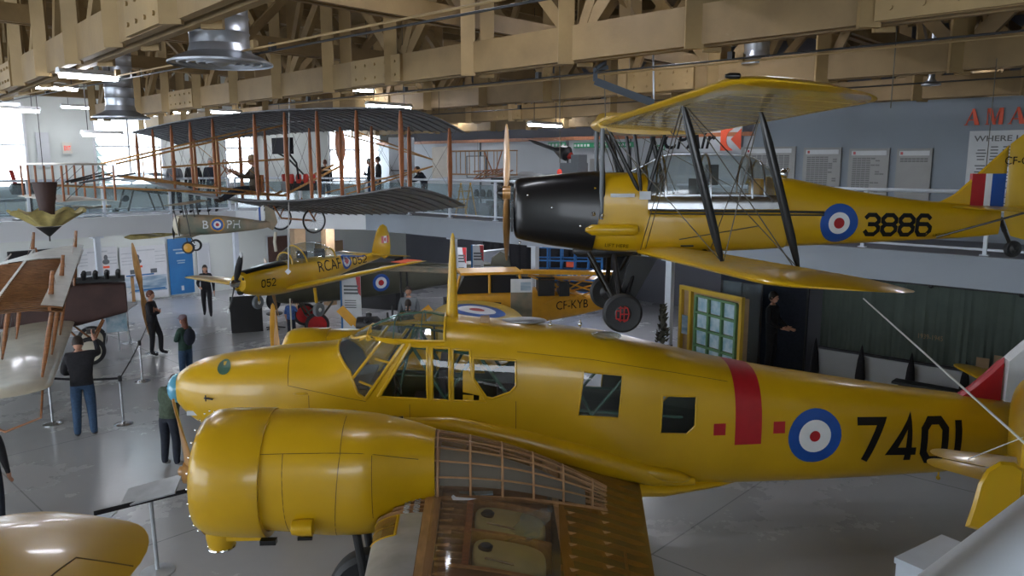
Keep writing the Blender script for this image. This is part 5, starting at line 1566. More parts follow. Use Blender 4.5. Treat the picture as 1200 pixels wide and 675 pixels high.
for s_ in (-1, 1):
    m = MB(); secs = [((5.62, 0, 4.44), (6.40, 0, 4.44), .05, 0), ((5.75, s_ * .6, 4.44), (6.40, s_ * .6, 4.44), .05, 0), ((5.95, s_ * 1.1, 4.44), (6.40, s_ * 1.1, 4.44), .05, 0)] + round_tip((5.95, s_ * 1.1, 4.44), (6.40, s_ * 1.1, 4.44), (0, s_, 0), .35, .05, 0)
    wing(m, secs); m.build('tailplane', 'yellowf', TM)
    m = MB(); secs = [((6.415, s_ * .1, 4.44), (6.85, s_ * .12, 4.43), .05, 0), ((6.415, s_ * 1.0, 4.44), (6.88, s_ * 1.0, 4.43), .05, 0)] + round_tip((6.415, s_ * 1.0, 4.44), (6.88, s_ * 1.0, 4.43), (0, s_, 0), .4, .05, 0)
    wing(m, secs); m.build('elevator', 'yellowf', TM)
    m = MB(); m.tube((5.45, s_ * .16, 4.06), (6.2, s_ * .75, 4.42), .013); m.build('tail_strut', 'black', TM)
m = MB(); m.tube((6.34, 0, 4.3), (6.42, 0, 4.12), .03); m.tube((6.42, 0, 4.12), (6.52, 0, 3.93), .024); m.build('tail_leg', 'black', TM)
wheel(TM, (6.55, 0, 3.89), (0, 1, 0), .11, .07, name='tail_wheel')
# wings
def UZ(y): return 5.44 + .060 * abs(y) + .032 * y
def usec(y):
    a = abs(y); return V((1.02 + .128 * a, y, UZ(y) + .03)), V((2.28 + .115 * a, y, UZ(y) - .10))
def lsec(y):
    a = abs(y); z = 3.84 + .068 * a + .01 * y
    return V((1.56 + .075 * a, y, z + .03)), V((2.84 + .075 * a, y, z - .06))
for nm, sf, y0 in (('upper_wing', usec, .36), ('lower_wing', lsec, .30)):
    for s_ in (-1, 1):
        m = MB(); secs = []
        for k in range(9):
            y = s_ * (y0 + (4.0 - y0) * k / 8); le, te = sf(y); secs.append((le, te, .095, .028))
        le, te = sf(s_ * 4.0); secs += round_tip(le, te, (0, s_, .05), .46, .095, .028, 7, .30, .42)
        # two materials: yellow paint above and along the edges, doped linen greyed for sky reflections underneath
        wing(m, secs, 16)
        nr = len(secs); n = 32
        for fi, f in enumerate(m.f):
            if len(f) == 4:
                k = f[0] % n
                if k > 17 and k < 30 and fi // n < 8 + 3: m.m[fi] = 1
        m.build(nm, ['yellow', 'yunder'], TM, True, 50)
m = MB(); secs = [(V(usec(y)[0]) + V((-.02, 0, 0)), usec(y)[1], .17, .02) for y in (-.36, -.2, 0, .2, .36)]
wing(m, secs, 16); m.build('centre_tank', 'yellow', TM, True, 45)
# rib lines pressed into the wing fabric
for nm, sf in (('rib_tapes', usec), ('rib_tapes', lsec)):
    m = MB(); m.norm = True
    for s_ in (-1, 1):
        for k in range(12):
            y = s_ * (.55 + .30 * k); le, te = sf(y); c = te - le
            for sd in (-1, 1):
                P = []
                for q in range(9):
                    t = .03 + .94 * q / 8; hh = 5 * .095 * (0.2969 * math.sqrt(t) - 0.126 * t - 0.3516 * t * t + 0.2843 * t ** 3 - 0.1015 * t ** 4)
                    P.append(le + c * t + V((0, 0, c.length * (sd * hh + 4 * .028 * t * (1 - t)))))
                m.path(P, .0022, 4, caps=False)
    m.build(nm, 'yellow' if sf is lsec else 'yunder', TM)
def pil(a, b, c=.085, t=.035, name='interplane_strut', mt='black'):
    m = MB(); a = V(a); b = V(b)
    P = [a, a + (b - a) * .06, a + (b - a) * .2, a + (b - a) * .8, a + (b - a) * .94, b]
    m.path(P, [c * .16, c * .34, c * .5, c * .5, c * .34, c * .16], 14, flat=t / c, fdir=(1, 0, 0)); return m.build(name, mt, TM)
for s_ in (-1, 1):
    y = s_ * 2.9
    le, te = usec(y); l2, t2 = lsec(y)
    ua = le + (te - le) * .12; ub = le + (te - le) * .70; la = l2 + (t2 - l2) * .14; lb = l2 + (t2 - l2) * .70
    pil(la + V((0, 0, .06)), ua - V((0, 0, .0))); pil(lb + V((0, 0, .05)), ub - V((0, 0, .0)))
    m = MB(); r1 = V((1.62, s_ * .36, 3.92)); r2 = V((2.5, s_ * .36, 3.92)); c1 = V((1.15, s_ * .34, UZ(s_ * .3) - .02)); c2 = V((1.95, s_ * .34, UZ(s_ * .3) - .06))
    for a, b in ((ua, r1), (ua + V((.03, 0, 0)), r1 + V((.06, 0, 0))), (ub, r2), (la + V((0, 0, .06)), c1), (lb + V((0, 0, .05)), c2), (ua, lb), (ub, la), (ua + V((0, 0, 0)), V((3.3, s_ * .33, 4.5)))): m.tube(a, b, .0055, n=6)
    m.build('bracing_wires', 'wire', TM)
    yy = s_ * .34
    for a, b in (((1.15, yy, 4.55), (1.10, yy * 1.0, UZ(yy))), ((1.62, yy, 4.58), (1.18, yy, UZ(yy) - .02)), ((1.68, yy, 4.58), (1.90, yy, UZ(yy) - .05)), ((1.62, yy, 4.60), (1.50, yy, UZ(yy) - .02))):
        pil(a, b, .05, .025, 'cabane_strut')
    m = MB(); m.tube((1.12, yy, 4.3), (1.12, yy, 5.42), .028, n=12); m.build('cabane_strut', 'steel' if 0 else 'slate', TM)
# aileron bell crank detail, slat lock and nav light
m = MB(); le, te = usec(-4.1); m.lathe([(.012, -.07), (.022, -.04), (.022, .03), (.012, .04)], le + V((.04, -.27, .025)), (1, .0, 0), 14); m.build('navigation_light', 'black', TM)
m = MB(); m.box((2.2, -.385, 3.97), (.16, .02, .02)); m.ball((2.42, -.39, 3.90), (.04, .03, .03)); m.build('footstep', 'black', TM)
m = MB(); m.tube((2.1, -.38, 4.05), (3.1, -.36, 4.22), .007); m.build('control_cable', 'wire', TM)
# undercarriage
for s_ in (-1, 1):
    w_ = wheel(TM, (1.35, s_ * .78, 3.19), (0, 1, 0), .245, .13, hubr=.42)
    if s_ == -1:
        h = MB(); cy = -.78 - .082
        def hs(pts):
            for a, b in zip(pts, pts[1:]): h.bar((1.35 + a[0], cy, 3.19 + a[1]), (1.35 + b[0], cy, 3.19 + b[1]), .012, .016, up=(0, 1, 0))
        hs([(-.035, -.095), (-.035, .095)]); hs([(-.085, -.06), (-.085, .04), (-.035, .04)]); hs([(-.085, -.06), (-.035, -.06)])
        hs([(.01, -.095), (.01, .095), (.05, .075), (.07, 0), (.05, -.075), (.01, -.095)]); hs([(-.035, .0), (.07, .0)]); hs([(-.06, .075), (.05, .075)]); hs([(-.06, -.075), (.05, -.075)])
        h.build('hub_emblem', 'wred', w_, False)
    m = MB(); m.tube((1.35, s_ * .74, 3.19), (0.98, s_ * .30, 3.88), .026, n=10); m.tube((1.35, s_ * .74, 3.19), (1.62, s_ * .32, 3.86), .022, n=10)
    m.tube((1.35, s_ * .72, 3.22), (1.3, s_ * .26, 3.84), .035, n=10); m.build('undercarriage_strut', 'black', TM)
    m = MB(); m.prism([(1.48, 3.86), (1.82, 3.84), (1.52, 3.28), (1.34, 3.30)], (0, s_ * .50, 0), (1, 0, 0), (0, 0, 1), (0, .06, 0)); m.build('leg_fairing', 'black', TM)
m = MB(); m.tube((1.35, -.84, 3.19), (1.35, .84, 3.19), .025); m.build('axle', 'dark', TM)
m = MB(); m.lathe([(.03, 0), (.07, .05), (.09, .4), (.07, .75), (.02, .85)], (.80, .05, 3.86), (1, 0, 0), 14, flat=.9); m.build('belly_fitting', 'dark', TM)
# hanging gear: steel hoist bar and cables (things of their own)
a = V((1.05, 10.0, 6.02)); b = V((1.78, 9.9, 5.74))
m = MB(); m.bar(a, b, .05, .09); m.bar(a, a + V((.0, .0, .16)), .06, .05); m.tube(a + V((0, -.06, .14)), a + V((.12, -.06, .22)), .03); m.bar(a + V((.0, 0, .14)), a + V((.16, 0, .17)), .05, .05)
tag(m.build('hoist_bar', mat('hoist_steel', (.05, .07, .10), .5)), 'blue grey steel hoist bar over the yellow biplane centre wing', 'bar')
for i, (p, q, lab) in enumerate([((1.78, 9.9, 5.78), (1.75, 9.9, 6.55), 'thick steel hanging cable at the right end of the hoist bar'), ((1.2, 10.05, 5.5), (1.17, 10.05, 6.1), 'short hanging cable through the wing centre of the biplane'),
        ((.02 + .62, 10.4, 5.0), (.62, 10.4, 6.6), 'thin hanging cable left of the hoist bar'), ((6.1, 10.0, 4.9), (6.1, 10.0, 6.3), 'hanging cable at the tail fin of the yellow biplane'), ((3.85, 8.0, 5.55), (3.85, 8.0, 6.4), 'thin hanging cable right of the yellow biplane upper wing')]):
    m = MB(); m.tube(p, q, .012 if i == 0 else .006, n=6); tag(m.build('hanging_cable', 'wire' if i else 'duct'), lab, 'cable')
a = W(1012, 350, Y=9.0); b = W(1215, 532, Y=4.2)
m = MB(); m.tube(a, b, .008, n=8); tag(m.build('guy_rope', 'rope'), 'long white rope slanting down across the curtain and the 7401 fin', 'rope')
# ================================================================== PEOPLE
def person(name, label, cat, loc, rz, h, P=None, top='blackc', legs='blackc', shoes='shoe', hair='hair', hairlen=0, hat=None, group=None, extra=None, female=False, sleeves=True):
    """standing figure, front towards local -y; P overrides joints (metres for a 1.75 m figure)"""
    J = dict(pel=(0, 0, .96), sp=(0, .005, 1.10), ch=(0, .01, 1.30), nk=(0, .01, 1.46), nk2=(0, -.005, 1.54),
             shL=(.175, .01, 1.41), elL=(.235, .03, 1.13), wrL=(.245, -.05, .88), haL=(.245, -.08, .80),
             shR=(-.175, .01, 1.41), elR=(-.235, .03, 1.13), wrR=(-.245, -.05, .88), haR=(-.245, -.08, .80),
             hiL=(.09, 0, .93), knL=(.11, -.02, .50), anL=(.12, .03, .09), toL=(.14, -.15, .035),
             hiR=(-.09, 0, .93), knR=(-.11, -.02, .50), anR=(-.12, .03, .09), toR=(-.14, -.15, .035), head=(0, -.01, 1.64))
    if P: J.update(P)
    if female:
        for k_ in ('shL', 'shR'): J[k_] = (J[k_][0] * .88, J[k_][1], J[k_][2])
    J = {k_: V(v_) for k_, v_ in J.items()}
    RD = dict(pel=(.170, .130), sp=(.160, .120), ch=(.190, .135), nk=(.065, .062), nk2=(.055, .055), sh=(.080, .078), el=(.060, .060), wr=(.032, .030), ha=(.036, .022),
              hi=(.108, .110), kn=(.078, .080), an=(.058, .060), to=(.042, .030))
    t = thing(name, label, cat, loc, rz, group)
    k = h / 1.75
    names = []; idx = {}; edges = []
    def v_(n_, p=None, r=None):
        if n_ not in idx: idx[n_] = len(names); names.append((n_, V(p) if p is not None else J[n_], r or RD.get(n_, RD.get(n_[:-1]))))
        return idx[n_]
    def e_(a, b): edges.append((v_(a), v_(b)))
    v_('pel')
    for a, b in (('pel', 'sp'), ('sp', 'ch'), ('ch', 'nk'), ('nk', 'nk2')): e_(a, b)
    for s_ in 'LR':
        e_('ch', 'sh' + s_); e_('sh' + s_, 'el' + s_); e_('el' + s_, 'wr' + s_); e_('wr' + s_, 'ha' + s_)
        e_('pel', 'hi' + s_); e_('hi' + s_, 'kn' + s_); e_('kn' + s_, 'an' + s_); e_('an' + s_, 'to' + s_)
        # fingers and thumb grown from the palm
        w = J['wr' + s_]; hd = J['ha' + s_]; d = (hd - w).normalized()
        side = d.cross(V((1, 0, 0)))
        side = side.normalized() if side.length > .1 else V((0, 1, 0))
        curl = d.cross(side).normalized() * (1 if s_ == 'L' else -1)
        for q in range(4):
            off = side * (.024 - .016 * q)
            ln = (.075, .085, .08, .062)[q]
            a = v_('f%s%da' % (s_, q), hd + off + d * .03, (.0095, .0095)); b = v_('f%s%db' % (s_, q), hd + off * 1.15 + d * (.03 + ln * .5) - curl * .008, (.0085, .0085)); c = v_('f%s%dc' % (s_, q), hd + off * 1.15 + d * (.03 + ln * .9) - curl * .026, (.007, .007))
            edges.extend([(idx['ha' + s_], a), (a, b), (b, c)])
        a = v_('f%s4a' % s_, hd + side * .035 - d * .03, (.011, .011)); b = v_('f%s4b' % s_, hd + side * .055 + d * .01, (.009, .009)); edges.extend([(idx['wr' + s_], a), (a, b)])
    me = bpy.data.meshes.new('sk'); me.from_pydata([tuple(n_[1]) for n_ in names], edges, [])
    ob = bpy.data.objects.new('sk', me); COL.objects.link(ob)
    sk = ob.modifiers.new('s', 'SKIN'); sk.use_smooth_shade = True
    for i, n_ in enumerate(names):
        me.skin_vertices[0].data[i].radius = n_[2]; me.skin_vertices[0].data[i].use_root = (i == 0)
    ob.modifiers.new('b', 'SUBSURF').levels = 1
    dg = bpy.context.evaluated_depsgraph_get(); ev = ob.evaluated_get(dg); m2 = ev.to_mesh()
    mb = MB(); mb.v = [v.co.copy() for v in m2.vertices]; mb.f = [tuple(p.vertices) for p in m2.polygons]
    ev.to_mesh_clear(); bpy.data.objects.remove(ob); bpy.data.meshes.remove(me)
    bm = bmesh.new(); bv = [bm.verts.new(p) for p in mb.v]
    for f in mb.f:
        try: bm.faces.new([bv[i] for i in f])
        except ValueError: pass
    bmesh.ops.bisect_plane(bm, geom=bm.verts[:] + bm.edges[:] + bm.faces[:], plane_co=(0, 0, J['pel'].z - .045), plane_no=(0, 0, 1))
    bm.verts.index_update(); mb.v = [v.co.copy() for v in bm.verts]; mb.f = [tuple(v.index for v in f.verts) for f in bm.faces]; mb.m = []; bm.free()
    segs = [('sp', 'ch', 1), ('ch', 'nk', 1), ('pel', 'sp', 1), ('nk', 'nk2', 0)]
    for s_ in 'LR':
        segs += [('sh' + s_, 'el' + s_, 1), ('el' + s_, 'wr' + s_, 1 if sleeves else 0), ('wr' + s_, 'ha' + s_, 0), ('hi' + s_, 'kn' + s_, 2), ('kn' + s_, 'an' + s_, 2), ('an' + s_, 'to' + s_, 3), ('pel', 'hi' + s_, 2)]
    def cls(p):
        best = (9, 0)
        for a, b, c in segs:
            A = J[a]; B = J[b]; d = B - A; q = max(0, min(1, (p - A).dot(d) / d.length_squared)); dist = (p - A - d * q).length
            if dist < best[0]: best = (dist, c, q, a)
        c_ = best[1]
        if c_ == 0 and best[3] == 'nk' and (best[0] > .068 or p.z < J['nk'].z + .015): c_ = 1
        if best[3] in ('pel', 'sp') or (best[3] in ('hiL', 'hiR') and best[2] < .35):
            c_ = 1 if p.z > J['pel'].z - .045 else 2
        return c_
    for f in mb.f:
        c = sum((mb.v[i] for i in f), V()) / len(f); mb.m.append(cls(c))
    # head with a face
    hd = J['head']; hm = MB(); n = 20; m_ = 14; rings = []
    fwd = V((0, -1, 0)); tilt = Matrix.Rotation(0, 3, 'X')
    dv = (J['head'] - J['nk2']); tl = math.atan2(-dv.y, dv.z) if P and 'head' in P else 0
    tilt = Matrix.Rotation(-tl * .8, 3, 'X') if abs(tl) > .12 else Matrix.Identity(3)
    for i in range(1, m_):
        ph = math.pi * i / m_; z = -math.cos(ph); ring = []
        w = .076 * math.sin(ph) ** .8; dpt = .096 * math.sin(ph) ** .8
        if z < -.3: w *= 1 - .30 * (-z - .3); dpt *= 1 - .10 * (-z - .3)
        for k_ in range(n):
            a = 2 * math.pi * k_ / n; x = w * math.cos(a); y = dpt * math.sin(a)
            zz = z * .118
            if math.sin(a) < -.86:  # front: eye hollow, nose, lips, chin
                if -.05 < z < .18: y += .008
                if -.42 < z <= -.05 and abs(math.cos(a)) < .2: y -= .018
                if -.62 < z < -.5: y -= .004
            ring.append(hd + tilt @ V((x, y - (.012 if z < -.6 and math.sin(a) < 0 else 0), zz)))
        rings.append(ring)
    hm.loft(rings)
    for s_ in (-1, 1): hm.ball(hd + tilt @ V((s_ * .078, .008, -.005)), (.010, .018, .028), 8, 6)
    o = len(mb.v); mb.v += hm.v; mb.f += [tuple(i + o for i in f) for f in hm.f]; mb.m += [0] * len(hm.f)
    ey = MB()
    for s_ in (-1, 1): ey.ball(hd + tilt @ V((s_ * .030, -.084, .012)), (.011, .007, .006), 8, 5)
    ey.tube(hd + tilt @ V((-.020, -.094, -.055)), hd + tilt @ V((.020, -.094, -.055)), .004, n=6)
    for b_ in (mb, ey): b_.v = [p * k for p in b_.v]
    mb.build('body', ['skin', top, legs, shoes], t, True, 80)
    ey.build('eyes', 'hair', t)
    if hair:
        hm = MB(); rings = []
        for i in range(0, 10):
            ph = math.pi * (0.02 + 0.60 * i / 9); z = math.cos(ph); w = .086 * math.sin(ph) ** .8; dpt = .104 * math.sin(ph) ** .8
            ring = []
            for k_ in range(18):
                a = 2 * math.pi * k_ / 18; y = dpt * math.sin(a) + .008
                lift = 0.0
                if math.sin(a) < -.1: lift = max(0, .045 - z * .118) * min(1, (-math.sin(a)) * 1.2)
                ring.append(hd + tilt @ V((w * math.cos(a), y, z * .128 + lift)))
            rings.append(ring)
        if hairlen > 0:
            for q in (.3, .7, 1.0):
                ring = []
                for k_ in range(18):
                    a = 2 * math.pi * k_ / 18; sy = math.sin(a)
                    if sy > -.25: ring.append(hd + V((.088 * math.cos(a) * (1 - .2 * q), .085 * sy + .035 * q + .02, -.045 - hairlen * q)))
                    else: ring.append(rings[9][k_] + V((0, .045 * q, -.0)))
                rings.append(ring)
        hm.loft(rings); hm.v = [p * k for p in hm.v]; hm.build('hair', hair, t, True, 80)
    if hat:
        hm = MB(); c = hd + V((0, .0, .055))
        hm.lathe([(.094, -.03), (.098, 0), (.090, .045), (.06, .078), (.01, .088)], c, (0, 0, 1), 20); hm.ball(c + V((0, -.11, -.018)), (.07, .075, .010), 14, 6)
        hm.v = [p * k for p in hm.v]; hm.build('cap', hat, t)
    if extra: extra(t, J, k)
    return t
def face(dx, dy): return math.atan2(dy, dx) + math.pi / 2     # rotation that points local -y along (dx, dy)

LOOKUP = dict(head=(0, .05, 1.625), shR=(-.18, .0, 1.43), elR=(-.27, -.20, 1.38), wrR=(-.22, -.34, 1.58), haR=(-.19, -.36, 1.66), elL=(.26, -.08, 1.12), wrL=(.16, -.22, 1.06), haL=(.10, -.25, 1.07))
def camera_prop(t, J, k):
    m = MB(); c = J['haR'] * k + V((0.03, -.03, .07)); m.box(c, (.14, .07, .09)); m.lathe([(.035, 0), (.035, .09)], c, (.3, -1, .2), 12); m.build('camera', 'shoe', t)
person('person', 'man in black jacket and jeans seen from behind, holding up a camera', 'person', (-7.85, 13.55, 0), face(-.45, 1), 1.93, LOOKUP, 'blackc', 'jeans', 'shoe', 'hair', hat=None, extra=camera_prop)
CROSS = dict(elL=(.24, -.04, 1.15), wrL=(.03, -.20, 1.20), haL=(-.05, -.18, 1.24), elR=(-.24, -.04, 1.15), wrR=(-.04, -.22, 1.16), haR=(.05, -.20, 1.19))
person('person', 'person all in black with folded arms standing by the rope posts', 'person', (-9.42, 19.7, 0), face(.9, .1), 1.72, dict(CROSS, knL=(.10, -.16, .52), anL=(.05, -.16, .10), toL=(.05, -.34, .05), pel=(0, .05, .95)), 'blackc', 'blackc', 'blackc', 'hairr', hairlen=0)
def pack(t, J, k):
    m = MB(); m.ball(V((0, .17, 1.24)) * k, (.15, .09, .20), 16, 10); m.build('backpack', 'navyc', t)
person('person', 'woman in a grey and red cap and dark green sweater with a backpack', 'person', (-7.38, 16.9, 0), face(-.8, .35), 1.62, dict(CROSS), 'greenc', 'jeans', 'shoe', 'hairr', hairlen=.16, hat='cap', extra=pack, female=True)
person('person', 'woman with long dark hair in black walking past the end wall beyond the trainer wing', 'person', (-10.05, 24.9, 0), face(.35, -1), 1.70, dict(knL=(.10, -.14, .52), anL=(.11, -.18, .12), toL=(.12, -.34, .06), knR=(-.10, .04, .50), anR=(-.10, .22, .14), toR=(-.11, .08, .04), elR=(-.26, .06, 1.14), wrR=(-.20, -.12, 1.0), haR=(-.15, -.2, 1.0)), 'blackc', 'blackc', 'blackc', 'hair', hairlen=.26, female=True)
person('person', 'person in an olive jacket and dark trousers leaning behind the nose of the big aircraft', 'person', (-5.66, 12.15, 0), face(.2, .95), 1.66, dict(head=(-.03, -.22, 1.52), nk=(-.02, -.12, 1.40), nk2=(-.02, -.16, 1.45), ch=(-.02, -.08, 1.26), sp=(0, -.02, 1.10), shL=(.16, -.09, 1.36), shR=(-.20, -.09, 1.36), elR=(-.36, -.05, 1.12), wrR=(-.30, -.20, .95), haR=(-.28, -.26, .90), elL=(.25, -.16, 1.12), wrL=(.2, -.35, 1.0), haL=(.18, -.42, 1.0)), 'olivec', 'navyc', 'shoew', 'hair')
person('person', 'person in black half out of view at the left edge', 'person', (-7.10, 9.85, 0), face(-.2, 1), 1.68, None, 'blackc', 'navyc', 'blackc', 'hair')
person('person', 'small boy in a blue patterned shirt beyond the cockpit of the big aircraft', 'person', (-6.25, 21.3, 0), face(.3, .9), 1.22, dict(elR=(-.3, 0, 1.25), wrR=(-.2, -.15, 1.42), haR=(-.15, -.2, 1.46)), 'bluec', 'navyc', 'shoew', 'hair', sleeves=False)
person('person', 'blond small child in a pale top whose head shows above the yellow nose', 'person', (-5.05, 16.9, 0), face(.2, 1), 1.17, None, 'poster', 'greyc', 'shoew', 'hairb')
person('person', 'dark haired man facing the camera behind the cockpit roof of the big aircraft', 'person', (-2.72, 19.9, 0), face(.1, -1), 1.80, None, 'slate', 'navyc', 'shoe', 'hair')
person('person', 'person in a dark green shirt seen from behind above the cockpit roof', 'person', (-2.56, 18.6, 0), face(-.1, 1), 1.68, None, 'greenc', 'jeans', 'shoe', 'hair')
# on the mezzanine
def mez(px, v=None, u=None):
    p = W(px, 200, v=v) if v is not None else W(px, 200, u=u)
    return V((p.x, p.y, ZM))
MZ = 'people on the mezzanine'
person('person', 'visitor in grey at the end railing, leftmost of three', 'person', mez(204, v=24.6), face(.2, -1), 1.70, CROSS, 'greyc', 'navyc', 'blackc', 'hair', group=MZ)
person('person', 'visitor in black at the end railing, middle of three', 'person', mez(226, v=24.6), face(.1, -1), 1.74, None, 'blackc', 'blackc', 'blackc', 'hair', group=MZ)
person('person', 'grey haired visitor in dark clothes at the end railing, right of three', 'person', mez(247, v=24.6), face(0, -1), 1.74, None, 'navyc', 'blackc', 'blackc', 'hairg', group=MZ)
person('person', 'visitor in a black top and jeans on the mezzanine between the wing struts', 'person', mez(381, u=17.2), face(-.3, .8), 1.72, None, 'blackc', 'jeans', 'blackc', 'hairr', group=MZ)
person('person', 'bald man in dark clothes before the tall bright window', 'person', mez(433, u=17.6), face(-.9, -.2), 1.76, CROSS, 'navyc', 'jeans', 'blackc', 'hairg', group=MZ)
person('person', 'taller visitor behind the bald man at the bright window', 'person', mez(443, u=18.8), face(-.9, -.4), 1.84, None, 'blackc', 'navyc', 'blackc', 'hair', group=MZ)
person('person', 'woman with long dark hair leaning on the mezzanine railing right of the grey panel', 'person', mez(497, u=16.2), face(-.75, -.3), 1.62, dict(head=(0, -.26, 1.50), nk2=(0, -.2, 1.43), nk=(0, -.15, 1.38), ch=(0, -.10, 1.24), shL=(.17, -.12, 1.34), shR=(-.17, -.12, 1.34), elL=(.2, -.34, 1.14), wrL=(.1, -.5, 1.1), haL=(.05, -.56, 1.1), elR=(-.2, -.34, 1.14), wrR=(-.1, -.5, 1.1), haR=(-.05, -.56, 1.1)), 'navyc', 'blackc', 'blackc', 'hair', hairlen=.25, female=True, group=MZ)
person('mannequin', 'mannequin in a long dark uniform coat inside the glass display case', 'mannequin', CASE + V((.18, -.06, .4)), face(.6, -.5), 1.80, dict(elR=(-.26, -.02, 1.14), wrR=(-.2, -.28, 1.02), haR=(-.18, -.36, 1.02), elL=(.26, -.02, 1.14), wrL=(.22, -.26, .98), haL=(.2, -.34, .96)), 'blackc', 'blackc', 'blackc', 'hair')

# ================================================================== ROPE POSTS, SIGNS
def stanchion(p, lab):
    t = thing('rope_post', lab, 'post', (p[0], p[1], 0), 0, 'chrome rope posts')
    m = MB(); m.lathe([(.17, 0), (.17, .012), (.12, .03), (.04, .04), (.03, .05)], (0, 0, 0), n=28); m.build('base', 'steel', t)
    m = MB(); m.tube((0, 0, .04), (0, 0, .93), .025, n=16); m.build('pole', 'steel', t)
    m = MB(); m.lathe([(.032, .86), (.036, .88), (.036, .96), (.02, .98)], (0, 0, 0), n=16); m.build('belt_head', 'dark', t)
    return V((p[0], p[1], .92))
s1 = stanchion(W(145, 497, Z=0), 'chrome rope post nearest the man with the camera')
s2 = stanchion(W(167, 447, Z=0), 'chrome rope post beside the hanging wooden propeller')
s3 = stanchion(W(178, 414, Z=0), 'chrome rope post behind the person with folded arms')
s4 = stanchion(W(62, 497, Z=0), 'chrome rope post hidden partly behind the man in jeans')
def rope(a, b, lab, sag=.03):
    P = [a + (b - a) * (k / 8) - V((0, 0, sag * math.sin(math.pi * k / 8))) for k in range(9)]
    m = MB(); m.path(P, .022, 6, flat=.25, fdir=(0, 0, 1)); tag(m.build('barrier_belt', 'blackc'), lab, 'rope', 'black barrier belts')
rope(s4, s1, 'black belt passing behind the man in jeans'); rope(s1, s2, 'black belt between the two front rope posts'); rope(s2, s3, 'black belt running to the far rope post')
# lectern style info stand near the engine
p = W(185, 670, Z=0)
t = thing('info_stand', 'slanted information panel on a grey post in front of the propeller of the big aircraft', 'stand', (p.x, p.y, 0), R(8))
m = MB(); m.lathe([(.20, 0), (.20, .012), (.05, .03), (.03, .04)], (0, 0, 0), n=28); m.build('base', 'alu', t)
m = MB(); m.tube((0, 0, .03), (-.02, 0, 1.02), .025, n=14); m.build('pole', 'alu', t)
m = MB(); m.box((0, .0, 1.06), (.66, .40, .02), Matrix.Rotation(R(-13), 3, 'Y') @ Matrix.Rotation(R(10), 3, 'X')); m.build('panel', 'alu', t, False)
a = W(110, 602, Z=.98); b = W(232, 572, Z=.98)
m = MB(); m.path([a, (a + b) / 2, b], .03, 6, flat=.3, fdir=(0, 0, 1)); tag(m.build('barrier_belt', 'blackc'), 'black belt under the slanted information panel', 'rope', 'black barrier belts')
p = W(122, 605, Z=1.0); m = MB(); m.box((p.x, p.y, 1.0), (.26, .14, .015), Matrix.Rotation(R(-14), 3, 'Y')); m.box((p.x, p.y, .5), (.02, .02, 1.0)); m.box((p.x, p.y, .01), (.3, .3, .02)); tag(m.build('small_info_stand', 'alu', None, False), 'small grey information plate left of the slanted panel', 'stand')
# easel with a picture
p = W(140, 415, Z=0)
t = thing('easel', 'thin easel with a tall narrow picture in front of the brown fuselage', 'easel', (p.x, p.y, 0), R(25))
m = MB()
for a, b in (((-.35, 0, 0), (-.08, 0, 1.75)), ((.35, 0, 0), (.08, 0, 1.75)), ((0, .5, 0), (0, .05, 1.6))): m.tube(a, b, .012, n=6)
m.tube((-.3, -.02, .62), (.3, -.02, .62), .012); m.build('tripod', 'alu', t)
m = MB(); m.box((0, -.05, 1.20), (.48, .03, 1.15), Matrix.Rotation(R(-10), 3, 'X')); m.build('picture', 'mapm', t, False)
for i, (px, py, lab) in enumerate([(152, 402, 'white information stand beyond the wooden propeller'), (150, 380, 'low white information stand by the far rope post')]):
    p = W(px, py, Z=0); t = thing('lectern_stand', lab, 'stand', (p.x, p.y, 0), R(-30))
    m = MB(); m.tube((0, 0, 0), (0, 0, 1.0), .02); m.lathe([(.2, 0), (.2, .01), (.02, .03)], (0, 0, 0), n=20); m.build('pole', 'steel', t)
    m = MB(); m.box((0, 0, 1.05), (.5, .35, .02), Matrix.Rotation(R(25), 3, 'X')); m.build('panel', 'poster', t, False)
# wooden propeller display standing on the floor
p = W(322, 405, Z=0.8)
t = thing('propeller_display', 'tall golden wooden blade standing upright beyond the yellow nose', 'propeller', (p.x, p.y, 0), 0)
m = MB(); prop_blade(m, (0, 0, .25), (0, 1, 0), (0, 0, 1), 1.55, .20, twist0=.5, twist1=.2); m.build('blade', 'orange', t)
m = MB(); m.lathe([(.25, 0), (.25, .03), (.06, .06), (.05, .3)], (0, 0, 0), n=20); m.build('base', 'dark', t)
# tall white banner sign
p = W(411, 425, Z=0.0)
def banner(px, ytop, ybot, w, Y, lab, red=True):
    a = W(px, ytop, Y=Y); b = W(px, ybot, Y=Y); z1 = a.z; z0 = 0.0
    t = thing('banner_sign', lab, 'sign', (a.x, a.y, 0), R(-4))
    m = MB(); m.box((0, 0, (z0 + z1) / 2), (w, .03, z1 - z0)); m.build('panel', 'poster', t, False)
    m = MB()
    for k in range(3): m.box((0, -.02, z1 - .25 - .09 * k), (w * .75, .006, .05))
    for k in range(4): m.box((-.05 * w, -.02, z1 - .62 - .06 * k), (w * .6, .006, .02))
    m.build('text_lines', 'inkg', t, False)
    if red: m = MB(); m.prism([(0, 0), (.12, 0), (.12, -.5), (.05, -.42)], (w / 2 - .12, -.022, z1), (1, 0, 0), (0, 0, 1), (0, .005, 0)); m.build('red_corner', 'red', t, False)
    m = MB(); m.box((-w / 2 - .01, 0, z1 / 2), (.05, .04, z1)); m.build('blue_edge', 'posterb', t, False)
banner(411, 324, 405, .50, 19.4, 'tall white banner sign with a headline between the trainer and the dark fuselage')
banner(541, 290, 330, .28, 23.5, 'white and red banner left of the two near the pale column')
banner(560, 287, 335, .34, 22.8, 'white and red banner right of the two near the pale column')
p = W(611, 352, Y=17.6)
t = thing('banner_sign', 'green and white landscape banner in front of the yellow high wing aircraft', 'sign', (p.x, p.y, 0), R(3))
z1 = W(611, 327, Y=17.6).z
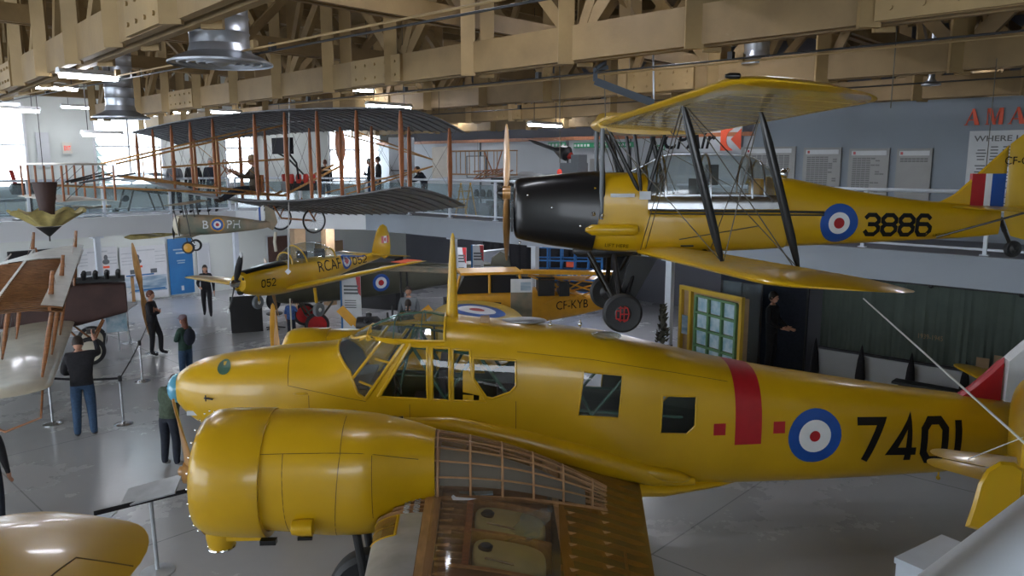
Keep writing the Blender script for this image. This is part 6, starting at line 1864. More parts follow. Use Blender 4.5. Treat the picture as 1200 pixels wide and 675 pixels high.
m = MB(); m.box((0, 0, z1 / 2), (.50, .03, z1)); m.build('panel', 'poster', t, False)
m = MB(); m.box((0, -.018, z1 - .62), (.50, .006, .62)); m.build('landscape', 'camo', t, False)
m = MB(); m.box((.10, -.019, z1 - .17), (.24, .006, .20)); m.build('photograph', 'mural', t, False)
# yellow display engine on a stand with two blade stubs
p = W(432, 385, Y=17.2)
t = thing('engine_display', 'small engine on a yellow stand with squared yellow blade stubs behind the cockpit', 'engine', (p.x, p.y, 0), 0)
m = MB(); m.tube((-.4, 0, 0), (-.1, 0, 1.1), .04); m.tube((.4, 0, 0), (.1, 0, 1.1), .04); m.tube((-.3, 0, .4), (.3, 0, .4), .03); m.build('stand', 'orange', t)
m = MB(); m.lathe([(.05, -.3), (.18, -.25), (.2, .2), (.1, .3)], (0, 0, 1.35), (1, 0, 0), 16)
for k in range(5): m.lathe([(.06, 0), (.07, .25), (.05, .27)], (0, 0, 1.35), (0, math.cos(k * 1.257), math.sin(k * 1.257)), 10)
m.build('engine_block', 'dark', t)
m = MB(); m.bar((-.3, -.1, 1.4), (-.62, -.1, 1.75), .20, .04, up=(0, 1, 0)); m.bar((-.1, -.1, 1.2), (-.3, -.1, 1.42), .10, .05, up=(0, 1, 0)); m.bar((1.1, 0, 1.45), (1.45, 0, 1.72), .24, .04, up=(0, 1, 0)); m.tube((.2, 0, 1.35), (1.1, 0, 1.45), .03); m.build('blade_stub', 'orange', t)
m = MB()
for k in range(7): m.tube((.35 + .1 * k, 0, 1.38), (.3 + .12 * k, .1, 1.45 + .16 * (k % 3)), .025)
m.build('linkage', 'dark', t)
# ================================================================== SILVER PUSHER BIPLANE WITH PILOT
WX, WD = -1.05, .36
SD = thing('pusher_biplane', 'large early grey pusher biplane with wooden struts and bicycle wheels hanging left of centre', 'aircraft', (-6.0, 19.3, 0), R(42.6))
def sz_u(y): return 6.12 - .22 * (abs(y) / 7.2) ** 2
def sz_l(y): return 4.12 + .46 * (abs(y) / 7.2) ** 2
def schord(y): return 1.9 - .45 * (abs(y) / 7.2) ** 2
for nm, zf in (('upper_wing', sz_u), ('lower_wing', sz_l)):
    m = MB(); secs = []
    for k in range(29):
        y = -7.2 + 14.4 * k / 28
        if nm == 'lower_wing': pass
        secs.append(((WX, y, zf(y) + .02), (WX + schord(y), y, zf(y) - WD), .02, .045))
    wing(m, secs, 12); m.build(nm, 'fabric', SD)
    r = MB()
    for k in range(40):
        y = -7.1 + 14.2 * k / 39; c = schord(y)
        r.path([(WX + c * t, y, zf(y) + .02 - (WD + .02) * t + c * 4 * .045 * t * (1 - t) - c * .014) for t in (.02, .2, .4, .6, .8, .99)], .012, 5)
    r.build('wing_ribs', 'alu' if 0 else 'fabric', SD)
    r = MB()
    for xx in (.0, .62):
        r.path([(WX + xx * schord(-7.2 + 14.4 * k / 20), -7.2 + 14.4 * k / 20, zf(-7.2 + 14.4 * k / 20) + .01 - xx * WD + (.06 if xx else 0)) for k in range(21)], .016, 6)
    r.build('wing_spar', 'fabric', SD)
for y in (-7.05, -5.6, -4.1, -2.7, -1.2, 1.2, 2.7, 4.1, 5.6, 7.05):
    for t in (.08, .80):
        x = WX + t * schord(y); m = MB()
        a = V((x, y, sz_l(y) + .02 - WD * t)); b = V((x, y, sz_u(y) - WD * t))
        m.path([a, a + (b - a) * .15, a + (b - a) * .5, a + (b - a) * .85, b], [.025, .046, .056, .046, .025], 10, flat=.6, fdir=(1, 0, 0)); m.build('wing_strut', 'strut', SD)
m = MB()
ysl = [-7.05, -5.6, -4.1, -2.7, -1.2, 1.2, 2.7, 4.1, 5.6, 7.05]
for a, b in zip(ysl, ysl[1:]):
    for t in (.08, .8):
        m.tube((WX + t * 1.7, a, sz_l(a) - WD * t), (WX + t * 1.7, b, sz_u(b) - WD * t), .004, n=4); m.tube((WX + t * 1.7, a, sz_u(a) - WD * t), (WX + t * 1.7, b, sz_l(b) - WD * t), .004, n=4)
m.build('bracing_wires', 'wire', SD)
m = MB()
for y in (-.7, .7):
    m.tube((.1, y, 5.9), (-3.7, y * .8, 4.98), .022); m.tube((.1, y, 4.2), (-3.7, y * .8, 4.75), .022)
    m.tube((.1, y * .6, 4.2), (-4.9, y * .3, 4.55), .020); m.tube((-1.6, y, 5.5), (-1.6, y, 4.42), .016); m.tube((-1.6, y, 5.5), (-.1, y, 4.2), .008); m.tube((-2.8, y * .85, 5.2), (-2.8, y * .85, 4.6), .014)
    m.tube((1.8, y * .8, 5.9), (5.0, 0, 5.1), .02); m.tube((1.8, y * .8, 4.2), (5.0, 0, 4.9), .02)
m.tube((-1.6, -.7, 4.42), (-1.6, .7, 4.42), .014); m.tube((-2.8, -.6, 4.9), (0, -1.0, 5.1), .022)
m.build('bamboo_booms', 'propwood', SD)
m = MB()
for z in (4.95, 4.25):
    secs = [((-5.1, y, z + .02), (-4.0, y, z), .02, .03) for y in (-1.9, -1, 0, 1, 1.9)]; wing(m, secs, 8)
m.build('front_elevator', 'canvas', SD)
for y in (-1.8, -1.1, -.4, .4, 1.1, 1.8):
    for x in (-5.0, -4.1):
        m = MB(); m.tube((x, y, 4.27), (x, y, 4.95), .022, n=8); m.build('elevator_strut', 'strut', SD)
m = MB()
for y in (-1.8, -.4, .4): m.tube((-5, y, 4.27), (-4.1, y + .7, 4.95), .006, n=4); m.tube((-3.7, y, 4.8), (-4.5, y * .5, 4.6), .02)
m.build('elevator_wires', 'dark', SD)
m = MB(); m.prism([(0, -.45), (.7, -.4), (.7, .5), (0, .45)], (5.0, 0, 5.0), (1, 0, 0), (0, 0, 1), (0, .02, 0)); m.build('rudder', 'canvas', SD)
# engine, radiator, propeller
m = MB(); m.box((.75, 0, 4.42), (.8, .36, .24)); m.build('engine_block', 'dark', SD)
m = MB()
for x in (.45, .65, .85, 1.05):
    for y in (-.16, .16): m.lathe([(.06, 0), (.07, .18), (.05, .22)], (x, y, 4.50), (0, y * 1.2, 1), 12)
m.build('engine_cylinders', 'tile', SD)
m = MB(); m.box((.35, 0, 5.42), (.16, .85, .40)); m.build('radiator', 'blackc', SD, False)
m = MB(); m.path([(.35, -.3, 5.25), (.5, -.4, 5.0), (.6, -.3, 4.6)], .025, 8); m.path([(.35, .3, 5.25), (.7, .4, 5.1), (1.1, .2, 4.6)], .025, 8); m.build('coolant_pipe', 'black', SD)
m = MB()
for s_ in (-1, 1): prop_blade(m, (2.0, 0, 4.95), (1, 0, 0), (0, .05, s_), 1.12, .30, twist0=.9, twist1=.4)
m.build('propeller', 'strut', SD)
# ladder like engine bed
m = MB()
for y in (-.25, .25): m.tube((.2, y, 4.2), (1.9, y, 4.95), .03)
for k in range(5): m.tube((.4 + .3 * k, -.25, 4.3 + .13 * k), (.4 + .3 * k, .25, 4.3 + .13 * k), .02)
m.build('engine_bed', 'propwood', SD)
m = MB(); m.box((-.55, 0, 4.28), (.45, .5, .04)); m.box((-.32, 0, 4.50), (.04, .5, .42)); m.build('pilot_seat', 'strut', SD, False)
m = MB(); m.torus((-1.1, 0, 4.90), (1, 0, .3), .18, .014, 24, 6)
for k in range(3): a = k * 2.09; m.tube((-1.1, 0, 4.90), (-1.1 - .0, .17 * math.cos(a), 4.90 + .17 * math.sin(a)), .008, n=5)
m.tube((-1.1, 0, 4.9), (-1.5, 0, 4.4), .014); m.build('steering_wheel', 'wood', SD)
for i, (x, y) in enumerate(((.55, .72), (.75, -.72), (-1.5, 0.0))):
    if i == 2: continue
    m = MB(); m.torus((x, y, 3.57), (0, 1, 0), .30, .022, 40, 8); w_ = m.build('wheel', 'rubber', SD)
    m = MB(); m.torus((x, y, 3.57), (0, 1, 0), .275, .010, 40, 6); m.lathe([(.03, -.06), (.04, 0), (.03, .06)], (x, y, 3.57), (0, 1, 0), 12)
    for k in range(20): a = 2 * math.pi * k / 20; m.tube((x, y + .03 * (-1) ** k, 3.57), (x + .275 * math.cos(a), y, 3.57 + .275 * math.sin(a)), .0028, n=4)
    m.build('spokes', 'alu', w_)
    m = MB(); m.tube((x, y - .06, 3.57), (x - .35, y - .05, 4.15), .02); m.tube((x, y + .06, 3.57), (x + .3, y + .05, 4.15), .02); m.build('wheel_fork', 'wood', SD)
m = MB(); m.tube((.55, .72, 3.57), (.75, -.72, 3.57), .025); m.build('axle', 'wood', SD)
# pilot mannequin seated, feet forward
_p = V((-.45, 0, 0)); _w = Matrix.Rotation(R(42.6), 3, 'Z') @ _p + V((-6.0, 19.3, 0))
person('mannequin', 'seated pilot mannequin in brown cap and jacket, legs stretched forward on the grey biplane', 'mannequin', (_w.x, _w.y, 3.48), R(42.6) - math.pi / 2, 1.72,
       dict(pel=(0, .0, .93), sp=(0, .04, 1.07), ch=(0, .06, 1.28), nk=(0, .03, 1.44), nk2=(0, 0, 1.51), head=(0, -.02, 1.61), shL=(.17, .05, 1.38), shR=(-.17, .05, 1.38),
            elL=(.22, -.12, 1.18), wrL=(.14, -.42, 1.28), haL=(.12, -.52, 1.34), elR=(-.22, -.12, 1.18), wrR=(-.14, -.42, 1.28), haR=(-.12, -.52, 1.34),
            hiL=(.09, -.04, .90), knL=(.13, -.46, .90), anL=(.10, -.84, .66), toL=(.10, -.96, .72), hiR=(-.09, -.04, .90), knR=(-.13, -.46, .88), anR=(-.10, -.86, .62), toR=(-.10, -.98, .68)),
       'brownc', 'navyc', 'shoe', None, hat='tan')
# ceiling cables of the pusher biplane
for i, (x, y) in enumerate(((1.0, -5.6), (1.0, 5.6), (.3, 0.0))):
    q = Matrix.Rotation(R(42.6), 3, 'Z') @ V((x, y, 0)) + V((-6.0, 19.3, 0))
    m = MB(); m.tube((q.x, q.y, 5.95), (q.x, q.y, 6.5), .006, n=5); tag(m.build('hanging_cable', 'wire'), ['cable above the near wing tip of the grey biplane', 'cable above the far wing of the grey biplane', 'cable above the middle of the grey biplane'][i], 'cable')
# ================================================================== TRAINER 052
CM = thing('low_wing_trainer', 'yellow low wing trainer numbered 052 with bubble canopy hanging by the left', 'aircraft', (-6.50, 17.5, 1.30), R(61))
Sx = .80
m = MB()
body(m, [(0.30, .30, .92, 1.42, 2.3), (0.55, .36, .80, 1.50, 2.5), (1.2, .42, .66, 1.58, 2.6), (1.9, .45, .62, 1.62, 2.6), (3.0, .44, .66, 1.62, 2.6), (4.0, .38, .78, 1.58, 2.5), (5.2, .24, .98, 1.50, 2.3), (6.4, .12, 1.14, 1.44, 2.2), (7.0, .04, 1.24, 1.40, 2)], 40, 4)
cmb = bvh_of(m); m.build('fuselage', 'yellow', CM, True, 40)
m = MB(); m.norm = True
rows = []
for x in (.42, .6, .9, 1.3, 1.7, 1.95):
    row = []
    for k in range(13):
        a = math.pi * (.25 + .5 * k / 12); h = cmb.ray_cast(V((x, 0, 1.2)), V((0, -math.cos(a), math.sin(a))))
        row.append(h[0] * 1.0 + V((0, 0, .012)))
    rows.append(row)
m.sheet(rows); m.build('anti_glare_panel', 'black', CM)
m = MB(); m.lathe([(.02, -.02), (.09, .06), (.13, .22), (.14, .3)], (0, 0, 1.17), (1, 0, 0), 24); m.build('spinner', 'chrome', CM)
m = MB()
for s_ in (-1, 1): prop_blade(m, (.18, 0, 1.17), (1, 0, 0), (0, -.35 * s_, .94 * s_), .98, .20)
m.build('propeller', 'black', CM)
m = MB()
for s_ in (-1, 1): m.ball(V((.16, -.35 * s_ * .93, 1.17 + .94 * s_ * .91)), (.035, .05, .085), 10, 8, rot=Matrix.Rotation(-.35 * 1.0, 3, 'X') if 0 else None)
m.build('blade_tips', 'white', CM)
m = MB(); m.lathe([(.09, 0), (.10, .1), (.06, .12)], (.30, .0, .90), (1, 0, 0), 16); m.ball((.32, -.2, 1.30), (.06, .05, .05)); m.build('air_intake', 'dark', CM)
CK = [(1.85, .02, .22), (2.15, .36, .32), (2.5, .54, .36), (3.1, .60, .38), (3.7, .50, .35), (4.15, .30, .26), (4.45, .03, .12)]
m = MB(); m.norm = False
m.sheet([[V((x, -w * math.cos(math.pi * k / 16), 1.52 + h * math.sin(math.pi * k / 16) ** .8)) for k in range(17)] for x, h, w in crom(CK, 3)]); m.build('bubble_canopy', 'perspex', CM)
m = MB()
for x, h, w in (CK[2], CK[1], CK[5]): m.path([V((x - (.25 if h == .54 else 0) * (1 - math.sin(math.pi * k / 16)) * -1, -w * math.cos(math.pi * k / 16), 1.52 + h * math.sin(math.pi * k / 16) ** .8)) for k in range(17)], .028, 6)
m.build('canopy_frame', 'yellow', CM)
for x in (2.7, 3.5):
    m = MB(); m.box((x + .2, 0, 1.60), (.08, .4, .5)); m.build('seat', 'seat', CM, False)
for s_ in (-1, 1):
    m = MB(); secs = [((1.75, s_ * .3, .74), (3.45, s_ * .3, .70), .14, .01), ((1.95, s_ * 2.5, .90), (3.25, s_ * 2.5, .87), .12, .01), ((2.15, s_ * 4.6, 1.06), (3.0, s_ * 4.6, 1.04), .11, .01)] + round_tip((2.15, s_ * 4.6, 1.06), (3.0, s_ * 4.6, 1.04), (0, s_, .03), .4, .11, .01)
    if s_ == 1: secs = [(V(a) + V((0, 0, -.07 * abs(a[1]))), V(b) + V((0, 0, -.07 * abs(b[1]))), c, d) for a, b, c, d in secs]
    else: secs = [(V(a) + V((0, 0, .16 * abs(a[1]))), V(b) + V((0, 0, .16 * abs(b[1]))), c, d) for a, b, c, d in secs]
    wing(m, secs); m.build('wing', 'yellow', CM)
    m = MB(); secs = [((6.2, 0, 1.38), (6.7, 0, 1.36), .08, 0), ((6.3, s_ * 1.3, 1.40), (6.7, s_ * 1.3, 1.38), .08, 0)] + round_tip((6.3, s_ * 1.3, 1.40), (6.7, s_ * 1.3, 1.38), (0, s_, 0), .3, .08, 0)
    wing(m, secs); m.build('tailplane', 'yellow', CM)
    m = MB(); m.tube((2.1, s_ * 1.25, .86), (2.15, s_ * 1.25, .40), .05); m.tube((2.15, s_ * 1.25, .44), (2.18, s_ * 1.25, .18), .03); m.build('undercarriage_leg', 'yellow', CM)
    wheel(CM, (2.18, s_ * 1.30, .18), (0, 1, 0), .22, .13, 'slate', 'white', .3)
m = MB(); m.prism([(2.3, -.0), (2.9, -.02), (2.9, .02), (2.3, .02)], (0, -4.35, 1.78), (1, 0, 0), (0, 1, 0), (0, 0, .012)); m.box((2.55, -4.4, 1.83), (.75, .55, .01)); m.build('wing_tip_band', 'orred', CM, False)
m = MB(); n_ = 20
fin = [(6.35, 1.40), (6.45, 1.75), (6.62, 2.15), (6.85, 2.38), (7.05, 2.42), (7.25, 2.32), (7.40, 2.0), (7.46, 1.6), (7.40, 1.25), (7.1, 1.15)]
cx = 6.95; cz = 1.75; outer = [V((p[0], 0, p[1])) for p in fin]; N1 = len(fin); vs = list(outer)
for s_ in (-1, 1): vs += [V((cx + (p[0] - cx) * .85, s_ * .05, cz + (p[1] - cz) * .85)) for p in fin]
fs = [(i, (i + 1) % N1, N1 + (i + 1) % N1, N1 + i) for i in range(N1)] + [(i, 2 * N1 + i, 2 * N1 + (i + 1) % N1, (i + 1) % N1) for i in range(N1)] + [tuple(range(N1, 2 * N1)), tuple(reversed(range(2 * N1, 3 * N1)))]
m.add(vs, fs); m.build('fin', 'yellow', CM)
m = MB(); m.box((6.93, -.056, 1.86), (.13, .006, .26)); m.box((7.22, -.056, 1.86), (.11, .006, .26)); m.ball((7.07, -.057, 1.86), (.06, .004, .08), 8, 6); m.build('flag_red', 'red', CM, False)
m = MB(); m.box((7.075, -.054, 1.86), (.19, .006, .26)); m.build('flag_white', 'white', CM, False)
text_on('lettering', 'RCAF', (3.18, -1, 1.15), (1, 0, 0.0), (0, 0, 1), .34, 'ink', CM, width=1.15, bvh=cmb, dirn=(0, 1, 0), off=.012, grid=.06)
digits_on('serial_number', '052', (5.05, -1, 1.16), (1, 0, 0), (0, 0, 1), .27, 'ink', CM, .80, cmb, (0, 1, 0), .006, .1, t=.15, cw=.6, gap=.3)
digits_on('serial_number', '052', (.82, -1, .98), (1, 0, 0), (0, 0, 1), .24, 'ink', CM, .50, cmb, (0, 1, 0), .006, .1, t=.15, cw=.6, gap=.3)
roundel_on('roundel', (4.68, -1, 1.33), (1, 0, 0), (0, 0, 1), .26, CM, cmb, (0, 1, 0), (1, .68, .30), off=.008)
leaf = [(0, 1), (.15, .65), (.38, .75), (.32, .35), (.65, .48), (.6, .2), (.9, .1), (.45, -.3), (.5, -.5), (.08, -.45), (.06, -.9), (-.06, -.9), (-.08, -.45), (-.5, -.5), (-.45, -.3), (-.9, .1), (-.6, .2), (-.65, .48), (-.32, .35), (-.38, .75), (-.15, .65)]
decal('maple_leaf', [(x * .16, y * .16) for x, y in leaf], [tuple(range(len(leaf)))], (4.68, -1, 1.33), (1, 0, 0), (0, 0, 1), 'red', CM, cmb, (0, 1, 0), .012)
m = MB(); m.path([(2.1, .3, 1.9), (2.06, .3, 2.2), (2.12, .3, 2.5)], .05, 6); m.build('aerial_mast', 'cream', CM)
CM.scale = (Sx, Sx, Sx)
m = MB(); q = W(340, 0, Y=17.0); e = W(338, 318, Y=17.0); m.tube((q.x, q.y, 8.6), (e.x, e.y, e.z), .012, n=6)
o = m.build('hanging_cable', 'rope'); tag(o, 'long pale cable from the roof to the trainer numbered 052', 'cable')
m = MB(); m.lathe([(.0, -.01), (.07, -.01), (.07, .01), (.0, .01)], (e.x, e.y - .03, e.z), (0, 1, 0), 4); m.build('tag', 'poster', o, False)
m = MB(); p = W(341, 375, Y=20.6); m.tube((p.x, p.y, .02), (p.x, p.y, 1.35), .02); m.lathe([(.2, 0), (.2, .02)], (p.x, p.y, 0), n=20); tag(m.build('support_pole', 'cream'), 'thin pale support pole under the trainer numbered 052', 'pole')

# ================================================================== SMALL CAMOUFLAGED BIPLANE MODEL
MDS = .88
MD = thing('model_biplane', 'small camouflaged model biplane marked B PH below the grey biplane', 'model aircraft', W(206, 262, Y=16.5) - V((0, 0, .25)), R(6))
m = MB(); body(m, [(0.0, .10, .08, .40, 2.2), (.06, .17, .02, .48, 2.3), (.5, .17, 0, .50, 2.6), (1.2, .14, .04, .46, 2.5), (1.9, .06, .12, .36, 2.3), (2.25, .02, .18, .32, 2)], 28, 3); mdb = bvh_of(m); m.build('fuselage', 'camo', MD)
m = MB(); m.lathe([(.05, -.03), (.19, -.01), (.23, .06), (.23, .12)], (0, 0, .25), (1, 0, 0), 24); m.build('engine_ring', 'cream', MD)
m = MB()
for s_ in (-1, 1): prop_blade(m, (-.06, 0, .25), (1, 0, 0), (0, .1 * s_, s_), .36, .08)
m.build('propeller', 'dark', MD)
for z, x0, mt in ((.78, .12, 'camo'), (.04, .30, 'camo')):
    m = MB(); secs = [((x0, -1.2, z), (x0 + .38, -1.2, z), .07, .03), ((x0, 1.2, z), (x0 + .38, 1.2, z), .07, .03)]; wing(m, secs, 8); m.build('wing', mt, MD)
for y in (-.9, .9):
    for x in (.25, .5):
        m = MB(); m.tube((x + .1, y, .05), (x, y, .78), .012, n=6); m.build('wing_strut', 'dark', MD)
m = MB()
for y in (-.15, .15): m.tube((.25, y, .45), (.2, y, .78), .012); m.tube((.5, y, .45), (.45, y, .78), .012)
m.build('cabane', 'dark', MD)
m = MB(); m.prism([(1.85, .3), (1.95, .62), (2.1, .72), (2.12, .3)], (0, -.01, 0), (1, 0, 0), (0, 0, 1), (0, .02, 0)); m.build('fin', 'white', MD)
m = MB(); m.prism([(2.13, .2), (2.13, .72), (2.35, .6), (2.42, .3), (2.3, .1)], (0, -.01, 0), (1, 0, 0), (0, 0, 1), (0, .02, 0)); m.build('rudder', 'camo', MD)
m = MB(); m.prism([(1.98, .3), (2.03, .3), (2.03, .68), (1.98, .66)], (0, -.014, 0), (1, 0, 0), (0, 0, 1), (0, .028, 0)); m.build('fin_flash', 'blue', MD)
m = MB(); wing(m, [((1.85, -.5, .33), (2.2, -.5, .33), .05, 0), ((1.85, .5, .33), (2.2, .5, .33), .05, 0)], 6); m.build('tailplane', 'camo', MD)
for y, hb_ in ((-.3, 'orange'), (.3, 'white')): wheel(MD, (.35, y, -.28), (0, 1, 0), .15, .08, 'rubber', hb_, .7)
m = MB(); m.tube((.35, -.3, -.28), (.25, -.1, .03), .014); m.tube((.35, .3, -.28), (.25, .1, .03), .014); m.tube((.35, -.3, -.28), (.35, .3, -.28), .012); m.build('undercarriage', 'dark', MD)
roundel_on('roundel', (1.02, -1, .26), (1, 0, 0), (0, 0, 1), .17, MD, mdb, (0, 1, 0), (1, .82, .5, .25), ('orange', 'blue', 'white', 'red'), n=20)
text_on('lettering', 'B', (.68, -1, .17), (1, 0, 0), (0, 0, 1), .19, 'poster', MD, bvh=mdb, dirn=(0, 1, 0), off=.005)
text_on('lettering', 'PH', (1.24, -1, .17), (1, 0, 0), (0, 0, 1), .19, 'poster', MD, bvh=mdb, dirn=(0, 1, 0), off=.005)

MD.scale = (MDS, MDS, MDS)
# ================================================================== UNCOVERED OLD BIPLANE AT THE LEFT
JN = thing('antique_biplane', 'antique brown and white biplane with uncovered wooden upper wing at the left', 'aircraft', (-9.75, 19.9, 0), R(206.5))
# local: x aft, y+ = near side (towards the camera)
m = MB(); body(m, [(.34, .27, 1.22, 1.90, 6), (.36, .30, 1.18, 1.93, 7), (1.5, .38, .93, 2.0, 7), (2.6, .38, .96, 2.0, 5), (4.2, .30, 1.05, 1.88, 7), (7.2, .08, 1.3, 1.65, 5)], 32, 3, smoothed=False); m.build('fuselage', 'brownfab', JN, True, 30)
m = MB(); m.box((.9, 0, 2.05), (1.1, .22, .14))
for k in range(4):
    for y in (-.12, .12): m.lathe([(.055, 0), (.06, .16), (.03, .20)], (.5 + .26 * k, y, 2.08), (0, y * 3, 1), 10)
m.build('engine', 'dark', JN)
m = MB(); m.box((.18, 0, 1.75), (.08, .42, .62)); m.build('radiator', 'propwood', JN, False)
m = MB(); d = V((.10, .16, .98)).normalized()
for s_ in (-1, 1): prop_blade(m, (-.02, 0, 1.68), (1, 0, 0), d * s_, 1.32, .24, twist0=.95, twist1=.6)
m.build('propeller', 'propwood', JN)
def jle(y, up): return V(((1.25 if up else 1.55), y, (2.86 if up else 1.05) - (.035 * y if up else -.02 * y)))
def jpt(y, t, up, dz=0):
    a = jle(y, up); c = 1.5
    return V((a.x + c * t, y, a.z + .30 * c * (t * (1 - t)) * (1.5 - t) * .6 + dz - .02 * t))
YT = 7.6
for k in range(34):
    y = YT - k * .17
    if y < 2.2: break
    m = MB(); m.path([jpt(y, t, True, .03) for t in (0, .05, .15, .3, .5, .7, .85, 1)], .013, 4); m.path([jpt(y, t, True, -.04) for t in (0, .05, .15, .3, .5, .7, .85, 1)], .010, 4); m.build('wing_rib', 'ribd', JN)
for t, w_ in ((.12, .05), (.68, .05), (1.0, .02)):
    m = MB(); m.bar(jpt(.3, t, True), jpt(YT, t, True), w_, .09 if w_ > .03 else .03); m.build('wing_spar', 'canvas' if t == .68 else 'wood', JN, False)
m = MB(); m.norm = False; m.sheet([[jpt(y, t, True, .05) for t in (-.01, .03, .08, .15, .20)] for y in (2.2, 4, 6, YT)]); m.build('leading_edge_fabric', 'canvas', JN)
m = MB(); m.norm = False; m.sheet([[jpt(y, t, True, -.05) for t in (0, .3, .6, 1.0)] for y in (2.2, 4, 6, YT)]); m.build('lower_lining', 'ply', JN)
m = MB(); m.norm = True; m.sheet([[jpt((-.3 + 2.3 * max(0, t)) * (1 - q) + 2.3 * q, t, True, .06) for t in (-.01, .05, .12, .25, .5, .75, 1.0)] for q in (0, .33, .66, 1)]); m.sheet([[jpt((-.3 + 2.3 * max(0, t)) * (1 - q) + 2.3 * q, t, True, -.06) for t in (-.01, .5, 1.0)] for q in (0, 1)]); m.build('upper_wing_cover', 'canvas', JN)
m = MB(); secs = [(jle(y, False), jle(y, False) + V((1.5, 0, -.04)), .07, .03) for y in (.35, 2, 4, 6, 7.0)]; secs += round_tip(jle(7.0, False), jle(7.0, False) + V((1.5, 0, -.04)), (0, 1, 0), .5, .07, .03)
wing(m, secs, 12); m.build('lower_wing', 'cream', JN)
for y in (6.6, 4.6, 2.4):
    for t in (.12, .68):
        m = MB(); a = jpt(y, t, False, .02); b = jpt(y, t, True, 0)
        m.path([a, a + (b - a) * .2, a + (b - a) * .5, a + (b - a) * .8, b], [.018, .038, .046, .038, .02], 10, flat=.5, fdir=(1, 0, 0)); m.build('wing_strut', 'wood', JN)
m = MB()
for y0, y1 in ((6.6, 4.6), (4.6, 2.4)):
    for t in (.12, .68): m.tube(jpt(y0, t, False), jpt(y1, t, True), .005, n=4); m.tube(jpt(y1, t, False), jpt(y0, t, True), .005, n=4)
m.build('bracing_wires', 'wire', JN)
for y, t in ((6.6, .15), (.3, .1), (.3, .7), (4.6, .12)):
    m = MB(); a = jpt(y, t, True, .04); m.path([a, a + V((-.06, 0, .42))], [.045, .03], 8, flat=.5); m.tube(a + V((-.06, 0, .40)), jpt(y - 1.2 if y > 2 else y + 1.4, t, True), .004, n=4); m.build('king_post', 'wood', JN)
for y, t in ((.30, .1), (.30, .7), (-.30, .1), (-.30, .7)):
    m = MB(); m.tube((1.4 + .9 * t, y, 1.95), jpt(y, t, True), .028); m.build('cabane_strut', 'wood', JN)
for y in (.75, -.75): wheel(JN, (1.25, y, .36), (0, 1, 0), .36, .10, 'rubber', 'cream', .75)
m = MB()
for y in (.7, -.7): m.tube((1.25, y, .36), (.9, y * .5, 1.05), .025); m.tube((1.25, y, .36), (1.8, y * .5, 1.02), .025)
m.tube((1.25, -.8, .36), (1.25, .8, .36), .025); m.build('undercarriage_strut', 'wood', JN)
m = MB(); rings = [];
m.path([jle(6.2, False) + V((.2 + .0, .2, -.1)), jle(6.4, False) + V((.25, .3, -.65)), jle(6.4, False) + V((.8, .3, -.82)), jle(6.2, False) + V((1.3, .2, -.6)), jle(6.0, False) + V((1.4, 0, -.06))], .022, 8); m.build('wing_skid', 'wood', JN)

# ================================================================== HANGING BASKET UNDER AN UPTURNED SILK CONE
p = W(56, 255, Y=13.6)
t = thing('silk_cone', 'pale yellow pleated silk cone hanging point down with a dark tip, at the left', 'canopy', p)
m = MB(); rings = []
for r_, z, kk in ((.02, -.33, 0), (.20, -.16, 0), (.22, -.14, 0), (.42, .02, .10), (.58, .12, .14)):
    rings.append([V(((r_ + kk * .3 * math.cos(9 * a)) * math.cos(a), (r_ + kk * .3 * math.cos(9 * a)) * math.sin(a), z + kk * .3 * math.sin(9 * a))) for a in (2 * math.pi * k / 54 for k in range(54))])
m.loft(rings[2:], c0=False, c1=False); m.build('pleated_silk', 'silk', t)
m = MB(); m.loft(rings[:2]); m.tube((0, 0, -.42), (0, 0, -.3), .012); m.build('dark_tip', 'dark', t)
m = MB(); m.loft([[V((r_ * math.cos(a), r_ * math.sin(a), z)) for a in (2 * math.pi * k / 16 for k in range(16))] for r_, z in ((.10, -.1), (.13, .2), (.20, .62))], c1=False); m.build('tapered_tube', 'brownfab', t)
m = MB(); m.tube((0, 0, .6), (0, 0, 6.4 - p.z), .006, n=5); m.build('hanging_line', 'dark', t)

# ================================================================== OLIVE BIPLANE BEHIND THE TRAINER
OB = thing('olive_aircraft', 'dark olive wingless aircraft with red wheels and roundel standing behind the yellow trainer', 'aircraft', (-6.95, 22.2, 0), R(26))
m = MB(); body(m, [(0, .30, 1.0, 1.9, 2.2), (.3, .42, .9, 2.05, 2.4), (1.5, .42, .88, 2.05, 3), (3.5, .34, .95, 1.95, 3), (6.0, .15, 1.2, 1.75, 3), (7.4, .04, 1.4, 1.65, 2)], 32, 3); ob_b = bvh_of(m); m.build('fuselage', 'olive', OB)
for y in (-.9, .9):
    wheel(OB, (1.0, y, .36), (0, 1, 0), .36, .12, 'rubber', 'wred', .78)
    m = MB(); m.tube((1.0, y * .9, .36), (.7, y * .4, .95), .03); m.tube((1.0, y * .9, .36), (1.6, y * .4, .92), .03); m.build('undercarriage_strut', 'olive', OB)
m = MB(); m.tube((1, -.95, .36), (1, .95, .36), .03); m.build('axle', 'dark', OB)
m = MB(); wing(m, [((6.4, -1.4, 1.62), (7.3, -1.4, 1.62), .05, 0), ((6.4, 1.4, 1.62), (7.3, 1.4, 1.62), .05, 0)], 8); m.build('tailplane', 'olive', OB)
m = MB(); m.prism([(6.9, 1.4), (7.0, 1.9), (7.3, 2.1), (7.6, 1.95), (7.7, 1.5), (7.5, 1.2)], (0, -.02, 0), (1, 0, 0), (0, 0, 1), (0, .04, 0)); m.build('rudder', 'olive', OB)
m = MB()
for s_ in (-1, 1): prop_blade(m, (-.1, 0, 1.45), (1, 0, 0), (0, .8 * s_, .5 * s_), 1.3, .22)
m.build('propeller', 'propwood', OB)
roundel_on('roundel', (3.1, -1, 1.38), (1, 0, 0), (0, 0, 1), .27, OB, ob_b, (0, 1, 0), (1, .66, .33))

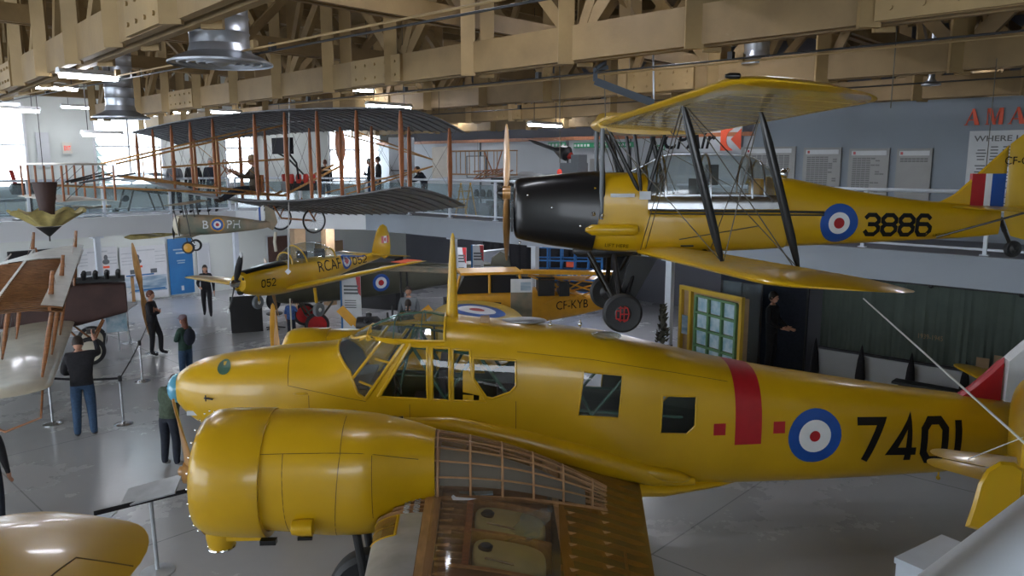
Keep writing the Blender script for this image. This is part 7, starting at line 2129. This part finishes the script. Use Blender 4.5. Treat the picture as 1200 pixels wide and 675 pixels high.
# ================================================================== HIGH WING YELLOW AIRCRAFT CF-KYB
KY = thing('cabin_aircraft', 'yellow cabin aircraft lettered CF-KYB, its wing off, standing behind the big aircraft', 'aircraft', (-1.55, 18.5, 0), R(10))
m = MB(); body(m, [(.02, .36, 1.0, 1.90, 4), (.10, .42, .95, 1.95, 4), (1.5, .42, .95, 1.98, 4), (2.4, .36, 1.1, 1.9, 4), (3.4, .24, 1.25, 1.75, 4), (4.2, .08, 1.4, 1.65, 3)], 36, 3); kyb = bvh_of(m); m.build('fuselage', 'orange', KY, True, 35)
m = MB(); m.prism([(.15, 1.9), (1.75, 1.9), (1.6, 2.32), (.35, 2.32)], (0, -.40, 0), (1, 0, 0), (0, 0, 1), (0, .80, 0)); m.build('cabin_glazing', 'screen', KY, False)
m = MB(); m.box((.75, -.43, 1.55), (.95, .01, .30), Matrix.Rotation(R(4), 3, 'Y')); m.build('dark_panel', 'screen', KY, False)
m = MB()
for x in (.12, .95, 1.78): m.tube((x, -.42, 1.9), (x + (.12 if x < .5 else -.1 if x > 1.5 else 0), -.41, 2.34), .035)
m.build('cabin_pillars', 'orange', KY)
m = MB(); m.bar((1.75, -.35, 2.40), (4.2, -.35, 2.30), .26, .09); m.box((1.0, 0, 2.38), (1.5, .9, .06)); m.build('top_beam', 'orange', KY, False)
for s_ in (-1, 1):
    m = MB(); m.tube((1.8, s_ * .38, 1.3), (3.6, s_ * .30, 2.30), .02); m.tube((1.9, s_ * .38, 2.3), (3.4, s_ * .28, 1.7), .02); m.build('bracing_strut', 'orange', KY)
    wheel(KY, (.2, s_ * .9, .30), (0, 1, 0), .30, .16)
    m = MB(); m.tube((.2, s_ * .85, .3), (.4, s_ * .35, 1.0), .03); m.build('undercarriage_leg', 'dark', KY)
m = MB(); m.prism([(3.75, 1.6), (3.9, 2.0), (4.15, 2.1), (4.3, 1.9), (4.25, 1.5), (4.1, 1.4)], (0, -.02, 0), (1, 0, 0), (0, 0, 1), (0, .04, 0)); m.build('fin', 'orange', KY)
m = MB(); wing(m, [((3.7, -.5, 1.62), (4.2, -.5, 1.62), .05, 0), ((3.7, .5, 1.62), (4.2, .5, 1.62), .05, 0)], 8); m.build('tailplane', 'orange', KY)
m = MB(); m.box((-.05, 0, 1.42), (.12, .6, .6)); m.build('firewall', 'dark', KY, False)
text_on('lettering', 'CF-KYB', (2.62, -1, 1.42), (1, 0, .02), (0, 0, 1), .21, 'ink', KY, width=.84, bvh=kyb, dirn=(0, 1, 0), off=.006)
m = MB(); m.norm = False
m.sheet([[V((x, y, 2.18 + .03 * math.sin(x))) for x in (2.2, 4.0)] for y in (-.5, .2)]);
for a, b in (((2.0, -.3, 2.30), (4.1, -.3, 2.0)), ((2.0, .3, 1.5), (4.1, .3, 2.0)), ((2.3, -.3, 1.4), (4.1, -.3, 2.05)), ((2.6, -.3, 2.2), (4.0, -.3, 1.7))): m.tube(a, b, .02, n=6)
m.build('tail_bracing', 'orange', KY)
m = MB(); m.box((2.35, -.3, 2.02), (.4, .3, .45)); m.box((2.8, -.3, 1.95), (.25, .3, .35)); m.build('tail_equipment', 'dark', KY, False)
# dark green wing running left behind the mast
t = thing('green_wing', 'dark green aircraft wing panel resting level behind the yellow mast', 'wing', W(550, 318, Y=21.0), R(-12))
m = MB(); wing(m, [((-2.6, -.3, 0), (-2.6, .7, 0), .10, .02), ((2.4, -.3, -.05), (2.4, .7, -.05), .10, .02)], 10); m.build('skin', 'camo', t)
m = MB(); z0 = t.location.z
for x in (-2.0, 1.8): m.tube((x, 0, -.05), (x, 0, -z0 + .0), .03); m.tube((x, .5, -.05), (x, .5, -z0), .03); m.tube((x, 0, -z0 + .3), (x, .5, -z0 + .3), .02)
m.build('trestle', 'dark', t)

# ================================================================== BLUE SCISSOR LIFT
p = W(666, 330, Y=26.3)
t = thing('scissor_lift', 'blue scissor lift with raised railed platform lettered Genie GS-2646', 'lift', (p.x, p.y, 0), R(-8))
W_ = 2.3
m = MB(); m.box((0, 0, .45), (W_, .9, .42)); m.build('base', 'genie', t, False)
for x in (-.8, .8):
    for y in (-.42, .42): m = MB(); m.lathe([(.19, -.07), (.2, 0), (.19, .07)], (x, y, .20), (0, 1, 0), 20); m.build('wheel', 'rubber', t)
m = MB()
for y in (-.35, .35):
    for k in range(2):
        z0 = .66 + .17 * k; m.bar((-.85, y, z0), (.85, y, z0 + .17), .04, .07); m.bar((.85, y, z0), (-.85, y, z0 + .17), .04, .07)
m.build('scissor_arms', 'dark', t, False)
m = MB(); m.box((0, 0, 1.17), (W_, .9, .30)); m.build('platform', 'genie', t, False)
m = MB()
for y in (-.43, .43):
    for z in (1.34, 1.72, 2.16): m.bar((-W_ / 2, y, z), (W_ / 2, y, z), .05, .05)
    for k in range(6): m.bar((-W_ / 2 + W_ * k / 5, y, 1.3), (-W_ / 2 + W_ * k / 5, y, 2.18), .05, .05)
for x in (-W_ / 2, W_ / 2):
    for z in (1.72, 2.16): m.bar((x, -.43, z), (x, .43, z), .05, .05)
m.build('guard_rails', 'genie', t, False)
text_on('lettering', 'Genie GS-2646', (-.6, -.455, 1.11), (1, 0, 0), (0, 0, 1), .13, 'poster', t, width=1.3, bold=True)
m = MB(); m.box((.1, -.3, 1.6), (.3, .2, .2)); m.build('control_box', 'orred', t, False)
# black drape behind the lift
a = W(566, 300, u=21.6); b = W(712, 300, u=21.6)
m = MB(); rows = []
for z in (.02, 1.2, 2.85): rows.append([V((a.x + (b.x - a.x) * k / 60, a.y + (b.y - a.y) * k / 60 + .06 * math.sin(k * 1.3), z)) for k in range(61)])
m.norm = False; m.sheet(rows); tag(m.build('black_drape', 'blackc'), 'tall black drape behind the blue lift', 'drape')
# dark plant by the column
p = W(776, 400, Y=16.6); t = thing('dark_tree', 'dark artificial tree between the column and the hanging wheels', 'plant', (p.x, p.y, 0))
m = MB(); random.seed(3)
for k in range(260):
    z = random.uniform(.3, 1.95); r_ = .30 * (2.1 - z) / 1.6 * random.uniform(.2, 1); an = random.uniform(0, 6.28)
    c = V((r_ * math.cos(an), r_ * math.sin(an), z)); d = V((math.cos(an + 1), math.sin(an + 1), random.uniform(-.4, .4))) * .07
    m.add([c - d, c + d + V((0, 0, .04)), c + V((0, 0, -.06))], [(0, 1, 2)])
m.build('foliage', 'olive', t, False)
m = MB(); m.tube((0, 0, 0), (0, 0, 1.9), .03); m.lathe([(.14, 0), (.18, .3)], (0, 0, 0), n=16); m.build('trunk', 'dark', t)

# ================================================================== YELLOW WING TIP, BOTTOM LEFT
t = thing('yellow_wing', 'rounded yellow wing tip with aileron in the bottom left corner', 'wing', (-3.22, 4.52, 0), R(-6))
le0 = V((-1.15, 0, 2.26)); te0 = V((.55, 0, 2.14))
m = MB(); dy = V((0, 1, 0))
secs = [(V((-1.20, -3.0, 2.10)), V((.42, -3.0, 1.98)), .13, .01), (V((-1.10, .35, 2.30)), V((.52, .35, 2.16)), .12, .01)]
secs += round_tip(V((-1.10, .35, 2.30)), V((.52, .35, 2.16)), (0, 1, 0), .85, .12, .01, 8, .42, .30)
wing(m, secs, 18); m.build('wing_skin', 'yellow', t, True, 50)
wbv = bvh_of(m)
m = MB()
def wl(a, b, n=14):
    P = []
    for k in range(n + 1):
        q = V(a) + (V(b) - V(a)) * k / n; h = wbv.ray_cast(V((q.x, q.y, 4)), V((0, 0, -1)))
        if h[0] is not None: P.append(h[0])
    if len(P) > 1: m.path(P, .007, 5)
wl((.18, .60), (-.02 + .0, -2.8)) if False else None
P0_ = [(.10, .52, 0), (.06, -1.0, 0), (.02, -2.9, 0)]
wl((.10, .52, 0), (.02, -2.9, 0), 20); wl((.10, .52, 0), (.47, .60, 0), 8)
m.build('aileron_gap', 'panelink', t)
m = MB(); m.tube((-1.02, .30, 2.30), (-1.55, .32, 2.34), .018); m.build('pitot_tube', 'orange', t)
# strut stand that carries it
m = MB(); m.tube((-.4, -1.8, 0), (-.4, -1.8, 2.05), .05); m.lathe([(.35, 0), (.35, .03), (.08, .06)], (-.4, -1.8, 0), n=24); m.build('support_stand', 'dark', t)

# ================================================================== YELLOW TAIL UNIT, RIGHT
p = W(1196, 575, Y=7.1)
t = thing('yellow_tail', 'yellow aircraft tail with rounded rudder and tailplane in front of the 7401 fuselage', 'aircraft tail', (p.x, p.y, 0), R(52))
# local x = nose direction (away to the right), y = to its left (away to the left)
m = MB(); body(m, [(.05, .05, 1.55, 1.98, 2.3), (.6, .12, 1.45, 2.03, 2.4), (1.6, .25, 1.3, 2.1, 2.5), (3.4, .4, 1.1, 2.25, 2.5)], 30, 3); m.build('rear_fuselage', 'yellow', t)
m = MB(); poly = [(0, 2.06), (-.10, 2.13), (-.24, 2.14), (-.36, 2.06), (-.43, 1.92), (-.47, 1.68), (-.52, 1.47), (-.05, 1.33), (0, 1.40)]
vs = []; n = len(poly); cx, cz = -.27, 1.8
outer = [V((q[0], 0, q[1])) for q in poly]; vs = list(outer)
for s_ in (-1, 1): vs += [V((cx + (q[0] - cx) * .9, s_ * .03, cz + (q[1] - cz) * .93)) for q in poly]
fs = [(i, (i + 1) % n, n + (i + 1) % n, n + i) for i in range(n)] + [(i, 2 * n + i, 2 * n + (i + 1) % n, (i + 1) % n) for i in range(n)] + [tuple(range(n, 2 * n)), tuple(reversed(range(2 * n, 3 * n)))]
m.add(vs, fs); o = m.build('rudder', 'yellow', t, True, 30); o.rotation_euler.z = R(-50)
m = MB(); m.prism([(.01, 1.95), (.55, 2.0), (.35, 2.28), (.12, 2.42), (.01, 2.42)], (0, -.025, 0), (1, 0, 0), (0, 0, 1), (0, .05, 0)); m.build('fin', 'yellow', t)
for s_ in (-1, 1):
    m = MB(); A_ = (.72, s_ * .06, 1.93); B_ = (.22, s_ * .06, 1.93); secs = [(A_, B_, .09, 0), ((.52, s_ * .66, 1.93), (.20, s_ * .66, 1.93), .10, 0)] + round_tip((.52, s_ * .66, 1.93), (.20, s_ * .66, 1.93), (0, s_, 0), .2, .1, 0)
    wing(m, secs, 10); m.build('tailplane', 'yellow', t)
    m = MB(); secs = [((.19, s_ * .08, 1.93), (-.14, s_ * .12, 1.89), .06, 0), ((.185, s_ * .66, 1.93), (-.06, s_ * .66, 1.90), .06, 0)] + round_tip((.185, s_ * .66, 1.93), (-.06, s_ * .66, 1.90), (0, s_, 0), .18, .06, 0)
    wing(m, secs, 10); m.build('elevator', 'yellow', t)
    m = MB(); m.tube((.3, s_ * .5, 1.94), (.15, s_ * .02, 2.34), .006); m.build('tail_bracing_wire', 'rope', t)
m = MB(); m.tube((1.4, 0, 1.35), (1.4, 0, 0), .05); m.lathe([(.3, 0), (.3, .03), (.06, .05)], (1.4, 0, 0), n=24); m.build('support_stand', 'dark', t)

# ================================================================== EXHIBITS ON THE MEZZANINE
def mz(px, py, v=None, u=None):
    p = W(px, py, v=v) if v is not None else W(px, py, u=u); return V((p.x, p.y, ZM))
# engine stand far left
t = thing('engine_stand', 'dark engine on a tall display stand at the far left behind the glass', 'engine', mz(38, 250, v=25.0), VRZ)
m = MB(); m.tube((0, 0, 0), (0, 0, .75), .04); m.box((0, 0, .02), (.9, .5, .04)); m.build('stand', 'dark', t)
m = MB(); m.lathe([(.06, -.5), (.16, -.45), (.18, .4), (.06, .5)], (0, 0, .88), (1, 0, 0), 16); m.build('engine_block', 'dark', t)
m = MB(); m.prism([(-.02, 0), (.08, 0), (-.02, .5), (-.12, .5)], (-.35, 0, .9), (1, 0, 0), (0, 0, 1), (0, .04, 0)); m.build('blade', 'tile', t)
for i, (px, py, v_, rz, lab, mt) in enumerate([(103, 243, 25.2, .3, 'small model aircraft on a table behind the glass below the front elevator', 'propwood'), (136, 246, 26.9, 1.2, 'dark skeletal model aircraft behind the glass right of the first', 'wire'), (6, 235, 27.4, .1, 'flat model wing at the far left behind the glass', 'slate')]):
    b = mz(px, py, v=v_); z = W(px, py, v=v_).z - ZM
    t = thing('model_aircraft', lab, 'model', b, VRZ + rz)
    m = MB(); m.tube((-.7, 0, z), (.75, 0, z), .05); m.build('fuselage', mt, t)
    m = MB(); wing(m, [((-.45, -.9, z + .06), (-.15, -.9, z + .06), .08, .02), ((-.45, .9, z + .06), (-.15, .9, z + .06), .08, .02)], 6); m.build('wing', mt, t)
    m = MB(); m.lathe([(.02, -.1), (.10, 0), (.1, .14)], (-.72, 0, z), (1, 0, 0), 12); m.build('engine', 'dark', t)
    m = MB(); m.tube((0, 0, 0), (0, 0, z), .02); m.box((0, 0, .02), (.6, .4, .04)); m.build('stand', 'rail', t)
t = thing('flying_machine', 'spindly framework flying machine on the floor of the mezzanine before the tall window', 'exhibit', mz(166, 245, v=26.6), VRZ)
m = MB()
for y in (-.4, .4):
    m.tube((-.6, y, .0), (-.35, y, .8), .03); m.tube((.6, y, 0), (.35, y, .8), .03); m.tube((-.6, y, .8), (.9, y, .55), .03)
m.tube((-.7, -.4, .8), (-.7, .4, .8), .03); m.build('frame', 'wire', t)
m = MB(); m.sheet([[V((x, y, .95 + .35 * math.sin(x * 2 + 1))) for x in (-.4, 0, .4, .7)] for y in (-.6, 0, .6)]); m.solid(.03); m.build('sail', 'mural', t)
m = MB(); m.lathe([(.1, -.1), (.12, 0), (.1, .1)], (-.5, 0, .45), (0, 1, 0), 14); m.build('engine', 'dark', t)
# wright style glider frame and machines behind the propeller
t = thing('glider_frame', 'pale skeleton biplane glider hanging behind the tip of the grey biplane', 'model', W(560, 192, u=18.0), URZ)
m = MB()
for z in (-.35, .42):
    for y in (-.3, .3): m.tube((-1.7, y, z), (1.5, y, z), .02)
for k in range(8):
    x = -1.6 + .44 * k; m.tube((x, -.3, -.35), (x, -.3, .42), .014); m.tube((x, .3, -.35), (x, .3, .42), .014); m.tube((x, -.3, .42), (x, .3, .42), .012)
m.build('frame', 'rib', t)
m = MB()
for k in range(7): m.tube((.1 + .2 * k, -.25, -.45 + .02 * k), (.15 + .2 * k, .25, -.2), .018)
m.tube((0, -.2, -.5), (1.5, -.2, -.36), .02); m.tube((0, -.2, -.25), (1.5, -.2, -.15), .02); m.tube((.3, 0, .4), (.7, 0, -.3), .02); m.tube((1.1, 0, .4), (.8, 0, -.3), .02); m.build('body_truss', 'strut', t)
m = MB(); m.tube((0, 0, .4), (0, 0, 6.5 - t.location.z), .005, n=5); m.build('hanging_line', 'wire', t)
t = thing('black_machine', 'black rounded machine on a low bench behind the glass left of the wooden propeller', 'machine', mz(594, 245, u=16.2), URZ)
m = MB(); m.box((0, 0, .45), (1.1, .6, .12)); m.build('bench', 'dark', t, False)
m = MB(); m.ball((0, 0, .78), (.42, .3, .28)); m.box((-.25, 0, 1.08), (.4, .4, .18)); m.build('body', 'dark', t)
m = MB()
for x in (-.45, .45): m.box((x, 0, .2), (.06, .5, .4))
m.build('leg_frame', 'dark', t, False)
t = thing('machine_bench', 'grey bench with small machines behind the glass right of the grey biplane tip', 'machine', mz(570, 250, u=17.6), URZ)
m = MB(); m.box((0, 0, .5), (1.3, .5, .06)); 
for x in (-.6, .6): m.box((x, 0, .25), (.05, .45, .5))
m.build('bench', 'slate', t, False)
m = MB()
for k in range(4): m.lathe([(.08, 0), (.1, .1), (.05, .22)], (-.45 + .3 * k, 0, .53), n=12)
m.build('machines', 'dark', t)
t = thing('yellow_steps', 'small yellow folding steps behind the glass', 'steps', mz(546, 250, u=16.2), URZ)
m = MB()
for y in (-.2, .2): m.tube((-.25, y, 0), (0, y, 1.0), .022); m.tube((.25, y, 0), (0, y, 1.0), .022)
for k in range(3): m.box((-.2 + .07 * k, 0, .25 + .25 * k), (.14, .42, .03))
m.build('frame', 'orange', t)
t = thing('white_aircraft_model', 'white aircraft model behind the tip of the black cowling', 'model', mz(618, 238, u=19.2), URZ)
m = MB(); m.lathe([(.02, -.9), (.18, -.6), (.22, 0), (.12, .7), (.03, 1.0)], (0, 0, 1.1), (1, 0, 0), 16); m.build('fuselage', 'poster', t)
m = MB(); wing(m, [((-.3, -.9, 1.12), (.1, -.9, 1.12), .1, 0), ((-.3, .9, 1.12), (.1, .9, 1.12), .1, 0)], 6); m.build('wing', 'poster', t)
m = MB(); m.tube((0, 0, 0), (0, 0, 1), .04); m.box((0, 0, .02), (.6, .6, .04)); m.build('stand', 'slate', t)
t = thing('hanging_model', 'small dark hanging model aircraft with red tail near the green sign', 'model', W(650, 175, u=19.5), URZ)
m = MB(); m.lathe([(.01, -1.2), (.05, -.9), (.07, 0), (.22, .35), (.24, .55), (.04, .75)], (0, 0, 0), (1, 0, -.28), 14); m.build('fuselage', 'dark', t)
m = MB(); m.ball((.62, 0, -.2), (.14, .12, .12)); m.build('red_nose', 'tile', t)
m = MB(); m.tube((0, 0, 0), (0, 0, 6.5 - t.location.z), .004, n=4); m.build('hanging_line', 'wire', t)
t = thing('machine_cabinet', 'grey cabinet with red lamp behind the black cowling', 'cabinet', mz(672, 220, u=18.6), URZ)
m = MB(); m.box((0, 0, .8), (.7, .5, 1.6)); m.box((.2, 0, 1.72), (.3, .4, .25)); m.build('body', 'slate', t, False)
m = MB(); m.ball((-.33, -.28, 1.32), (.09, .05, .10)); m.build('red_lamp', 'exitm', t)
# grey partition panel beside the last window
p = W(471, 200, u=19.6)
t = thing('partition', 'tall grey partition panel right of the bright window', 'partition', (p.x, p.y, ZM), face(-.3, -1))
m = MB(); m.box((0, 0, 1.30), (1.05, .12, 2.60)); m.build('panel', 'wall', t, False)
m = MB(); m.box((0, -.07, 1.3), (.9, .03, .04)); m.build('handle_bar', 'dark', t, False)
# tan structures and tables under the far mezzanine corner
for i, (px, py, Y, w_, h_, mt, lab) in enumerate([(350, 300, 27.2, .45, 2.9, 'tan', 'tan post behind the trainer canopy, left one'), (385, 300, 27.0, .35, 2.9, 'tan', 'tan post behind the trainer canopy, right one'), (575, 290, 27.5, 1.6, 1.9, 'wall', 'pale crate wall in the far room right of the trainer fin')]):
    p = W(px, py, Y=Y); m = MB(); m.box((p.x, p.y, h_ / 2), (w_, .3, h_), HROT); m.box((p.x, p.y, h_ * .5), (w_ + .1, .34, .08), HROT); tag(m.build('post' if i < 2 else 'crate', mt, None, False), lab, 'post' if i < 2 else 'crate')
t = thing('black_cabinet', 'low black cabinet behind the trainer numbered 052', 'cabinet', (W(440, 330, Y=26.5).x, 26.5, 0), R(-20))
m = MB(); m.box((0, 0, .9), (1.9, .6, 1.8)); m.build('body', 'screen', t, False); m = MB(); m.box((0, -.31, 1.2), (1.6, .02, .5)); m.build('window', 'bal', t, False)
t = thing('office_chair', 'dark office chair and desk unit under the trainer nose', 'chair', (W(318, 375, Y=22.8).x, 22.8, 0), R(20))
m = MB(); m.box((-.7, .2, .55), (.9, .6, 1.1)); m.build('desk_unit', 'screen', t, False)
m = MB(); m.ball((.1, 0, .5), (.25, .25, .06)); m.ball((.1, .22, .85), (.22, .05, .30)); m.build('seat', 'seat', t)
m = MB(); m.tube((.1, 0, .08), (.1, 0, .48), .03)
for k in range(5): a = k * 1.257; m.tube((.1, 0, .10), (.1 + .3 * math.cos(a), .3 * math.sin(a), .05), .02)
m.build('base', 'dark', t)
# hanging wooden models under the left mezzanine
t = thing('hanging_glider', 'dull green hanging model glider under the end mezzanine above the history panels', 'model', W(165, 277, v=25.5), VRZ)
m = MB(); wing(m, [((-.2, -1.3, .05), (.25, -1.3, .05), .1, .03), ((-.2, 1.3, .15), (.25, 1.3, .15), .1, .03)], 8); m.build('wing', 'silk', t)
m = MB(); m.lathe([(.02, -.5), (.09, -.3), (.09, .4), (.02, 1.2)], (0, 0, 0), (1, 0, 0), 12); m.build('fuselage', 'silk', t)
m = MB(); m.tube((0, 0, 0), (0, 0, ZS - t.location.z), .006); m.build('hanging_line', 'wire', t)
